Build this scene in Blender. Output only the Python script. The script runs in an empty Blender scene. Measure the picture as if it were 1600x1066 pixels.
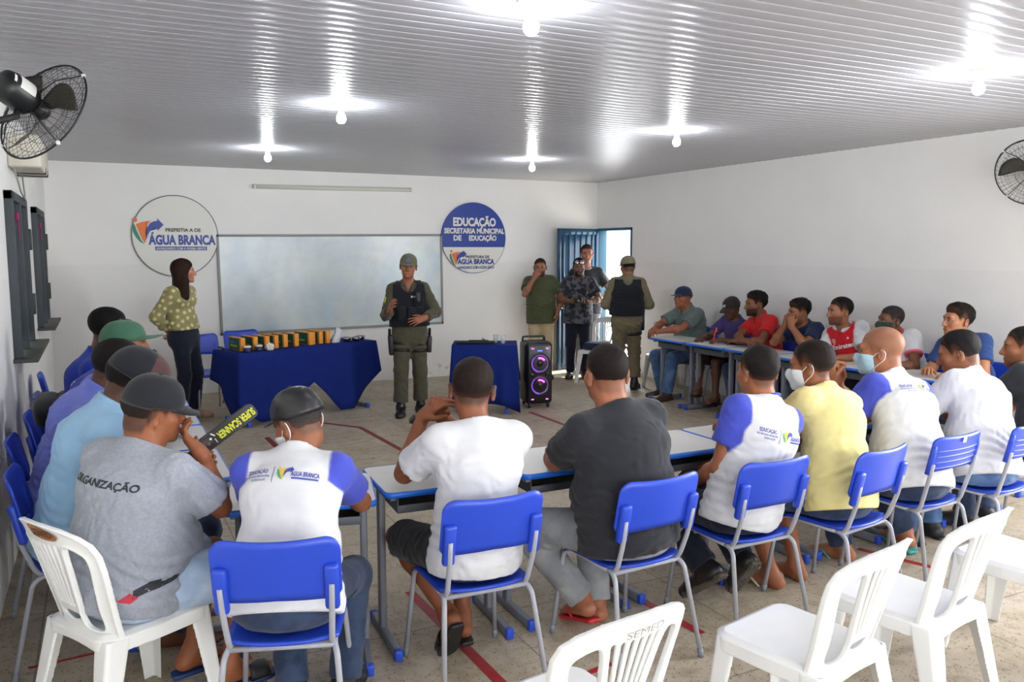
import bpy, bmesh, math, random
import numpy as np
from mathutils import Vector, Matrix
from mathutils.bvhtree import BVHTree
from concurrent.futures import ThreadPoolExecutor
import openvdb

SC = bpy.context.scene
COL = SC.collection
PI = math.pi

# ------------------------------------------------------------------ camera
cam_data = bpy.data.cameras.new('camera')
cam_data.sensor_width = 36.0
cam_data.lens = 36.0 * 1298.3 / 1600.0
cam = bpy.data.objects.new('camera', cam_data)
COL.objects.link(cam)
_yaw, _pitch = 0.4593, 0.1104
_fw = Vector((math.sin(_yaw) * math.cos(_pitch), math.cos(_yaw) * math.cos(_pitch), -math.sin(_pitch)))
_rt = Vector((math.cos(_yaw), -math.sin(_yaw), 0))
_up = _rt.cross(_fw)
cam.matrix_world = Matrix(((_rt.x, _up.x, -_fw.x, 0), (_rt.y, _up.y, -_fw.y, 0), (_rt.z, _up.z, -_fw.z, 1.8), (0, 0, 0, 1)))
cam_data.clip_start = 0.05
SC.camera = cam

# ------------------------------------------------------------------ world, sun, daylight, exposure
world = bpy.data.worlds.new('daylight')
SC.world = world
world.use_nodes = True
_bg = world.node_tree.nodes['Background']
_bg.inputs[0].default_value = (0.93, 0.97, 1.0, 1)
_bg.inputs[1].default_value = 3.0
SC.view_settings.view_transform = 'Standard'
SC.view_settings.look = 'None'
SC.view_settings.gamma = 1.0
SC.view_settings.exposure = 0.70
SC.view_settings.use_curve_mapping = False

sun = bpy.data.lights.new('sun', 'SUN')
sun.energy = 9.0
sun.color = (1.0, 0.95, 0.86)
sun.angle = 0.01
sun_o = bpy.data.objects.new('sun', sun)
COL.objects.link(sun_o)
sun_o.rotation_euler = Vector((-0.62, -0.10, -0.80)).to_track_quat('-Z', 'Y').to_euler()

def daylight(name, loc, direction, sx, sy, energy, color=(0.95, 0.98, 1.0)):
    """soft daylight entering through one of the openings of the room"""
    l = bpy.data.lights.new(name, 'AREA')
    l.shape = 'RECTANGLE'; l.size = sx; l.size_y = sy
    l.energy = energy; l.color = color
    o = bpy.data.objects.new(name, l)
    COL.objects.link(o)
    o.location = loc
    o.rotation_euler = Vector(direction).to_track_quat('-Z', 'Z').to_euler()
    return o

daylight('daylight_front_left', (0.75, -2.95, 1.55), (0, 1, -0.08), 1.9, 1.5, 50)
daylight('daylight_front_right', (3.6, -2.95, 1.55), (0, 1, -0.08), 2.4, 1.5, 55)
daylight('daylight_right', (6.80, 1.7, 1.6), (-1, 0.02, -0.38), 3.2, 1.3, 210)
daylight('daylight_door', (6.80, 10.38, 1.1), (-1, 0, 0), 0.75, 1.9, 22)
BULB_POWER = 270.0

# ------------------------------------------------------------------ room numbers
XL, XR, YB, YF, ZC = -0.52, 6.85, 10.92, -3.0, 2.80
# ------------------------------------------------------------------ colours and materials
def lin(h):
    if isinstance(h, str):
        c = [int(h[i:i + 2], 16) / 255 for i in (0, 2, 4)]
    else:
        c = [v / 255 for v in h]
    return tuple(v / 12.92 if v <= 0.04045 else ((v + 0.055) / 1.055) ** 2.4 for v in c)

MATS = {}

def mat(name, color=(128, 128, 128), rough=0.6, metal=0.0, spec=0.5, var=0.0, scale=8.0, bump=0.0, bscale=40.0,
        emit=None, estr=0.0, alpha=None, trans=0.0, attr=None, sheen=0.0, sss=0.0, bdist=0.01, stretch=None, color2=None, c2scale=6.0, c2lo=0.45, c2hi=0.6):
    if name in MATS:
        return MATS[name]
    m = bpy.data.materials.new(name)
    m.use_nodes = True
    nt = m.node_tree
    b = nt.nodes['Principled BSDF']
    c = lin(color) + (1,)
    b.inputs['Base Color'].default_value = c
    b.inputs['Roughness'].default_value = rough
    b.inputs['Metallic'].default_value = metal
    b.inputs['Specular IOR Level'].default_value = spec
    if sheen:
        b.inputs['Sheen Weight'].default_value = sheen
    if sss:
        b.inputs['Subsurface Weight'].default_value = sss
        b.inputs['Subsurface Scale'].default_value = 0.004
        b.inputs['Subsurface Radius'].default_value = (1.0, 0.35, 0.2)
    if alpha is not None:
        b.inputs['Alpha'].default_value = alpha
    if trans:
        b.inputs['Transmission Weight'].default_value = trans
    if emit is not None:
        b.inputs['Emission Color'].default_value = lin(emit) + (1,)
        b.inputs['Emission Strength'].default_value = estr
    tc = nt.nodes.new('ShaderNodeTexCoord')
    src = tc.outputs['Object']
    if stretch:
        mp = nt.nodes.new('ShaderNodeMapping')
        mp.inputs['Scale'].default_value = stretch
        nt.links.new(src, mp.inputs[0])
        src = mp.outputs[0]
    colsock = None
    if attr:
        a = nt.nodes.new('ShaderNodeAttribute')
        a.attribute_name = attr
        colsock = a.outputs['Color']
    if color2 is not None:
        n = nt.nodes.new('ShaderNodeTexNoise'); n.inputs['Scale'].default_value = c2scale; n.inputs['Detail'].default_value = 4
        nt.links.new(src, n.inputs['Vector'])
        r = nt.nodes.new('ShaderNodeMapRange'); r.inputs[1].default_value = c2lo; r.inputs[2].default_value = c2hi
        nt.links.new(n.outputs[0], r.inputs[0])
        mx = nt.nodes.new('ShaderNodeMix'); mx.data_type = 'RGBA'
        nt.links.new(r.outputs[0], mx.inputs[0])
        if colsock: nt.links.new(colsock, mx.inputs[6])
        else: mx.inputs[6].default_value = c
        mx.inputs[7].default_value = lin(color2) + (1,)
        colsock = mx.outputs[2]
    if var:
        n = nt.nodes.new('ShaderNodeTexNoise'); n.inputs['Scale'].default_value = scale; n.inputs['Detail'].default_value = 5
        nt.links.new(src, n.inputs['Vector'])
        r = nt.nodes.new('ShaderNodeMapRange')
        r.inputs[1].default_value = 0.25; r.inputs[2].default_value = 0.75
        r.inputs[3].default_value = 1 - var; r.inputs[4].default_value = 1 + var
        nt.links.new(n.outputs[0], r.inputs[0])
        mx = nt.nodes.new('ShaderNodeMix'); mx.data_type = 'RGBA'; mx.blend_type = 'MULTIPLY'
        mx.inputs[0].default_value = 1.0
        if colsock: nt.links.new(colsock, mx.inputs[6])
        else: mx.inputs[6].default_value = c
        nt.links.new(r.outputs[0], mx.inputs[7])
        colsock = mx.outputs[2]
    if colsock:
        nt.links.new(colsock, b.inputs['Base Color'])
    if bump:
        n = nt.nodes.new('ShaderNodeTexNoise'); n.inputs['Scale'].default_value = bscale; n.inputs['Detail'].default_value = 4
        nt.links.new(src, n.inputs['Vector'])
        bp = nt.nodes.new('ShaderNodeBump'); bp.inputs['Strength'].default_value = bump; bp.inputs['Distance'].default_value = bdist
        nt.links.new(n.outputs[0], bp.inputs['Height'])
        nt.links.new(bp.outputs[0], b.inputs['Normal'])
    MATS[name] = m
    return m

# ------------------------------------------------------------------ mesh builder
class MB:
    def __init__(s):
        s.v = []; s.f = []; s.m = []; s.sm = []
    def add(s, vs, fs, mi=0, smooth=False):
        o = len(s.v)
        s.v.extend([tuple(p) for p in vs])
        s.f.extend([tuple(i + o for i in f) for f in fs])
        s.m.extend([mi] * len(fs)); s.sm.extend([smooth] * len(fs))
        return s
    def box(s, c, d, mi=0, bev=0.0, rot=None, seg=2):
        bm = bmesh.new()
        bmesh.ops.create_cube(bm, size=1.0)
        bmesh.ops.scale(bm, vec=d, verts=bm.verts)
        if bev > 0:
            bmesh.ops.bevel(bm, geom=bm.edges[:], offset=min(bev, 0.49 * min(d)), segments=seg, affect='EDGES', profile=0.5)
        M = Matrix.Translation(c)
        if rot is not None: M = M @ rot.to_4x4()
        bm.verts.index_update()
        s.add([M @ v.co for v in bm.verts], [[v.index for v in f.verts] for f in bm.faces], mi, bev > 0)
        bm.free(); return s
    def tube(s, pts, r, n=10, mi=0, cap=True, smooth=True, closed=False):
        P = [Vector(p) for p in pts]
        R = r if isinstance(r, (list, tuple)) else [r] * len(P)
        rings = []
        u = None
        for i, p in enumerate(P):
            if closed: t = (P[(i + 1) % len(P)] - P[i - 1])
            else: t = (P[min(i + 1, len(P) - 1)] - P[max(i - 1, 0)])
            t.normalize()
            if u is None:
                u = t.orthogonal().normalized()
            else:
                u = (u - t * u.dot(t))
                if u.length < 1e-6: u = t.orthogonal()
                u.normalize()
            w = t.cross(u)
            rings.append([p + (u * math.cos(2 * PI * k / n) + w * math.sin(2 * PI * k / n)) * R[i] for k in range(n)])
        vs = [q for rg in rings for q in rg]
        fs = []
        m = len(P)
        for i in range(m if closed else m - 1):
            j = (i + 1) % m
            for k in range(n):
                fs.append((i * n + k, i * n + (k + 1) % n, j * n + (k + 1) % n, j * n + k))
        s.add(vs, fs, mi, smooth)
        if cap and not closed:
            s.add(rings[0], [tuple(reversed(range(n)))], mi, False)
            s.add(rings[-1], [tuple(range(n))], mi, False)
        return s
    def lathe(s, prof, n=24, mi=0, M=None, smooth=True, caps=True):
        vs = []
        for (r, z) in prof:
            for k in range(n):
                a = 2 * PI * k / n
                vs.append(Vector((r * math.cos(a), r * math.sin(a), z)))
        if M is not None: vs = [M @ v for v in vs]
        fs = []
        for i in range(len(prof) - 1):
            for k in range(n):
                fs.append((i * n + k, i * n + (k + 1) % n, (i + 1) * n + (k + 1) % n, (i + 1) * n + k))
        if caps:
            fs.append(tuple(reversed(range(n)))); fs.append(tuple((len(prof) - 1) * n + k for k in range(n)))
        s.add(vs, fs, mi, smooth); return s
    def prism(s, poly, z0, z1, mi=0, M=None, smooth=False):
        n = len(poly)
        vs = [Vector((x, y, z0)) for x, y in poly] + [Vector((x, y, z1)) for x, y in poly]
        if M is not None: vs = [M @ v for v in vs]
        fs = [tuple(reversed(range(n))), tuple(range(n, 2 * n))]
        s.add(vs, fs, mi, False)
        s.add(vs, [(i, (i + 1) % n, n + (i + 1) % n, n + i) for i in range(n)], mi, smooth); return s
    def grid(s, P, mi=0, smooth=True, closed_u=False):
        nu, nv = len(P), len(P[0])
        vs = [q for row in P for q in row]
        fs = []
        for i in range(nu if closed_u else nu - 1):
            for j in range(nv - 1):
                i2 = (i + 1) % nu
                fs.append((i * nv + j, i2 * nv + j, i2 * nv + j + 1, i * nv + j + 1))
        s.add(vs, fs, mi, smooth); return s
    def slab(s, P, N, th, mi=0):
        """a bent plate: grid of points P with normals N, thickness th, closed rim"""
        A = [[Vector(P[i][j]) for j in range(len(P[0]))] for i in range(len(P))]
        B = [[Vector(P[i][j]) + Vector(N[i][j]) * th for j in range(len(P[0]))] for i in range(len(P))]
        nu, nv = len(A), len(A[0])
        s.grid(A, mi); s.grid([list(reversed(r)) for r in B], mi)
        rim = [(i, 0) for i in range(nu)] + [(nu - 1, j) for j in range(1, nv)] + [(i, nv - 1) for i in range(nu - 2, -1, -1)] + [(0, j) for j in range(nv - 2, 0, -1)]
        vs = [A[i][j] for i, j in rim] + [B[i][j] for i, j in rim]
        n = len(rim)
        s.add(vs, [(k, n + k, n + (k + 1) % n, (k + 1) % n) for k in range(n)], mi, True); return s
    def build(s, name, mats, parent=None, loc=(0, 0, 0), rotz=0.0, weld=True):
        me = bpy.data.meshes.new(name)
        me.from_pydata(s.v, [], s.f)
        for m in (mats if isinstance(mats, (list, tuple)) else [mats]):
            me.materials.append(m)
        me.polygons.foreach_set('material_index', s.m)
        me.polygons.foreach_set('use_smooth', s.sm)
        if weld:
            bm = bmesh.new(); bm.from_mesh(me)
            bmesh.ops.remove_doubles(bm, verts=bm.verts, dist=1e-5)
            bmesh.ops.recalc_face_normals(bm, faces=bm.faces)
            bm.to_mesh(me); bm.free()
        me.update()
        return link(name, me, parent, loc, rotz)

def link(name, me, parent=None, loc=(0, 0, 0), rotz=0.0):
    o = bpy.data.objects.new(name, me)
    COL.objects.link(o)
    o.parent = parent
    o.location = loc
    o.rotation_euler = (0, 0, rotz)
    return o

def thing(name, label, cat, loc=(0, 0, 0), rotz=0.0, group=None):
    o = bpy.data.objects.new(name, None)
    COL.objects.link(o)
    o.empty_display_size = 0.1
    o.location = loc; o.rotation_euler = (0, 0, rotz)
    return tag(o, label, cat, group)

def tag(o, label, cat, group=None):
    o['label'] = label; o['category'] = cat
    if group: o['group'] = group
    return o

def struct(o):
    o['kind'] = 'structure'; return o

def dup(o, loc, rotz, label, group=None):
    """a copy of a thing, its parts and their sub-parts"""
    c = o.copy(); COL.objects.link(c)
    c.location = loc; c.rotation_euler = (0, 0, rotz)
    c['label'] = label
    if group: c['group'] = group
    for ch in list(o.children):
        d = ch.copy(); COL.objects.link(d); d.parent = c
        for g in list(ch.children):
            e = g.copy(); COL.objects.link(e); e.parent = d
    return c

def bend(pts, rad=0.03, n=5):
    """polyline with rounded corners"""
    P = [Vector(p) for p in pts]
    out = [P[0]]
    for i in range(1, len(P) - 1):
        a = (P[i - 1] - P[i]); b = (P[i + 1] - P[i])
        r = min(rad, a.length * 0.49, b.length * 0.49)
        A = P[i] + a.normalized() * r; B = P[i] + b.normalized() * r
        for k in range(n + 1):
            t = k / n
            out.append(A * (1 - t) ** 2 + P[i] * 2 * t * (1 - t) + B * t * t)
    out.append(P[-1])
    return out

def rrect(w, h, r, n=5, cx=0.0, cy=0.0):
    out = []
    for (sx, sy, a0) in ((1, 1, 0), (-1, 1, PI / 2), (-1, -1, PI), (1, -1, 1.5 * PI)):
        for k in range(n + 1):
            a = a0 + PI / 2 * k / n
            out.append((cx + sx * (w / 2 - r) + r * math.cos(a), cy + sy * (h / 2 - r) + r * math.sin(a)))
    return out

_txt = {}
def text_geo(s, size=1.0, bold=0.0, shear=0.0, space=1.0):
    """outline mesh of a line of writing, centred on x, resting on y = 0; returns verts, faces, width"""
    key = (s, bold, shear, space)
    if key not in _txt:
        c = bpy.data.curves.new('writing', 'FONT')
        c.body = s; c.size = 1.0; c.offset = bold; c.shear = shear; c.space_character = space; c.resolution_u = 3
        c.align_x = 'CENTER'
        o = bpy.data.objects.new('writing', c); COL.objects.link(o)
        dg = bpy.context.evaluated_depsgraph_get()
        me = bpy.data.meshes.new_from_object(o.evaluated_get(dg))
        V_ = [v.co.copy() for v in me.vertices]; F_ = [tuple(p.vertices) for p in me.polygons]
        bpy.data.objects.remove(o); bpy.data.meshes.remove(me); bpy.data.curves.remove(c)
        _txt[key] = (V_, F_)
    V_, F_ = _txt[key]
    xs = [v.x for v in V_] or [0]
    return [v * size for v in V_], F_, (max(xs) - min(xs)) * size

def put_text(mb, s, x, y, h, width=None, mi=0, bold=0.0, z=0.0, M=None, shear=0.0, rot=0.0):
    """writing with cap height h, centred at x on baseline y, squeezed to width"""
    V_, F_, w = text_geo(s, h / 0.73, bold, shear)
    k = 1.0 if width is None else width / max(w, 1e-6)
    xs = [v.x for v in V_]; mid = (max(xs) + min(xs)) / 2 if xs else 0
    cr, sr = math.cos(rot), math.sin(rot)
    P = []
    for v in V_:
        a, b = (v.x - mid) * k, v.y
        p = Vector((x + a * cr - b * sr, y + a * sr + b * cr, z))
        P.append(M @ p if M is not None else p)
    mb.add(P, F_, mi)
# ------------------------------------------------------------------ implicit-surface modelling
def A3(*a): return np.array(a if len(a) > 1 else a[0], dtype=np.float64)
def nrm(v):
    v = np.asarray(v, float); l = np.linalg.norm(v); return v / l if l > 1e-9 else v

class Prim:
    __slots__ = ('f', 'a', 'b', 'R', 'k', 'sub', 'tag')
    def __init__(s, f, a, b, R, k=0.02, sub=False, tag=0):
        s.f = f; s.a = A3(a); s.b = A3(b); s.R = R; s.k = k; s.sub = sub; s.tag = tag

def withcut(f, cuts):
    if not cuts: return f
    cs = [(A3(p), nrm(n)) for p, n in cuts]
    def g(P):
        d = f(P)
        for p, n in cs: d = np.maximum(d, (P - p) @ n)
        return d
    return g

def cone(a, b, ra, rb, k=0.02, cuts=None, sub=False, tag=0):
    a = A3(a); b = A3(b); ba = b - a; L2 = max(ba @ ba, 1e-9)
    def f(P):
        q = P - a
        t = np.clip(q @ ba / L2, 0, 1)
        q = q - t[:, None] * ba
        return np.sqrt((q * q).sum(1)) - (ra + (rb - ra) * t)
    return Prim(withcut(f, cuts), a, b, max(ra, rb), k, sub, tag)

def econe(a, b, xd, wa, da, wb, db, k=0.03, cuts=None, sub=False, tag=0):
    """segment with an elliptic section: w along xd, d across"""
    a = A3(a); b = A3(b); ba = b - a; L2 = max(ba @ ba, 1e-9); ax = nrm(ba)
    xd = nrm(A3(xd) - ax * (A3(xd) @ ax)); yd = np.cross(ax, xd)
    def f(P):
        q = P - a
        t = np.clip(q @ ba / L2, 0, 1)
        q = q - t[:, None] * ba
        w = wa + (wb - wa) * t; d = da + (db - da) * t; m = np.minimum(w, d)
        x = q @ xd / w; y = q @ yd / d; z = q @ ax / m
        k0 = np.sqrt(x * x + y * y + z * z)
        k1 = np.sqrt((x / w) ** 2 + (y / d) ** 2 + (z / m) ** 2)
        return np.where(k1 < 1e-6, -m, k0 * (k0 - 1) / np.maximum(k1, 1e-6))
    return Prim(withcut(f, cuts), a, b, max(wa, wb, da, db), k, sub, tag)

def ell(c, R, r, k=0.02, cuts=None, sub=False, tag=0):
    """ellipsoid, R = 3x3 with the axes as columns"""
    c = A3(c); R = np.asarray(R, float); r = A3(r)
    def f(P):
        q = (P - c) @ R
        k0 = np.sqrt(((q / r) ** 2).sum(1)); k1 = np.sqrt(((q / (r * r)) ** 2).sum(1))
        return np.where(k1 < 1e-6, -r.min(), k0 * (k0 - 1) / np.maximum(k1, 1e-6))
    return Prim(withcut(f, cuts), c, c, r.max(), k, sub, tag)

def rbox(c, R, h, rad, k=0.01, cuts=None, sub=False, tag=0):
    c = A3(c); R = np.asarray(R, float); h = A3(h) - rad
    def f(P):
        q = np.abs((P - c) @ R) - h
        return np.sqrt((np.maximum(q, 0) ** 2).sum(1)) + np.minimum(q.max(1), 0) - rad
    return Prim(withcut(f, cuts), c, c, float(np.linalg.norm(h)) + rad, k, sub, tag)

def fold(prims, P):
    d = None
    for p in prims:
        e = p.f(P)
        if p.sub:
            if d is None: continue
            e = -e
            h = np.maximum(p.k - np.abs(d - e), 0) / p.k
            d = np.maximum(d, e) + h * h * p.k * 0.25
        elif d is None: d = e
        else:
            h = np.maximum(p.k - np.abs(d - e), 0) / p.k
            d = np.minimum(d, e) - h * h * p.k * 0.25
    return d

def polygonise(prims, vox, post=None, pad=0.02):
    """sparse sampling of the smooth union of prims -> (verts, quads)"""
    lo = np.min([np.minimum(p.a, p.b) - p.R for p in prims if not p.sub], axis=0) - pad
    hi = np.max([np.maximum(p.a, p.b) + p.R for p in prims if not p.sub], axis=0) + pad
    B = 12
    nb = np.ceil((hi - lo) / (vox * B)).astype(int)
    dims = nb * B
    D = np.full(tuple(dims), 1.0, np.float32)
    ii = np.stack(np.meshgrid(*[np.arange(n) for n in nb], indexing='ij'), -1).reshape(-1, 3)
    cen = lo + (ii * B + (B - 1) / 2) * vox
    hd = vox * B * 0.5 * math.sqrt(3)
    LB = np.empty((len(prims), len(cen)))
    for i, p in enumerate(prims):
        ba = p.b - p.a; L2 = max(ba @ ba, 1e-9)
        q = cen - p.a
        t = np.clip(q @ ba / L2, 0, 1)
        LB[i] = np.linalg.norm(q - t[:, None] * ba, axis=1) - p.R - hd
    un = np.array([not p.sub for p in prims])
    keep = (LB[un] <= pad * 0.6).any(0)
    loc = np.stack(np.meshgrid(*[np.arange(B)] * 3, indexing='ij'), -1).reshape(-1, 3) * vox
    for bi in np.nonzero(keep)[0]:
        P = lo + ii[bi] * B * vox + loc
        pr = [p for i, p in enumerate(prims) if LB[i, bi] <= 0.045]
        d = fold(pr, P)
        if d is None: continue
        if post is not None: d = post(P, d)
        i, j, k = ii[bi] * B
        D[i:i + B, j:j + B, k:k + B] = np.clip(d / vox, -3, 3).reshape(B, B, B)
    g = openvdb.FloatGrid(3.0)
    g.copyFromArray(D)
    pts, quads = g.convertToQuads(0.0)
    return pts.astype(np.float64) * vox + lo, quads

def sdf_mesh(name, pts, quads, mats, mi=None, colors=None):
    me = bpy.data.meshes.new(name)
    n = len(quads)
    me.vertices.add(len(pts)); me.vertices.foreach_set('co', pts.astype(np.float32).ravel())
    me.loops.add(n * 4); me.loops.foreach_set('vertex_index', np.ascontiguousarray(quads[:, ::-1]).astype(np.int32).ravel())
    me.polygons.add(n)
    me.polygons.foreach_set('loop_start', np.arange(0, n * 4, 4, dtype=np.int32))
    try: me.polygons.foreach_set('loop_total', np.full(n, 4, np.int32))
    except Exception: pass
    for m in (mats if isinstance(mats, (list, tuple)) else [mats]): me.materials.append(m)
    if mi is not None: me.polygons.foreach_set('material_index', mi.astype(np.int32))
    me.polygons.foreach_set('use_smooth', np.ones(n, bool))
    if colors is not None:
        ca = me.color_attributes.new('tint', 'FLOAT_COLOR', 'POINT')
        ca.data.foreach_set('color', np.concatenate([colors, np.ones((len(colors), 1))], 1).astype(np.float32).ravel())
    me.update(calc_edges=True)
    return me

def poly_sdf(poly, X, Z):
    """signed distance to a closed polygon (negative inside), on arrays"""
    p = np.asarray(poly, float); n = len(p)
    d = np.full(X.shape, 1e9); s = np.ones(X.shape)
    for i in range(n):
        a = p[i]; b = p[i - 1]
        ex, ez = b[0] - a[0], b[1] - a[1]
        wx, wz = X - a[0], Z - a[1]
        t = np.clip((wx * ex + wz * ez) / max(ex * ex + ez * ez, 1e-12), 0, 1)
        d = np.minimum(d, (wx - ex * t) ** 2 + (wz - ez * t) ** 2)
        c1 = Z >= a[1]; c2 = Z < b[1]; c3 = ex * wz > ez * wx
        flip = (c1 & c2 & c3) | (~c1 & ~c2 & ~c3)
        s = np.where(flip, -s, s)
    return s * np.sqrt(d)

def spline(pts, n=8):
    """closed Catmull-Rom curve through 2-D points"""
    P = [np.array(p, float) for p in pts]; m = len(P); out = []
    for i in range(m):
        a, b, c, d = P[i - 1], P[i], P[(i + 1) % m], P[(i + 2) % m]
        for k in range(n):
            t = k / n
            out.append(0.5 * (2 * b + (c - a) * t + (2 * a - 5 * b + 4 * c - d) * t * t + (3 * b - a - 3 * c + d) * t ** 3))
    return out
# ------------------------------------------------------------------ setting
def wall_material(name, base, low, xaxis):
    m = bpy.data.materials.new(name); m.use_nodes = True
    nt = m.node_tree; b = nt.nodes['Principled BSDF']
    L = nt.links.new
    geo = nt.nodes.new('ShaderNodeNewGeometry')
    sep = nt.nodes.new('ShaderNodeSeparateXYZ'); L(geo.outputs['Position'], sep.inputs[0])
    n1 = nt.nodes.new('ShaderNodeTexNoise'); n1.inputs['Scale'].default_value = 1.6; n1.inputs['Detail'].default_value = 6; L(geo.outputs['Position'], n1.inputs[0])
    n2 = nt.nodes.new('ShaderNodeTexNoise'); n2.inputs['Scale'].default_value = 60; n2.inputs['Detail'].default_value = 5; L(geo.outputs['Position'], n2.inputs[0])
    # two coats of paint: smooth above, spatula texture below 1.62 m
    step = nt.nodes.new('ShaderNodeMapRange'); step.inputs[1].default_value = 1.605; step.inputs[2].default_value = 1.625
    L(sep.outputs[2], step.inputs[0])
    mx = nt.nodes.new('ShaderNodeMix'); mx.data_type = 'RGBA'
    L(step.outputs[0], mx.inputs[0]); mx.inputs[6].default_value = lin(low) + (1,); mx.inputs[7].default_value = lin(base) + (1,)
    r = nt.nodes.new('ShaderNodeMapRange'); r.inputs[1].default_value = 0.3; r.inputs[2].default_value = 0.75; r.inputs[3].default_value = 1.0; r.inputs[4].default_value = 0.95
    L(n1.outputs[0], r.inputs[0])
    mu = nt.nodes.new('ShaderNodeMix'); mu.data_type = 'RGBA'; mu.blend_type = 'MULTIPLY'; mu.inputs[0].default_value = 1
    L(mx.outputs[2], mu.inputs[6]); L(r.outputs[0], mu.inputs[7])
    # scuffs and dirt towards the skirting
    n3 = nt.nodes.new('ShaderNodeTexNoise'); n3.inputs['Scale'].default_value = 7; n3.inputs['Detail'].default_value = 8; n3.inputs['Roughness'].default_value = .7; L(geo.outputs['Position'], n3.inputs[0])
    zr = nt.nodes.new('ShaderNodeMapRange'); zr.inputs[1].default_value = 0.0; zr.inputs[2].default_value = 0.9; zr.inputs[3].default_value = 0.55; zr.inputs[4].default_value = 0.74
    L(sep.outputs[2], zr.inputs[0])
    gt = nt.nodes.new('ShaderNodeMath'); gt.operation = 'SUBTRACT'; L(n3.outputs[0], gt.inputs[0]); L(zr.outputs[0], gt.inputs[1])
    gm = nt.nodes.new('ShaderNodeMath'); gm.operation = 'MULTIPLY'; gm.use_clamp = True; gm.inputs[1].default_value = 5; L(gt.outputs[0], gm.inputs[0])
    dm = nt.nodes.new('ShaderNodeMix'); dm.data_type = 'RGBA'
    L(gm.outputs[0], dm.inputs[0]); L(mu.outputs[2], dm.inputs[6]); dm.inputs[7].default_value = lin('8a8880') + (1,)
    L(dm.outputs[2], b.inputs['Base Color'])
    b.inputs['Roughness'].default_value = 0.55
    b.inputs['Specular IOR Level'].default_value = 0.3
    inv = nt.nodes.new('ShaderNodeMapRange'); inv.inputs[1].default_value = 1.6; inv.inputs[2].default_value = 1.63; inv.inputs[3].default_value = 0.55; inv.inputs[4].default_value = 0.10
    L(sep.outputs[2], inv.inputs[0])
    bp = nt.nodes.new('ShaderNodeBump'); bp.inputs['Distance'].default_value = 0.006
    L(inv.outputs[0], bp.inputs['Strength']); L(n2.outputs[0], bp.inputs['Height']); L(bp.outputs[0], b.inputs['Normal'])
    return m

M_WALL = wall_material('wall_paint', 'efedea', 'ebe9e6', 0)

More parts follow.
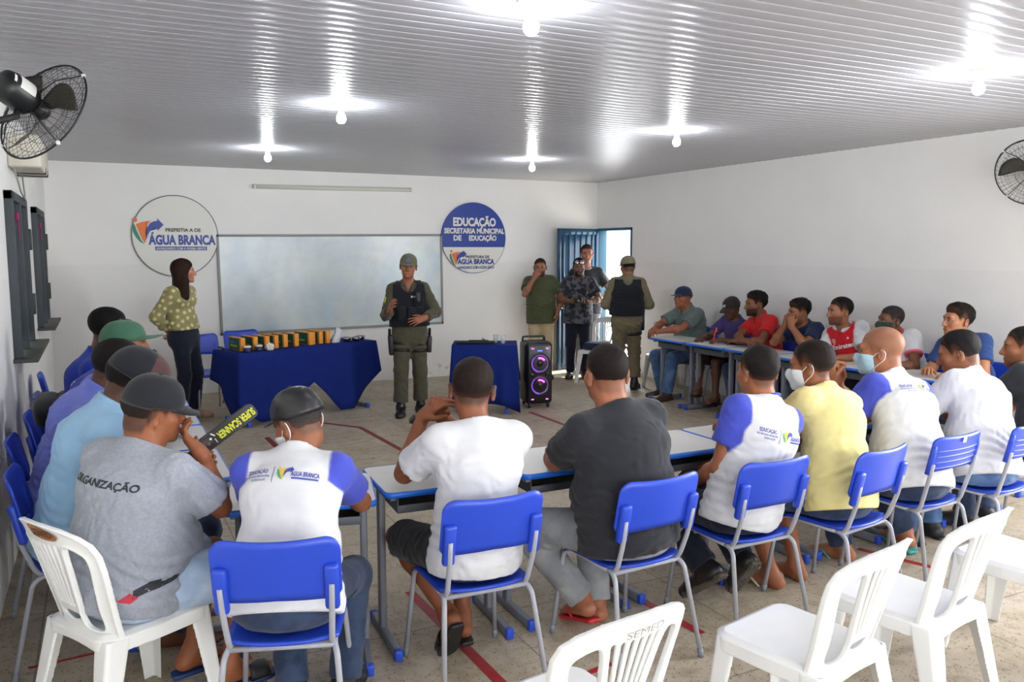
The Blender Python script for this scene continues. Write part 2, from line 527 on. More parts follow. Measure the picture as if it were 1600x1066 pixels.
def floor_material():
    m = bpy.data.materials.new('terrazzo'); m.use_nodes = True
    nt = m.node_tree; b = nt.nodes['Principled BSDF']; L = nt.links.new
    geo = nt.nodes.new('ShaderNodeNewGeometry')
    def noise(s, d=3, rough=0.5):
        n = nt.nodes.new('ShaderNodeTexNoise'); n.inputs['Scale'].default_value = s; n.inputs['Detail'].default_value = d; n.inputs['Roughness'].default_value = rough
        L(geo.outputs['Position'], n.inputs[0]); return n.outputs[0]
    def rng(x, a, b_, c=0.0, d=1.0):
        r = nt.nodes.new('ShaderNodeMapRange'); r.inputs[1].default_value = a; r.inputs[2].default_value = b_; r.inputs[3].default_value = c; r.inputs[4].default_value = d
        L(x, r.inputs[0]); return r.outputs[0]
    def mix(f, a, b_, mode='MIX'):
        x = nt.nodes.new('ShaderNodeMix'); x.data_type = 'RGBA'; x.blend_type = mode
        for i, v in ((0, f), (6, a), (7, b_)):
            if isinstance(v, bpy.types.NodeSocket): L(v, x.inputs[i])
            elif i == 0: x.inputs[0].default_value = v
            else: x.inputs[i].default_value = v
        return x.outputs[2]
    base = mix(rng(noise(1.3, 6, .6), .35, .65), lin('bbae9c') + (1,), lin('aa9c86') + (1,))
    base = mix(rng(noise(9, 6, .65), .45, .75), base, lin('94856a') + (1,))
    vo = nt.nodes.new('ShaderNodeTexVoronoi'); vo.inputs['Scale'].default_value = 88; L(geo.outputs['Position'], vo.inputs['Vector'])
    big = rng(noise(34, 2), .50, .56)
    chip = rng(vo.outputs['Distance'], 0.36, 0.26)
    ch = nt.nodes.new('ShaderNodeMath'); ch.operation = 'MULTIPLY'; L(big, ch.inputs[0]); L(chip, ch.inputs[1])
    base = mix(ch.outputs[0], base, lin('5e5040') + (1,))
    vo2 = nt.nodes.new('ShaderNodeTexVoronoi'); vo2.inputs['Scale'].default_value = 120; L(geo.outputs['Position'], vo2.inputs['Vector'])
    c2 = nt.nodes.new('ShaderNodeMath'); c2.operation = 'MULTIPLY'; L(rng(vo2.outputs['Distance'], .3, .2), c2.inputs[0]); L(rng(noise(31, 2), .55, .62), c2.inputs[1])
    base = mix(c2.outputs[0], base, lin('c2b9a6') + (1,))
    # dark casting joints every metre
    sep = nt.nodes.new('ShaderNodeSeparateXYZ'); L(geo.outputs['Position'], sep.inputs[0])
    jo = None
    for k, off in ((0, 0.33), (1, 0.42)):
        a = nt.nodes.new('ShaderNodeMath'); a.operation = 'ADD'; a.inputs[1].default_value = off; L(sep.outputs[k], a.inputs[0])
        p = nt.nodes.new('ShaderNodeMath'); p.operation = 'PINGPONG'; p.inputs[1].default_value = 0.5; L(a.outputs[0], p.inputs[0])
        q = rng(p.outputs[0], 0.0025, 0.006, 1.0, 0.0)
        if jo is None: jo = q
        else:
            mm = nt.nodes.new('ShaderNodeMath'); mm.operation = 'MAXIMUM'; L(jo, mm.inputs[0]); L(q, mm.inputs[1]); jo = mm.outputs[0]
    jf = nt.nodes.new('ShaderNodeMath'); jf.operation = 'MULTIPLY'; jf.inputs[1].default_value = 0.55; L(jo, jf.inputs[0])
    base = mix(jf.outputs[0], base, lin('4e463a') + (1,))
    # faded red paint spots
    rs = nt.nodes.new('ShaderNodeMath'); rs.operation = 'MULTIPLY'; rs.inputs[1].default_value = 0.5; L(rng(noise(5.5, 3), .70, .74), rs.inputs[0])
    base = mix(rs.outputs[0], base, lin('8d3a33') + (1,))
    L(base, b.inputs['Base Color'])
    L(rng(noise(3, 5), .3, .7, 0.42, 0.62), b.inputs['Roughness'])
    b.inputs['Specular IOR Level'].default_value = 0.4
    bp = nt.nodes.new('ShaderNodeBump'); bp.inputs['Strength'].default_value = 0.12; bp.inputs['Distance'].default_value = 0.003
    L(noise(70, 3), bp.inputs['Height']); L(bp.outputs[0], b.inputs['Normal'])
    return m

def quad_wall(name, holes, u0, u1, z0, z1, place, thick, mats):
    """wall panel with rectangular holes, u along the wall; place(u, z, d) -> point, d = depth outwards"""
    us = sorted({u0, u1, *[h[0] for h in holes], *[h[1] for h in holes]})
    zs = sorted({z0, z1, *[h[2] for h in holes], *[h[3] for h in holes]})
    inside = lambda u, z: any(h[0] < u < h[1] and h[2] < z < h[3] for h in holes)
    mb = MB()
    for i in range(len(us) - 1):
        for j in range(len(zs) - 1):
            a, b, c, d = us[i], us[i + 1], zs[j], zs[j + 1]
            if inside((a + b) / 2, (c + d) / 2): continue
            for dep, rev in ((0, False), (thick, True)):
                q = [place(a, c, dep), place(b, c, dep), place(b, d, dep), place(a, d, dep)]
                mb.add(q, [(3, 2, 1, 0) if rev else (0, 1, 2, 3)])
    def edge(a, c, b, d):
        mb.add([place(a, c, 0), place(b, d, 0), place(b, d, thick), place(a, c, thick)], [(0, 1, 2, 3)])
    for h in holes + [(u0, u1, z0, z1)]:
        edge(h[0], h[2], h[1], h[2]); edge(h[1], h[2], h[1], h[3]); edge(h[1], h[3], h[0], h[3]); edge(h[0], h[3], h[0], h[2])
    return struct(mb.build(name, mats))

# floor, walls
fl = MB(); fl.box(((XL + XR) / 2, (YF + YB) / 2, -0.06), (XR - XL + 0.6, YB - YF + 0.6, 0.12))
struct(fl.build('floor', floor_material()))
quad_wall('wall_back', [], XL - .2, XR + .2, 0, ZC, lambda u, z, d: (u, YB + d, z), .18, M_WALL)
W1Y, W2Y = (6.15, 7.36), (8.50, 9.62)
WZ0, WZ1 = 1.10, 2.17
quad_wall('wall_left', [(W1Y[0], W1Y[1], WZ0, WZ1), (W2Y[0], W2Y[1], WZ0, WZ1)], YF, YB, 0, ZC, lambda u, z, d: (XL - d, u, z), .18, M_WALL)
DY0, DY1, DZ = 9.97, 10.88, 2.11
quad_wall('wall_right', [(DY0, DY1, 0, DZ), (0.1, 3.3, .95, 2.25)], YF, YB, 0, ZC, lambda u, z, d: (XR + d, u, z), .18, M_WALL)
quad_wall('wall_front', [(-0.25, 1.75, 0.8, 2.3), (2.35, 4.85, 0.8, 2.3)], XL - .2, XR + .2, 0, ZC, lambda u, z, d: (u, YF - d, z), .18, M_WALL)
# ground outside the door
og = MB(); og.box((XR + 2.3, 9.6, -0.07), (4.0, 6.0, 0.1))
struct(og.build('ground_outside', mat('outside_concrete', (225, 215, 195), .8)))

# PVC strip ceiling, ridged profile every 10 cm across the room
cl = MB()
rows = []
prof = [(0.0, 0.0045), (0.004, 0.0045), (0.006, 0.0), (0.012, -0.0012), (0.03, -0.0026), (0.05, -0.0032), (0.07, -0.0026), (0.088, -0.0012), (0.096, 0.0), (0.098, 0.0045)]
y = YF
while y < YB + 0.05:
    for dy, dz in prof:
        rows.append((y + dy, ZC + dz))
    y += 0.1
cl.grid([[Vector((XL - .1, a, b)), Vector((XR + .1, a, b))] for a, b in rows], 0, False)
cl.box(((XL + XR) / 2, (YF + YB) / 2, ZC + .05), (XR - XL + .4, YB - YF + .4, .06))
M_CEIL = mat('pvc_ceiling', (168, 167, 173), rough=0.26, spec=0.55, var=0.02, scale=3)
struct(cl.build('ceiling', M_CEIL, weld=False))

# windows with dark wooden vertical-slat shutters
M_SHUT = mat('shutter_wood', (52, 58, 62), .6, var=.25, scale=14, stretch=(1, 6, .4), bump=.2, bscale=30)
M_SILL = mat('sill_wood', (58, 60, 54), .6, var=.2, scale=12)
M_PINK = mat('pink_rag', (150, 40, 95), .9)
for k, (a, b) in enumerate((W1Y, W2Y)):
    e = struct(thing('window_%d' % (k + 1), '', '', (XL, (a + b) / 2, 0)))
    for key in ('label', 'category'): del e[key]
    w = b - a
    fr = MB()
    for s in (-1, 1): fr.box((0.0, s * (w / 2 - .03), (WZ0 + WZ1) / 2), (.10, .06, WZ1 - WZ0), bev=.006)
    fr.box((0.0, 0, WZ1 - .03), (.10, w, .06), bev=.006)
    fr.box((0.0, 0, (WZ0 + WZ1) / 2), (.10, .05, WZ1 - WZ0), bev=.006)
    fr.build('window_frame', M_SHUT, e)
    sl = MB()
    n = 14
    for i in range(n):
        yy = -w / 2 + .07 + (w - .14) * (i + .5) / n
        sl.box((-.02, yy, (WZ0 + WZ1) / 2), (.016, (w - .14) / n * .93, WZ1 - WZ0 - .1), bev=.005, rot=Matrix.Rotation(.25, 3, 'Z'))
    sl.build('shutter', M_SHUT, e)
    si = MB(); si.box((.055, 0, WZ0 - .012), (.17, w + .14, .024), bev=.004); si.build('window_sill', M_SILL, e)
    lt = MB(); lt.box((.055, -w / 2 + .18, WZ1 - .16), (.02, .03, .05), bev=.006); lt.tube([(.06, -w / 2 + .18, WZ1 - .18), (.062, -w / 2 + .175, WZ1 - .3)], .004)
    lt.build('ribbon', M_PINK, e)
    hg = MB()
    for z in (WZ0 + .28, WZ1 - .30): hg.box((.052, w / 2 - .005, z), (.03, .045, .16), bev=.006)
    hg.build('hinge', mat('dark_iron', (45, 48, 50), .5), e)

# door: frame, and the blue leaf standing open beside the back wall
dfr = MB()
for yy in (DY0 + .02, DY1 - .02): dfr.box((XR + .06, yy, DZ / 2), (.14, .04, DZ), bev=.004)
dfr.box((XR + .06, (DY0 + DY1) / 2, DZ - .02), (.14, DY1 - DY0, .04), bev=.004)
struct(dfr.build('trim_1', mat('door_frame_paint', (40, 92, 118), .45)))
M_DOOR = mat('door_blue', (20, 62, 92), rough=.2, spec=.6, var=.10, scale=2.5)
dr = thing('door_1', '', '', (XR - .02, DY1 - .02, 0), math.radians(12))
struct(dr)
for key in ('label', 'category'): del dr[key]
lf = MB(); lf.box((-.41, 0, DZ / 2), (.82, .018, DZ - .02), bev=.003)
for s in (-.03, -.79): lf.box((s, -.012, DZ / 2), (.055, .03, DZ - .02), bev=.004)
for z in (.06, 1.0, DZ - .06): lf.box((-.41, -.010, z), (.74, .024, .07), bev=.004)
for i in range(6): lf.box((-.115 - i * .118, -.012, DZ / 2), (.05, .022, DZ - .1), bev=.008)
lf.build('door_leaf', M_DOOR, dr)
dh = MB(); dh.tube([(-.76, -.03, 1.02), (-.76, -.07, 1.02), (-.66, -.07, 1.02)], .009); dh.box((-.76, -.028, 1.0), (.04, .006, .16), bev=.003)
dh.build('door_handle', mat('steel', (170, 170, 172), .3, metal=1.0), dr)
# ------------------------------------------------------------------ furniture
M_BLUE = mat('blue_plastic', (34, 68, 188), rough=.38, spec=.5, var=.03, scale=30, bump=.05, bscale=350, bdist=.002)
M_GREYTUBE = mat('grey_tube', (160, 162, 170), rough=.4, spec=.5, var=.06, scale=25)
M_DARKGREY = mat('grey_desk_metal', (124, 128, 138), rough=.45, var=.05, scale=20)
M_TRAY = mat('grey_tray_plastic', (82, 86, 94), rough=.5)
M_CAPBLUE = mat('blue_end_cap', (40, 80, 200), rough=.4)
M_TOP = mat('desk_laminate', (214, 212, 208), rough=.35, var=.03, scale=6)
M_EDGE = mat('desk_edge_blue', (35, 110, 215), rough=.35)
M_WHITE = mat('white_plastic', (228, 228, 226), rough=.3, spec=.5, var=.03, scale=9)
M_INK = mat('grey_ink', (118, 116, 114), rough=.7)

def back_grid(w, zlo, zhi, curve, lean, y0, nu=25, nv=9, rt=.06, rb=.03, sag=.012):
    P, N = [], []
    for i in range(nu):
        u = math.sin((-1 + 2 * i / (nu - 1)) * PI / 2)
        row, nr = [], []
        for j in range(nv):
            v = j / (nv - 1)
            au = abs(u)
            # rounded top and bottom corners through a superelliptic edge
            top = zhi - sag * (1 - u * u) - (rt * (1 - math.sqrt(max(0, 1 - max(0, (au - .74) / .26) ** 2))))
            bot = zlo + .010 * (1 - au) + rb * max(0, (au - .86) / .14) ** 2
            z = bot + (top - bot) * v
            x = w * u
            y = y0 - lean * (z - zlo) + curve * u * u
            row.append((x, y, z))
            n = Vector((-2 * curve * u / w, 1, lean)); n.normalize()
            nr.append(tuple(n))
        P.append(row); N.append(nr)
    return P, N

def make_blue_chair(name, label, slatted=False):
    t = thing(name, label, 'chair')
    se = MB()
    P, N = [], []
    nu, nv = 17, 15
    for i in range(nu):
        u = -1 + 2 * i / (nu - 1)
        row, nr = [], []
        for j in range(nv):
            v = j / (nv - 1)
            # rear edge rounded like a tray, front edge rolls down
            yb = -.195 + .05 * abs(u) ** 2.5
            yf = .205 - .02 * abs(u) ** 4
            y = yb + (yf - yb) * v
            x = .205 * u * (1 - .05 * (1 - v))
            z = .452 - .014 * (1 - u * u) * math.sin(PI * min(1, v * 1.1)) - .022 * max(0, (v - .82) / .18) ** 2 + .006 * max(0, (.15 - v) / .15)
            row.append((x, y, z)); nr.append((0, 0, -1))
        P.append(row); N.append(nr)
    se.slab(P, N, .012)
    se.build('seat', M_BLUE, t)
    bk = MB()
    if not slatted:
        P, N = back_grid(.212, .615, .855, .035, .22, -.222)
        bk.slab(P, N, -.009)
        for s in (-1, 1):
            x = s * .182
            y = lambda z: -.222 - .22 * (z - .615) + .035 * (.182 / .212) ** 2 - .016
            bk.box((x, y(.665) - .002, .665), (.050, .034, .175), bev=.012, rot=Matrix.Rotation(.22, 3, 'X'))
            bk.tube([(x, y(.64) - .018, .64), (x, y(.64) - .023, .64)], .006)
    else:
        P, N = back_grid(.205, .655, .845, .028, .22, -.232, rt=.03, sag=.004)
        bk.slab(P, N, -.012)
        for z in (.672, .703, .733, .763):
            rr = []
            for i in range(13):
                u = -1 + i / 6
                rr.append((.190 * u, -.232 - .22 * (z - .655) + .028 * (.93 * u) ** 2 - .011, z))
            bk.tube(rr, .0065, n=6)
        for s in (-1, 1):
            bk.tube([(s * .194, -.232 - .22 * (z - .655) + .024 - .008, z) for z in (.645, .70, .76, .80)], [.016, .016, .015, .010], n=8)
    bk.build('backrest', M_BLUE, t)
    r = .0108
    for s in (-1, 1):
        side = bend([(s * .225, -.27, .012), (s * .190, -.185, .405), (s * .178, -.145, .428), (s * .178, .17, .436), (s * .186, .212, .405), (s * .215, .262, .012)], .045, 5)
        i1 = min(range(len(side)), key=lambda i: (side[i] - Vector((s * .178, -.12, .428))).length)
        i2 = min(range(len(side)), key=lambda i: (side[i] - Vector((s * .178, .15, .436))).length)
        for seg in (side[:i1 + 1], side[i2:]):
            lg = MB(); lg.tube(seg, r); leg = lg.build('leg', M_GREYTUBE, t)
            foot = seg[0] if seg[0].z < .05 else seg[-1]
            oth = seg[1] if seg[0].z < .05 else seg[-2]
            d = (oth - foot).normalized()
            fc = MB(); fc.tube([foot - d * .012, foot + d * .028], .0128); fc.build('foot_cap', M_DARKGREY, leg)
        sr = MB(); sr.tube(side[i1:i2 + 1], r); sr.build('side_rail', M_GREYTUBE, t)
        if not slatted:
            bp = MB(); bp.tube(bend([(s * .172, -.02, .426), (s * .172, -.165, .426), (s * .180, -.222, .58), (s * .183, -.240, .68)], .05, 6), r)
        else:
            bp = MB(); bp.tube(bend([(s * .178, -.10, .426), (s * .180, -.172, .436), (s * .190, -.222, .62), (s * .192, -.240, .70)], .03, 5), r)
        bp.build('back_post', M_GREYTUBE, t)
    for y, z in ((-.155, .424), (.10, .424)):
        cb = MB(); cb.tube([(-.178, y, z), (.178, y, z)], r); cb.build('crossbar', M_GREYTUBE, t)
    return t

# ---- moulded white chair (implicit surface, one mesh per part)
WB_W, WB_T = .225, .845
def wc_outline():
    r = [(.198, .40), (.205, .50), (.216, .60), (.226, .69), (.228, .745), (.215, .785), (.180, .815), (.12, .838), (.05, .848)]
    return [(x, z) for x, z in r] + [(-x, z) for x, z in reversed(r)]
def wc_open():
    # side opening, right half
    return spline([(.150, .455), (.158, .54), (.172, .63), (.184, .70), (.180, .738), (.150, .762), (.118, .768), (.102, .735), (.090, .66), (.075, .56), (.066, .49), (.085, .452)], 5)
_gx = np.linspace(-.26, .26, 261); _gz = np.linspace(.36, .90, 271)
_X, _Z = np.meshgrid(_gx, _gz, indexing='ij')
_d2 = poly_sdf(wc_outline(), _X, _Z)
_open = np.minimum(poly_sdf(wc_open(), _X, _Z), poly_sdf([(-x, z) for x, z in wc_open()], _X, _Z))
_d2 = np.maximum(_d2, -_open)
for q in (-2.5, -1.5, -.5, .5, 1.5, 2.5):
    a, b = (q * .0165, .535), (q * .0305, .765)
    ex, ez = b[0] - a[0], b[1] - a[1]
    t_ = np.clip(((_X - a[0]) * ex + (_Z - a[1]) * ez) / (ex * ex + ez * ez), 0, 1)
    dd = np.hypot(_X - a[0] - ex * t_, _Z - a[1] - ez * t_) - (.0045 + .0032 * t_)
    _d2 = np.maximum(_d2, -dd)
_ov = np.hypot(_X / .050, (_Z - .487 - 1.8 * _X * _X) / .016)
_d2 = np.maximum(_d2, -(_ov - 1) * .016)
_edge = np.minimum(np.abs(poly_sdf(wc_outline(), _X, _Z)), np.abs(_open))
def bil(G, x, z):
    fx = np.clip((x + .26) / .52 * 260, 0, 259.999); fz = np.clip((z - .36) / .54 * 270, 0, 269.999)
    i = fx.astype(int); j = fz.astype(int); u = fx - i; v = fz - j
    return G[i, j] * (1 - u) * (1 - v) + G[i + 1, j] * u * (1 - v) + G[i, j + 1] * (1 - u) * v + G[i + 1, j + 1] * u * v
def wc_y(x, z): return -.180 - .30 * (z - .42) - .16 * np.maximum(z - .60, 0) ** 2 + 1.15 * x * x
def wc_back_f(P):
    x, y, z = P.T
    d2 = bil(_d2, x, z); e = bil(_edge, x, z)
    th = .0060 + .0050 * np.exp(-(e / .010) ** 2)
    n = np.abs((y - wc_y(x, z)) * .92) - th
    r = .0042
    d = np.hypot(np.maximum(d2 + r, 0), np.maximum(n + r, 0)) + np.minimum(np.maximum(d2, n) + r, 0) - r
    return np.where((np.abs(x) > .255) | (z > .895), .02, d)
def wc_seat_f(P):
    x, y, z = P.T
    w = .212 - .012 * np.clip((-y) / .2, 0, 1)
    qx = np.abs(x) - (w - .07); qy = np.abs(y - .015) - (.225 - .07)
    d2 = np.hypot(np.maximum(qx, 0), np.maximum(qy, 0)) + np.minimum(np.maximum(qx, qy), 0) - .07
    ztop = .440 - .010 * np.exp(-((x / .14) ** 2 + ((y - .02) / .15) ** 2)) - .5 * np.maximum(d2 + .025, 0)
    drop = .032 + .018 * (np.abs(x) / .2) ** 2
    outer = np.maximum(np.maximum(d2, z - ztop), (ztop - drop) - z)
    inner = np.maximum(d2 + .0085, z - (ztop - .0095))
    return np.maximum(outer, -inner)
def wc_leg_f(sx, sy):
    top = (sx * .160, .172 if sy > 0 else -.152); bot = (sx * .215, .225 if sy > 0 else -.255)
    def f(P):
        x, y, z = P.T
        t = np.clip(1 - z / .425, 0, 1)
        cx = top[0] + (bot[0] - top[0]) * t; cy = top[1] + (bot[1] - top[1]) * t
        h = .046 - .018 * t
        qx = (x - cx) * sx; qy = (y - cy) * sy
        def sq(qx, qy, h, r):
            a = np.abs(qx) - (h - r); b = np.abs(qy) - (h - r)
            return np.hypot(np.maximum(a, 0), np.maximum(b, 0)) + np.minimum(np.maximum(a, b), 0) - r
        o = sq(qx, qy, h, .016); i = sq(qx + .0095, qy + .0095, h, .012)
        return np.maximum(np.maximum(np.maximum(o, -i), -z), z - .425)
    return f
def make_white_chair(name, label):
    t = thing(name, label, 'chair'); t.scale = (1, 1, 1.03)
    def part(nm, f, a, b, R):
        pts, q = polygonise([Prim(f, a, b, R)], .0034)
        return link(nm, sdf_mesh(nm, pts, q, M_WHITE), t)
    part('backrest', wc_back_f, (0, -.24, .45), (0, -.32, .80), .26)
    part('seat', wc_seat_f, (0, -.05, .42), (0, .08, .42), .26)
    for sx in (-1, 1):
        for sy in (1, -1):
            part('leg', wc_leg_f(sx, sy), (sx * .165, sy * .17, .39), (sx * .215, .225 if sy > 0 else -.255, .03), .085)
    return t
def on_chair_back(mb, s, h, width, x0, z0, rot=0.0, bold=0.0, off=.0125, mi=0):
    tmp = MB(); put_text(tmp, s, 0, 0, h, width, bold=bold, rot=rot)
    P = []
    for v in tmp.v:
        x = x0 + v[0]; z = z0 + v[1]
        P.append((x, float(wc_y(np.float64(x), np.float64(z))) - off, z))
    mb.add(P, tmp.f, mi)

# ---- school desk
def make_desk(name, label, w=.62, d=.46):
    t = thing(name, label, 'desk')
    tp = MB(); tp.prism(rrect(w - .012, d - .012, .035, 5), .737, .7605); 
    top = tp.build('desktop', M_TOP, t)
    ed = MB()
    o = rrect(w, d, .04, 5); i = rrect(w - .014, d - .014, .034, 5); n = len(o)
    vs = [Vector((x, y, .735)) for x, y in o] + [Vector((x, y, .760)) for x, y in o] + [Vector((x, y, .760)) for x, y in i] + [Vector((x, y, .735)) for x, y in i]
    for a in range(4):
        ed.add(vs, [(a * n + k, a * n + (k + 1) % n, ((a + 1) % 4) * n + (k + 1) % n, ((a + 1) % 4) * n + k) for k in range(n)], 0, True)
    ed.build('edge_band', M_EDGE, top)
    for s in (-1, 1):
        lg = MB(); lg.box((s * (w / 2 - .045), .045, .385), (.030, .055, .69), bev=.006)
        lg.box((s * (w / 2 - .045), .0, .722), (.028, d * .8, .026), bev=.005)
        leg = lg.build('leg', M_DARKGREY, t)
        fb = MB(); fb.box((s * (w / 2 - .045), -.005, .0275), (.032, d - .02, .045), bev=.006); fo = fb.build('foot_bar', M_DARKGREY, t)
        for e in (-1, 1):
            cp = MB(); cp.box((s * (w / 2 - .045), -.005 + e * (d / 2 - .012), .0265), (.038, .032, .052), bev=.007); cp.build('end_cap', M_CAPBLUE, fo)
    tr = MB()
    tr.box((0, -.02, .650), (w - .13, .30, .006), bev=.002)
    tr.box((0, -.17, .665), (w - .13, .006, .036), bev=.002); tr.box((0, .13, .677), (w - .13, .006, .06), bev=.002)
    for s in (-1, 1): tr.box((s * (w / 2 - .068), -.02, .690), (.006, .30, .08), bev=.002)
    tr.build('book_tray', M_TRAY, t)
    return t

# ---- place the chairs and desks
R_ = math.radians
FRONT_CHAIRS = 'blue school chairs of the front row'
chair0 = make_blue_chair('school_chair', 'blue school chair seen from behind, under the man in the black leather cap')
chair0.location = (.555, 2.97, 0); chair0.rotation_euler.z = R_(-19); chair0['group'] = FRONT_CHAIRS
dup(chair0, (1.345, 3.10, 0), R_(-2), 'blue school chair under the man in the white T-shirt with a wristwatch', FRONT_CHAIRS)
dup(chair0, (2.065, 3.03, 0), R_(4), 'blue school chair under the large man in the black T-shirt', FRONT_CHAIRS)
dup(chair0, (2.73, 3.04, 0), R_(1), 'blue school chair under the man in dark jeans and black boots', FRONT_CHAIRS)
dup(chair0, (3.32, 2.97, 0), R_(9), 'blue school chair under the man in the yellow T-shirt', FRONT_CHAIRS)
slat0 = make_blue_chair('school_chair', 'blue slatted-back school chair with a white sticker under the bald man', True)
slat0.location = (3.95, 3.03, 0); slat0.rotation_euler.z = R_(5); slat0['group'] = FRONT_CHAIRS
st = MB(); st.box((.0, -.288, .817), (.028, .002, .028), rot=Matrix.Rotation(.22, 3, 'X')); st.build('sticker', mat('sticker_white', (225, 228, 235), .5), slat0)
slat1 = dup(slat0, (4.55, 3.02, 0), R_(7), 'blue slatted-back school chair under the dark-haired man in the plain white T-shirt', FRONT_CHAIRS)
for ch in list(slat1.children):
    if ch.name.startswith('sticker'): bpy.data.objects.remove(ch)
dup(chair0, (5.16, 3.08, 0), R_(10), 'blue school chair under the man in black at the right edge of the photo', FRONT_CHAIRS)
LEFT_CHAIRS = 'blue school chairs along the left wall'
LSEAT = [4.08, 4.80, 5.50, 6.22]
for y, x, lab in zip(LSEAT, (-.13, -.19, -.16, -.16), ('blue school chair by the left wall under the man in the light blue shirt', 'blue school chair by the left wall under the man in the periwinkle shirt',
             'blue school chair by the left wall under the man in the green cap', 'blue school chair by the left wall under the man shading his brow')):
    dup(chair0, (x, y, 0), R_(-90), lab, LEFT_CHAIRS)
dup(chair0, (-.19, 7.25, 0), R_(-86), 'empty blue school chair beneath the farther window of the left wall', LEFT_CHAIRS)
RIGHT_CHAIRS = 'blue school chairs along the right wall'
RSEAT = [(6.40, 8.12), (6.41, 7.36), (6.42, 6.80), (6.43, 6.18), (6.44, 5.62), (6.45, 5.05), (6.46, 4.42)]
for (x, y), lab in zip(RSEAT, ('grey-green shirt and navy cap', 'purple T-shirt writing with a red pen', 'red polo shirt', 'navy T-shirt hiding his face', 'red and white football shirt', 'white polo with pink trim', 'blue T-shirt beside the right wall')):
    dup(chair0, (x + .07, y, 0), R_(90), 'blue school chair under the man in the ' + lab, RIGHT_CHAIRS)
dup(chair0, (1.02, 9.62, 0), R_(195), 'empty blue school chair between the woman and the long blue-clothed table', 'empty blue school chairs')
dup(chair0, (1.52, 9.93, 0), R_(196), 'empty blue school chair behind the box end of the long table, only its backrest showing', 'empty blue school chairs')

desk0 = make_desk('school_desk', 'white school desk of the front row before the man in the black leather cap')
FD = 'school desks of the front row'; LD = 'school desks of the left row'; RD = 'school desks of the right row'
desk0.location = (.735, 3.545, 0); desk0.rotation_euler.z = R_(-13); desk0['group'] = FD
front = [(1.37, 3.545, -3, 'the man with a wristwatch'), (2.02, 3.56, 0, 'the large man in the black T-shirt'), (2.655, 3.58, 1, 'the man in dark jeans and black boots'),
         (3.29, 3.60, 2, 'the man in the yellow T-shirt'), (3.92, 3.63, 3, 'the bald masked man'), (4.55, 3.66, 3, 'the man in the plain white T-shirt'), (5.18, 3.70, 4, 'the man in black at the right edge')]
for x, y, a, l in front: dup(desk0, (x, y, 0), R_(a), 'white school desk of the front row before ' + l, FD)
for k, l in enumerate(('the man in the light blue shirt', 'the man in the periwinkle shirt', 'the man in the green cap', 'the man shading his brow')):
    dup(desk0, (.275 - .004 * k, 4.215 + .645 * k, 0), R_(-90), 'white left-row school desk before ' + l, LD)
dup(desk0, (.26, 6.80, 0), R_(-90), 'white school desk at the far end of the left row beside the woman', LD)
for k, l in enumerate(('grey-green shirt and navy cap', 'purple T-shirt', 'red polo shirt', 'navy T-shirt', 'football shirt', 'white polo', 'blue T-shirt')):
    dup(desk0, (6.03 + .016 * k, 7.76 - .64 * k, 0), R_(91.5), 'white right-row school desk before the man in the ' + l, RD)

wc0 = make_white_chair('plastic_chair', 'white plastic chair under the man in the grey T-shirt, brown paint on its back')
WCG = 'white plastic chairs in the foreground'
ink = MB(); on_chair_back(ink, 'SEMED', .024, .13, .015, .786, rot=.04, bold=-.012)
WC_DEFS = [((1.165, 1.99, 0), 8, 'white plastic chair nearest the camera with SEMED written on its back'),
           ((2.145, 2.04, 0), 12, 'empty white plastic chair in the foreground, second from the left of the three empty ones'),
           ((2.775, 2.11, 0), 10, 'empty white plastic chair in the foreground whose back is cut by the right edge'),
           ((3.62, 2.18, 0), 8, 'white plastic chair at the right edge showing only seat and front leg')]
for loc, a, lab in WC_DEFS:
    c = dup(wc0, loc, R_(a), lab, WCG)
    if 'SEMED' in lab: ink.build('handwriting', M_INK, c)
wc0.location = (.03, 3.35, 0); wc0.rotation_euler.z = R_(-60)
pt = MB()
pp = spline([(.11, .815), (.06, .833), (0, .842), (-.03, .838), (-.025, .815), (.0, .800), (.05, .792), (.10, .795)], 4)
pt.add([(x, float(wc_y(np.float64(x), np.float64(z))) - .0125, z) for x, z in pp], [tuple(range(len(pp)))])
pt.build('paint_patch', mat('brown_paint', (150, 98, 52), .7, var=.3, scale=60), wc0)
dk = MB(); on_chair_back(dk, 'SEMED', .026, .105, .043, .803, bold=.015, off=.0140); dk.build('handwriting', mat('dark_brown_ink', (84, 52, 28), .7), wc0)
dup(wc0, (6.00, 9.48, 0), R_(118), 'white plastic chair standing in the open doorway behind the officer', 'white plastic chairs by the door')
dchair = [o for o in COL.objects if o.get('group') == 'white plastic chairs by the door'][-1]
for ch in list(dchair.children):
    if ch.name.split('.')[0] in ('paint_patch', 'handwriting'): bpy.data.objects.remove(ch)
c2 = dup(dchair, (6.50, 8.62, 0), R_(80), 'white plastic chair against the right wall between the officer and the first seated man', 'white plastic chairs by the door')
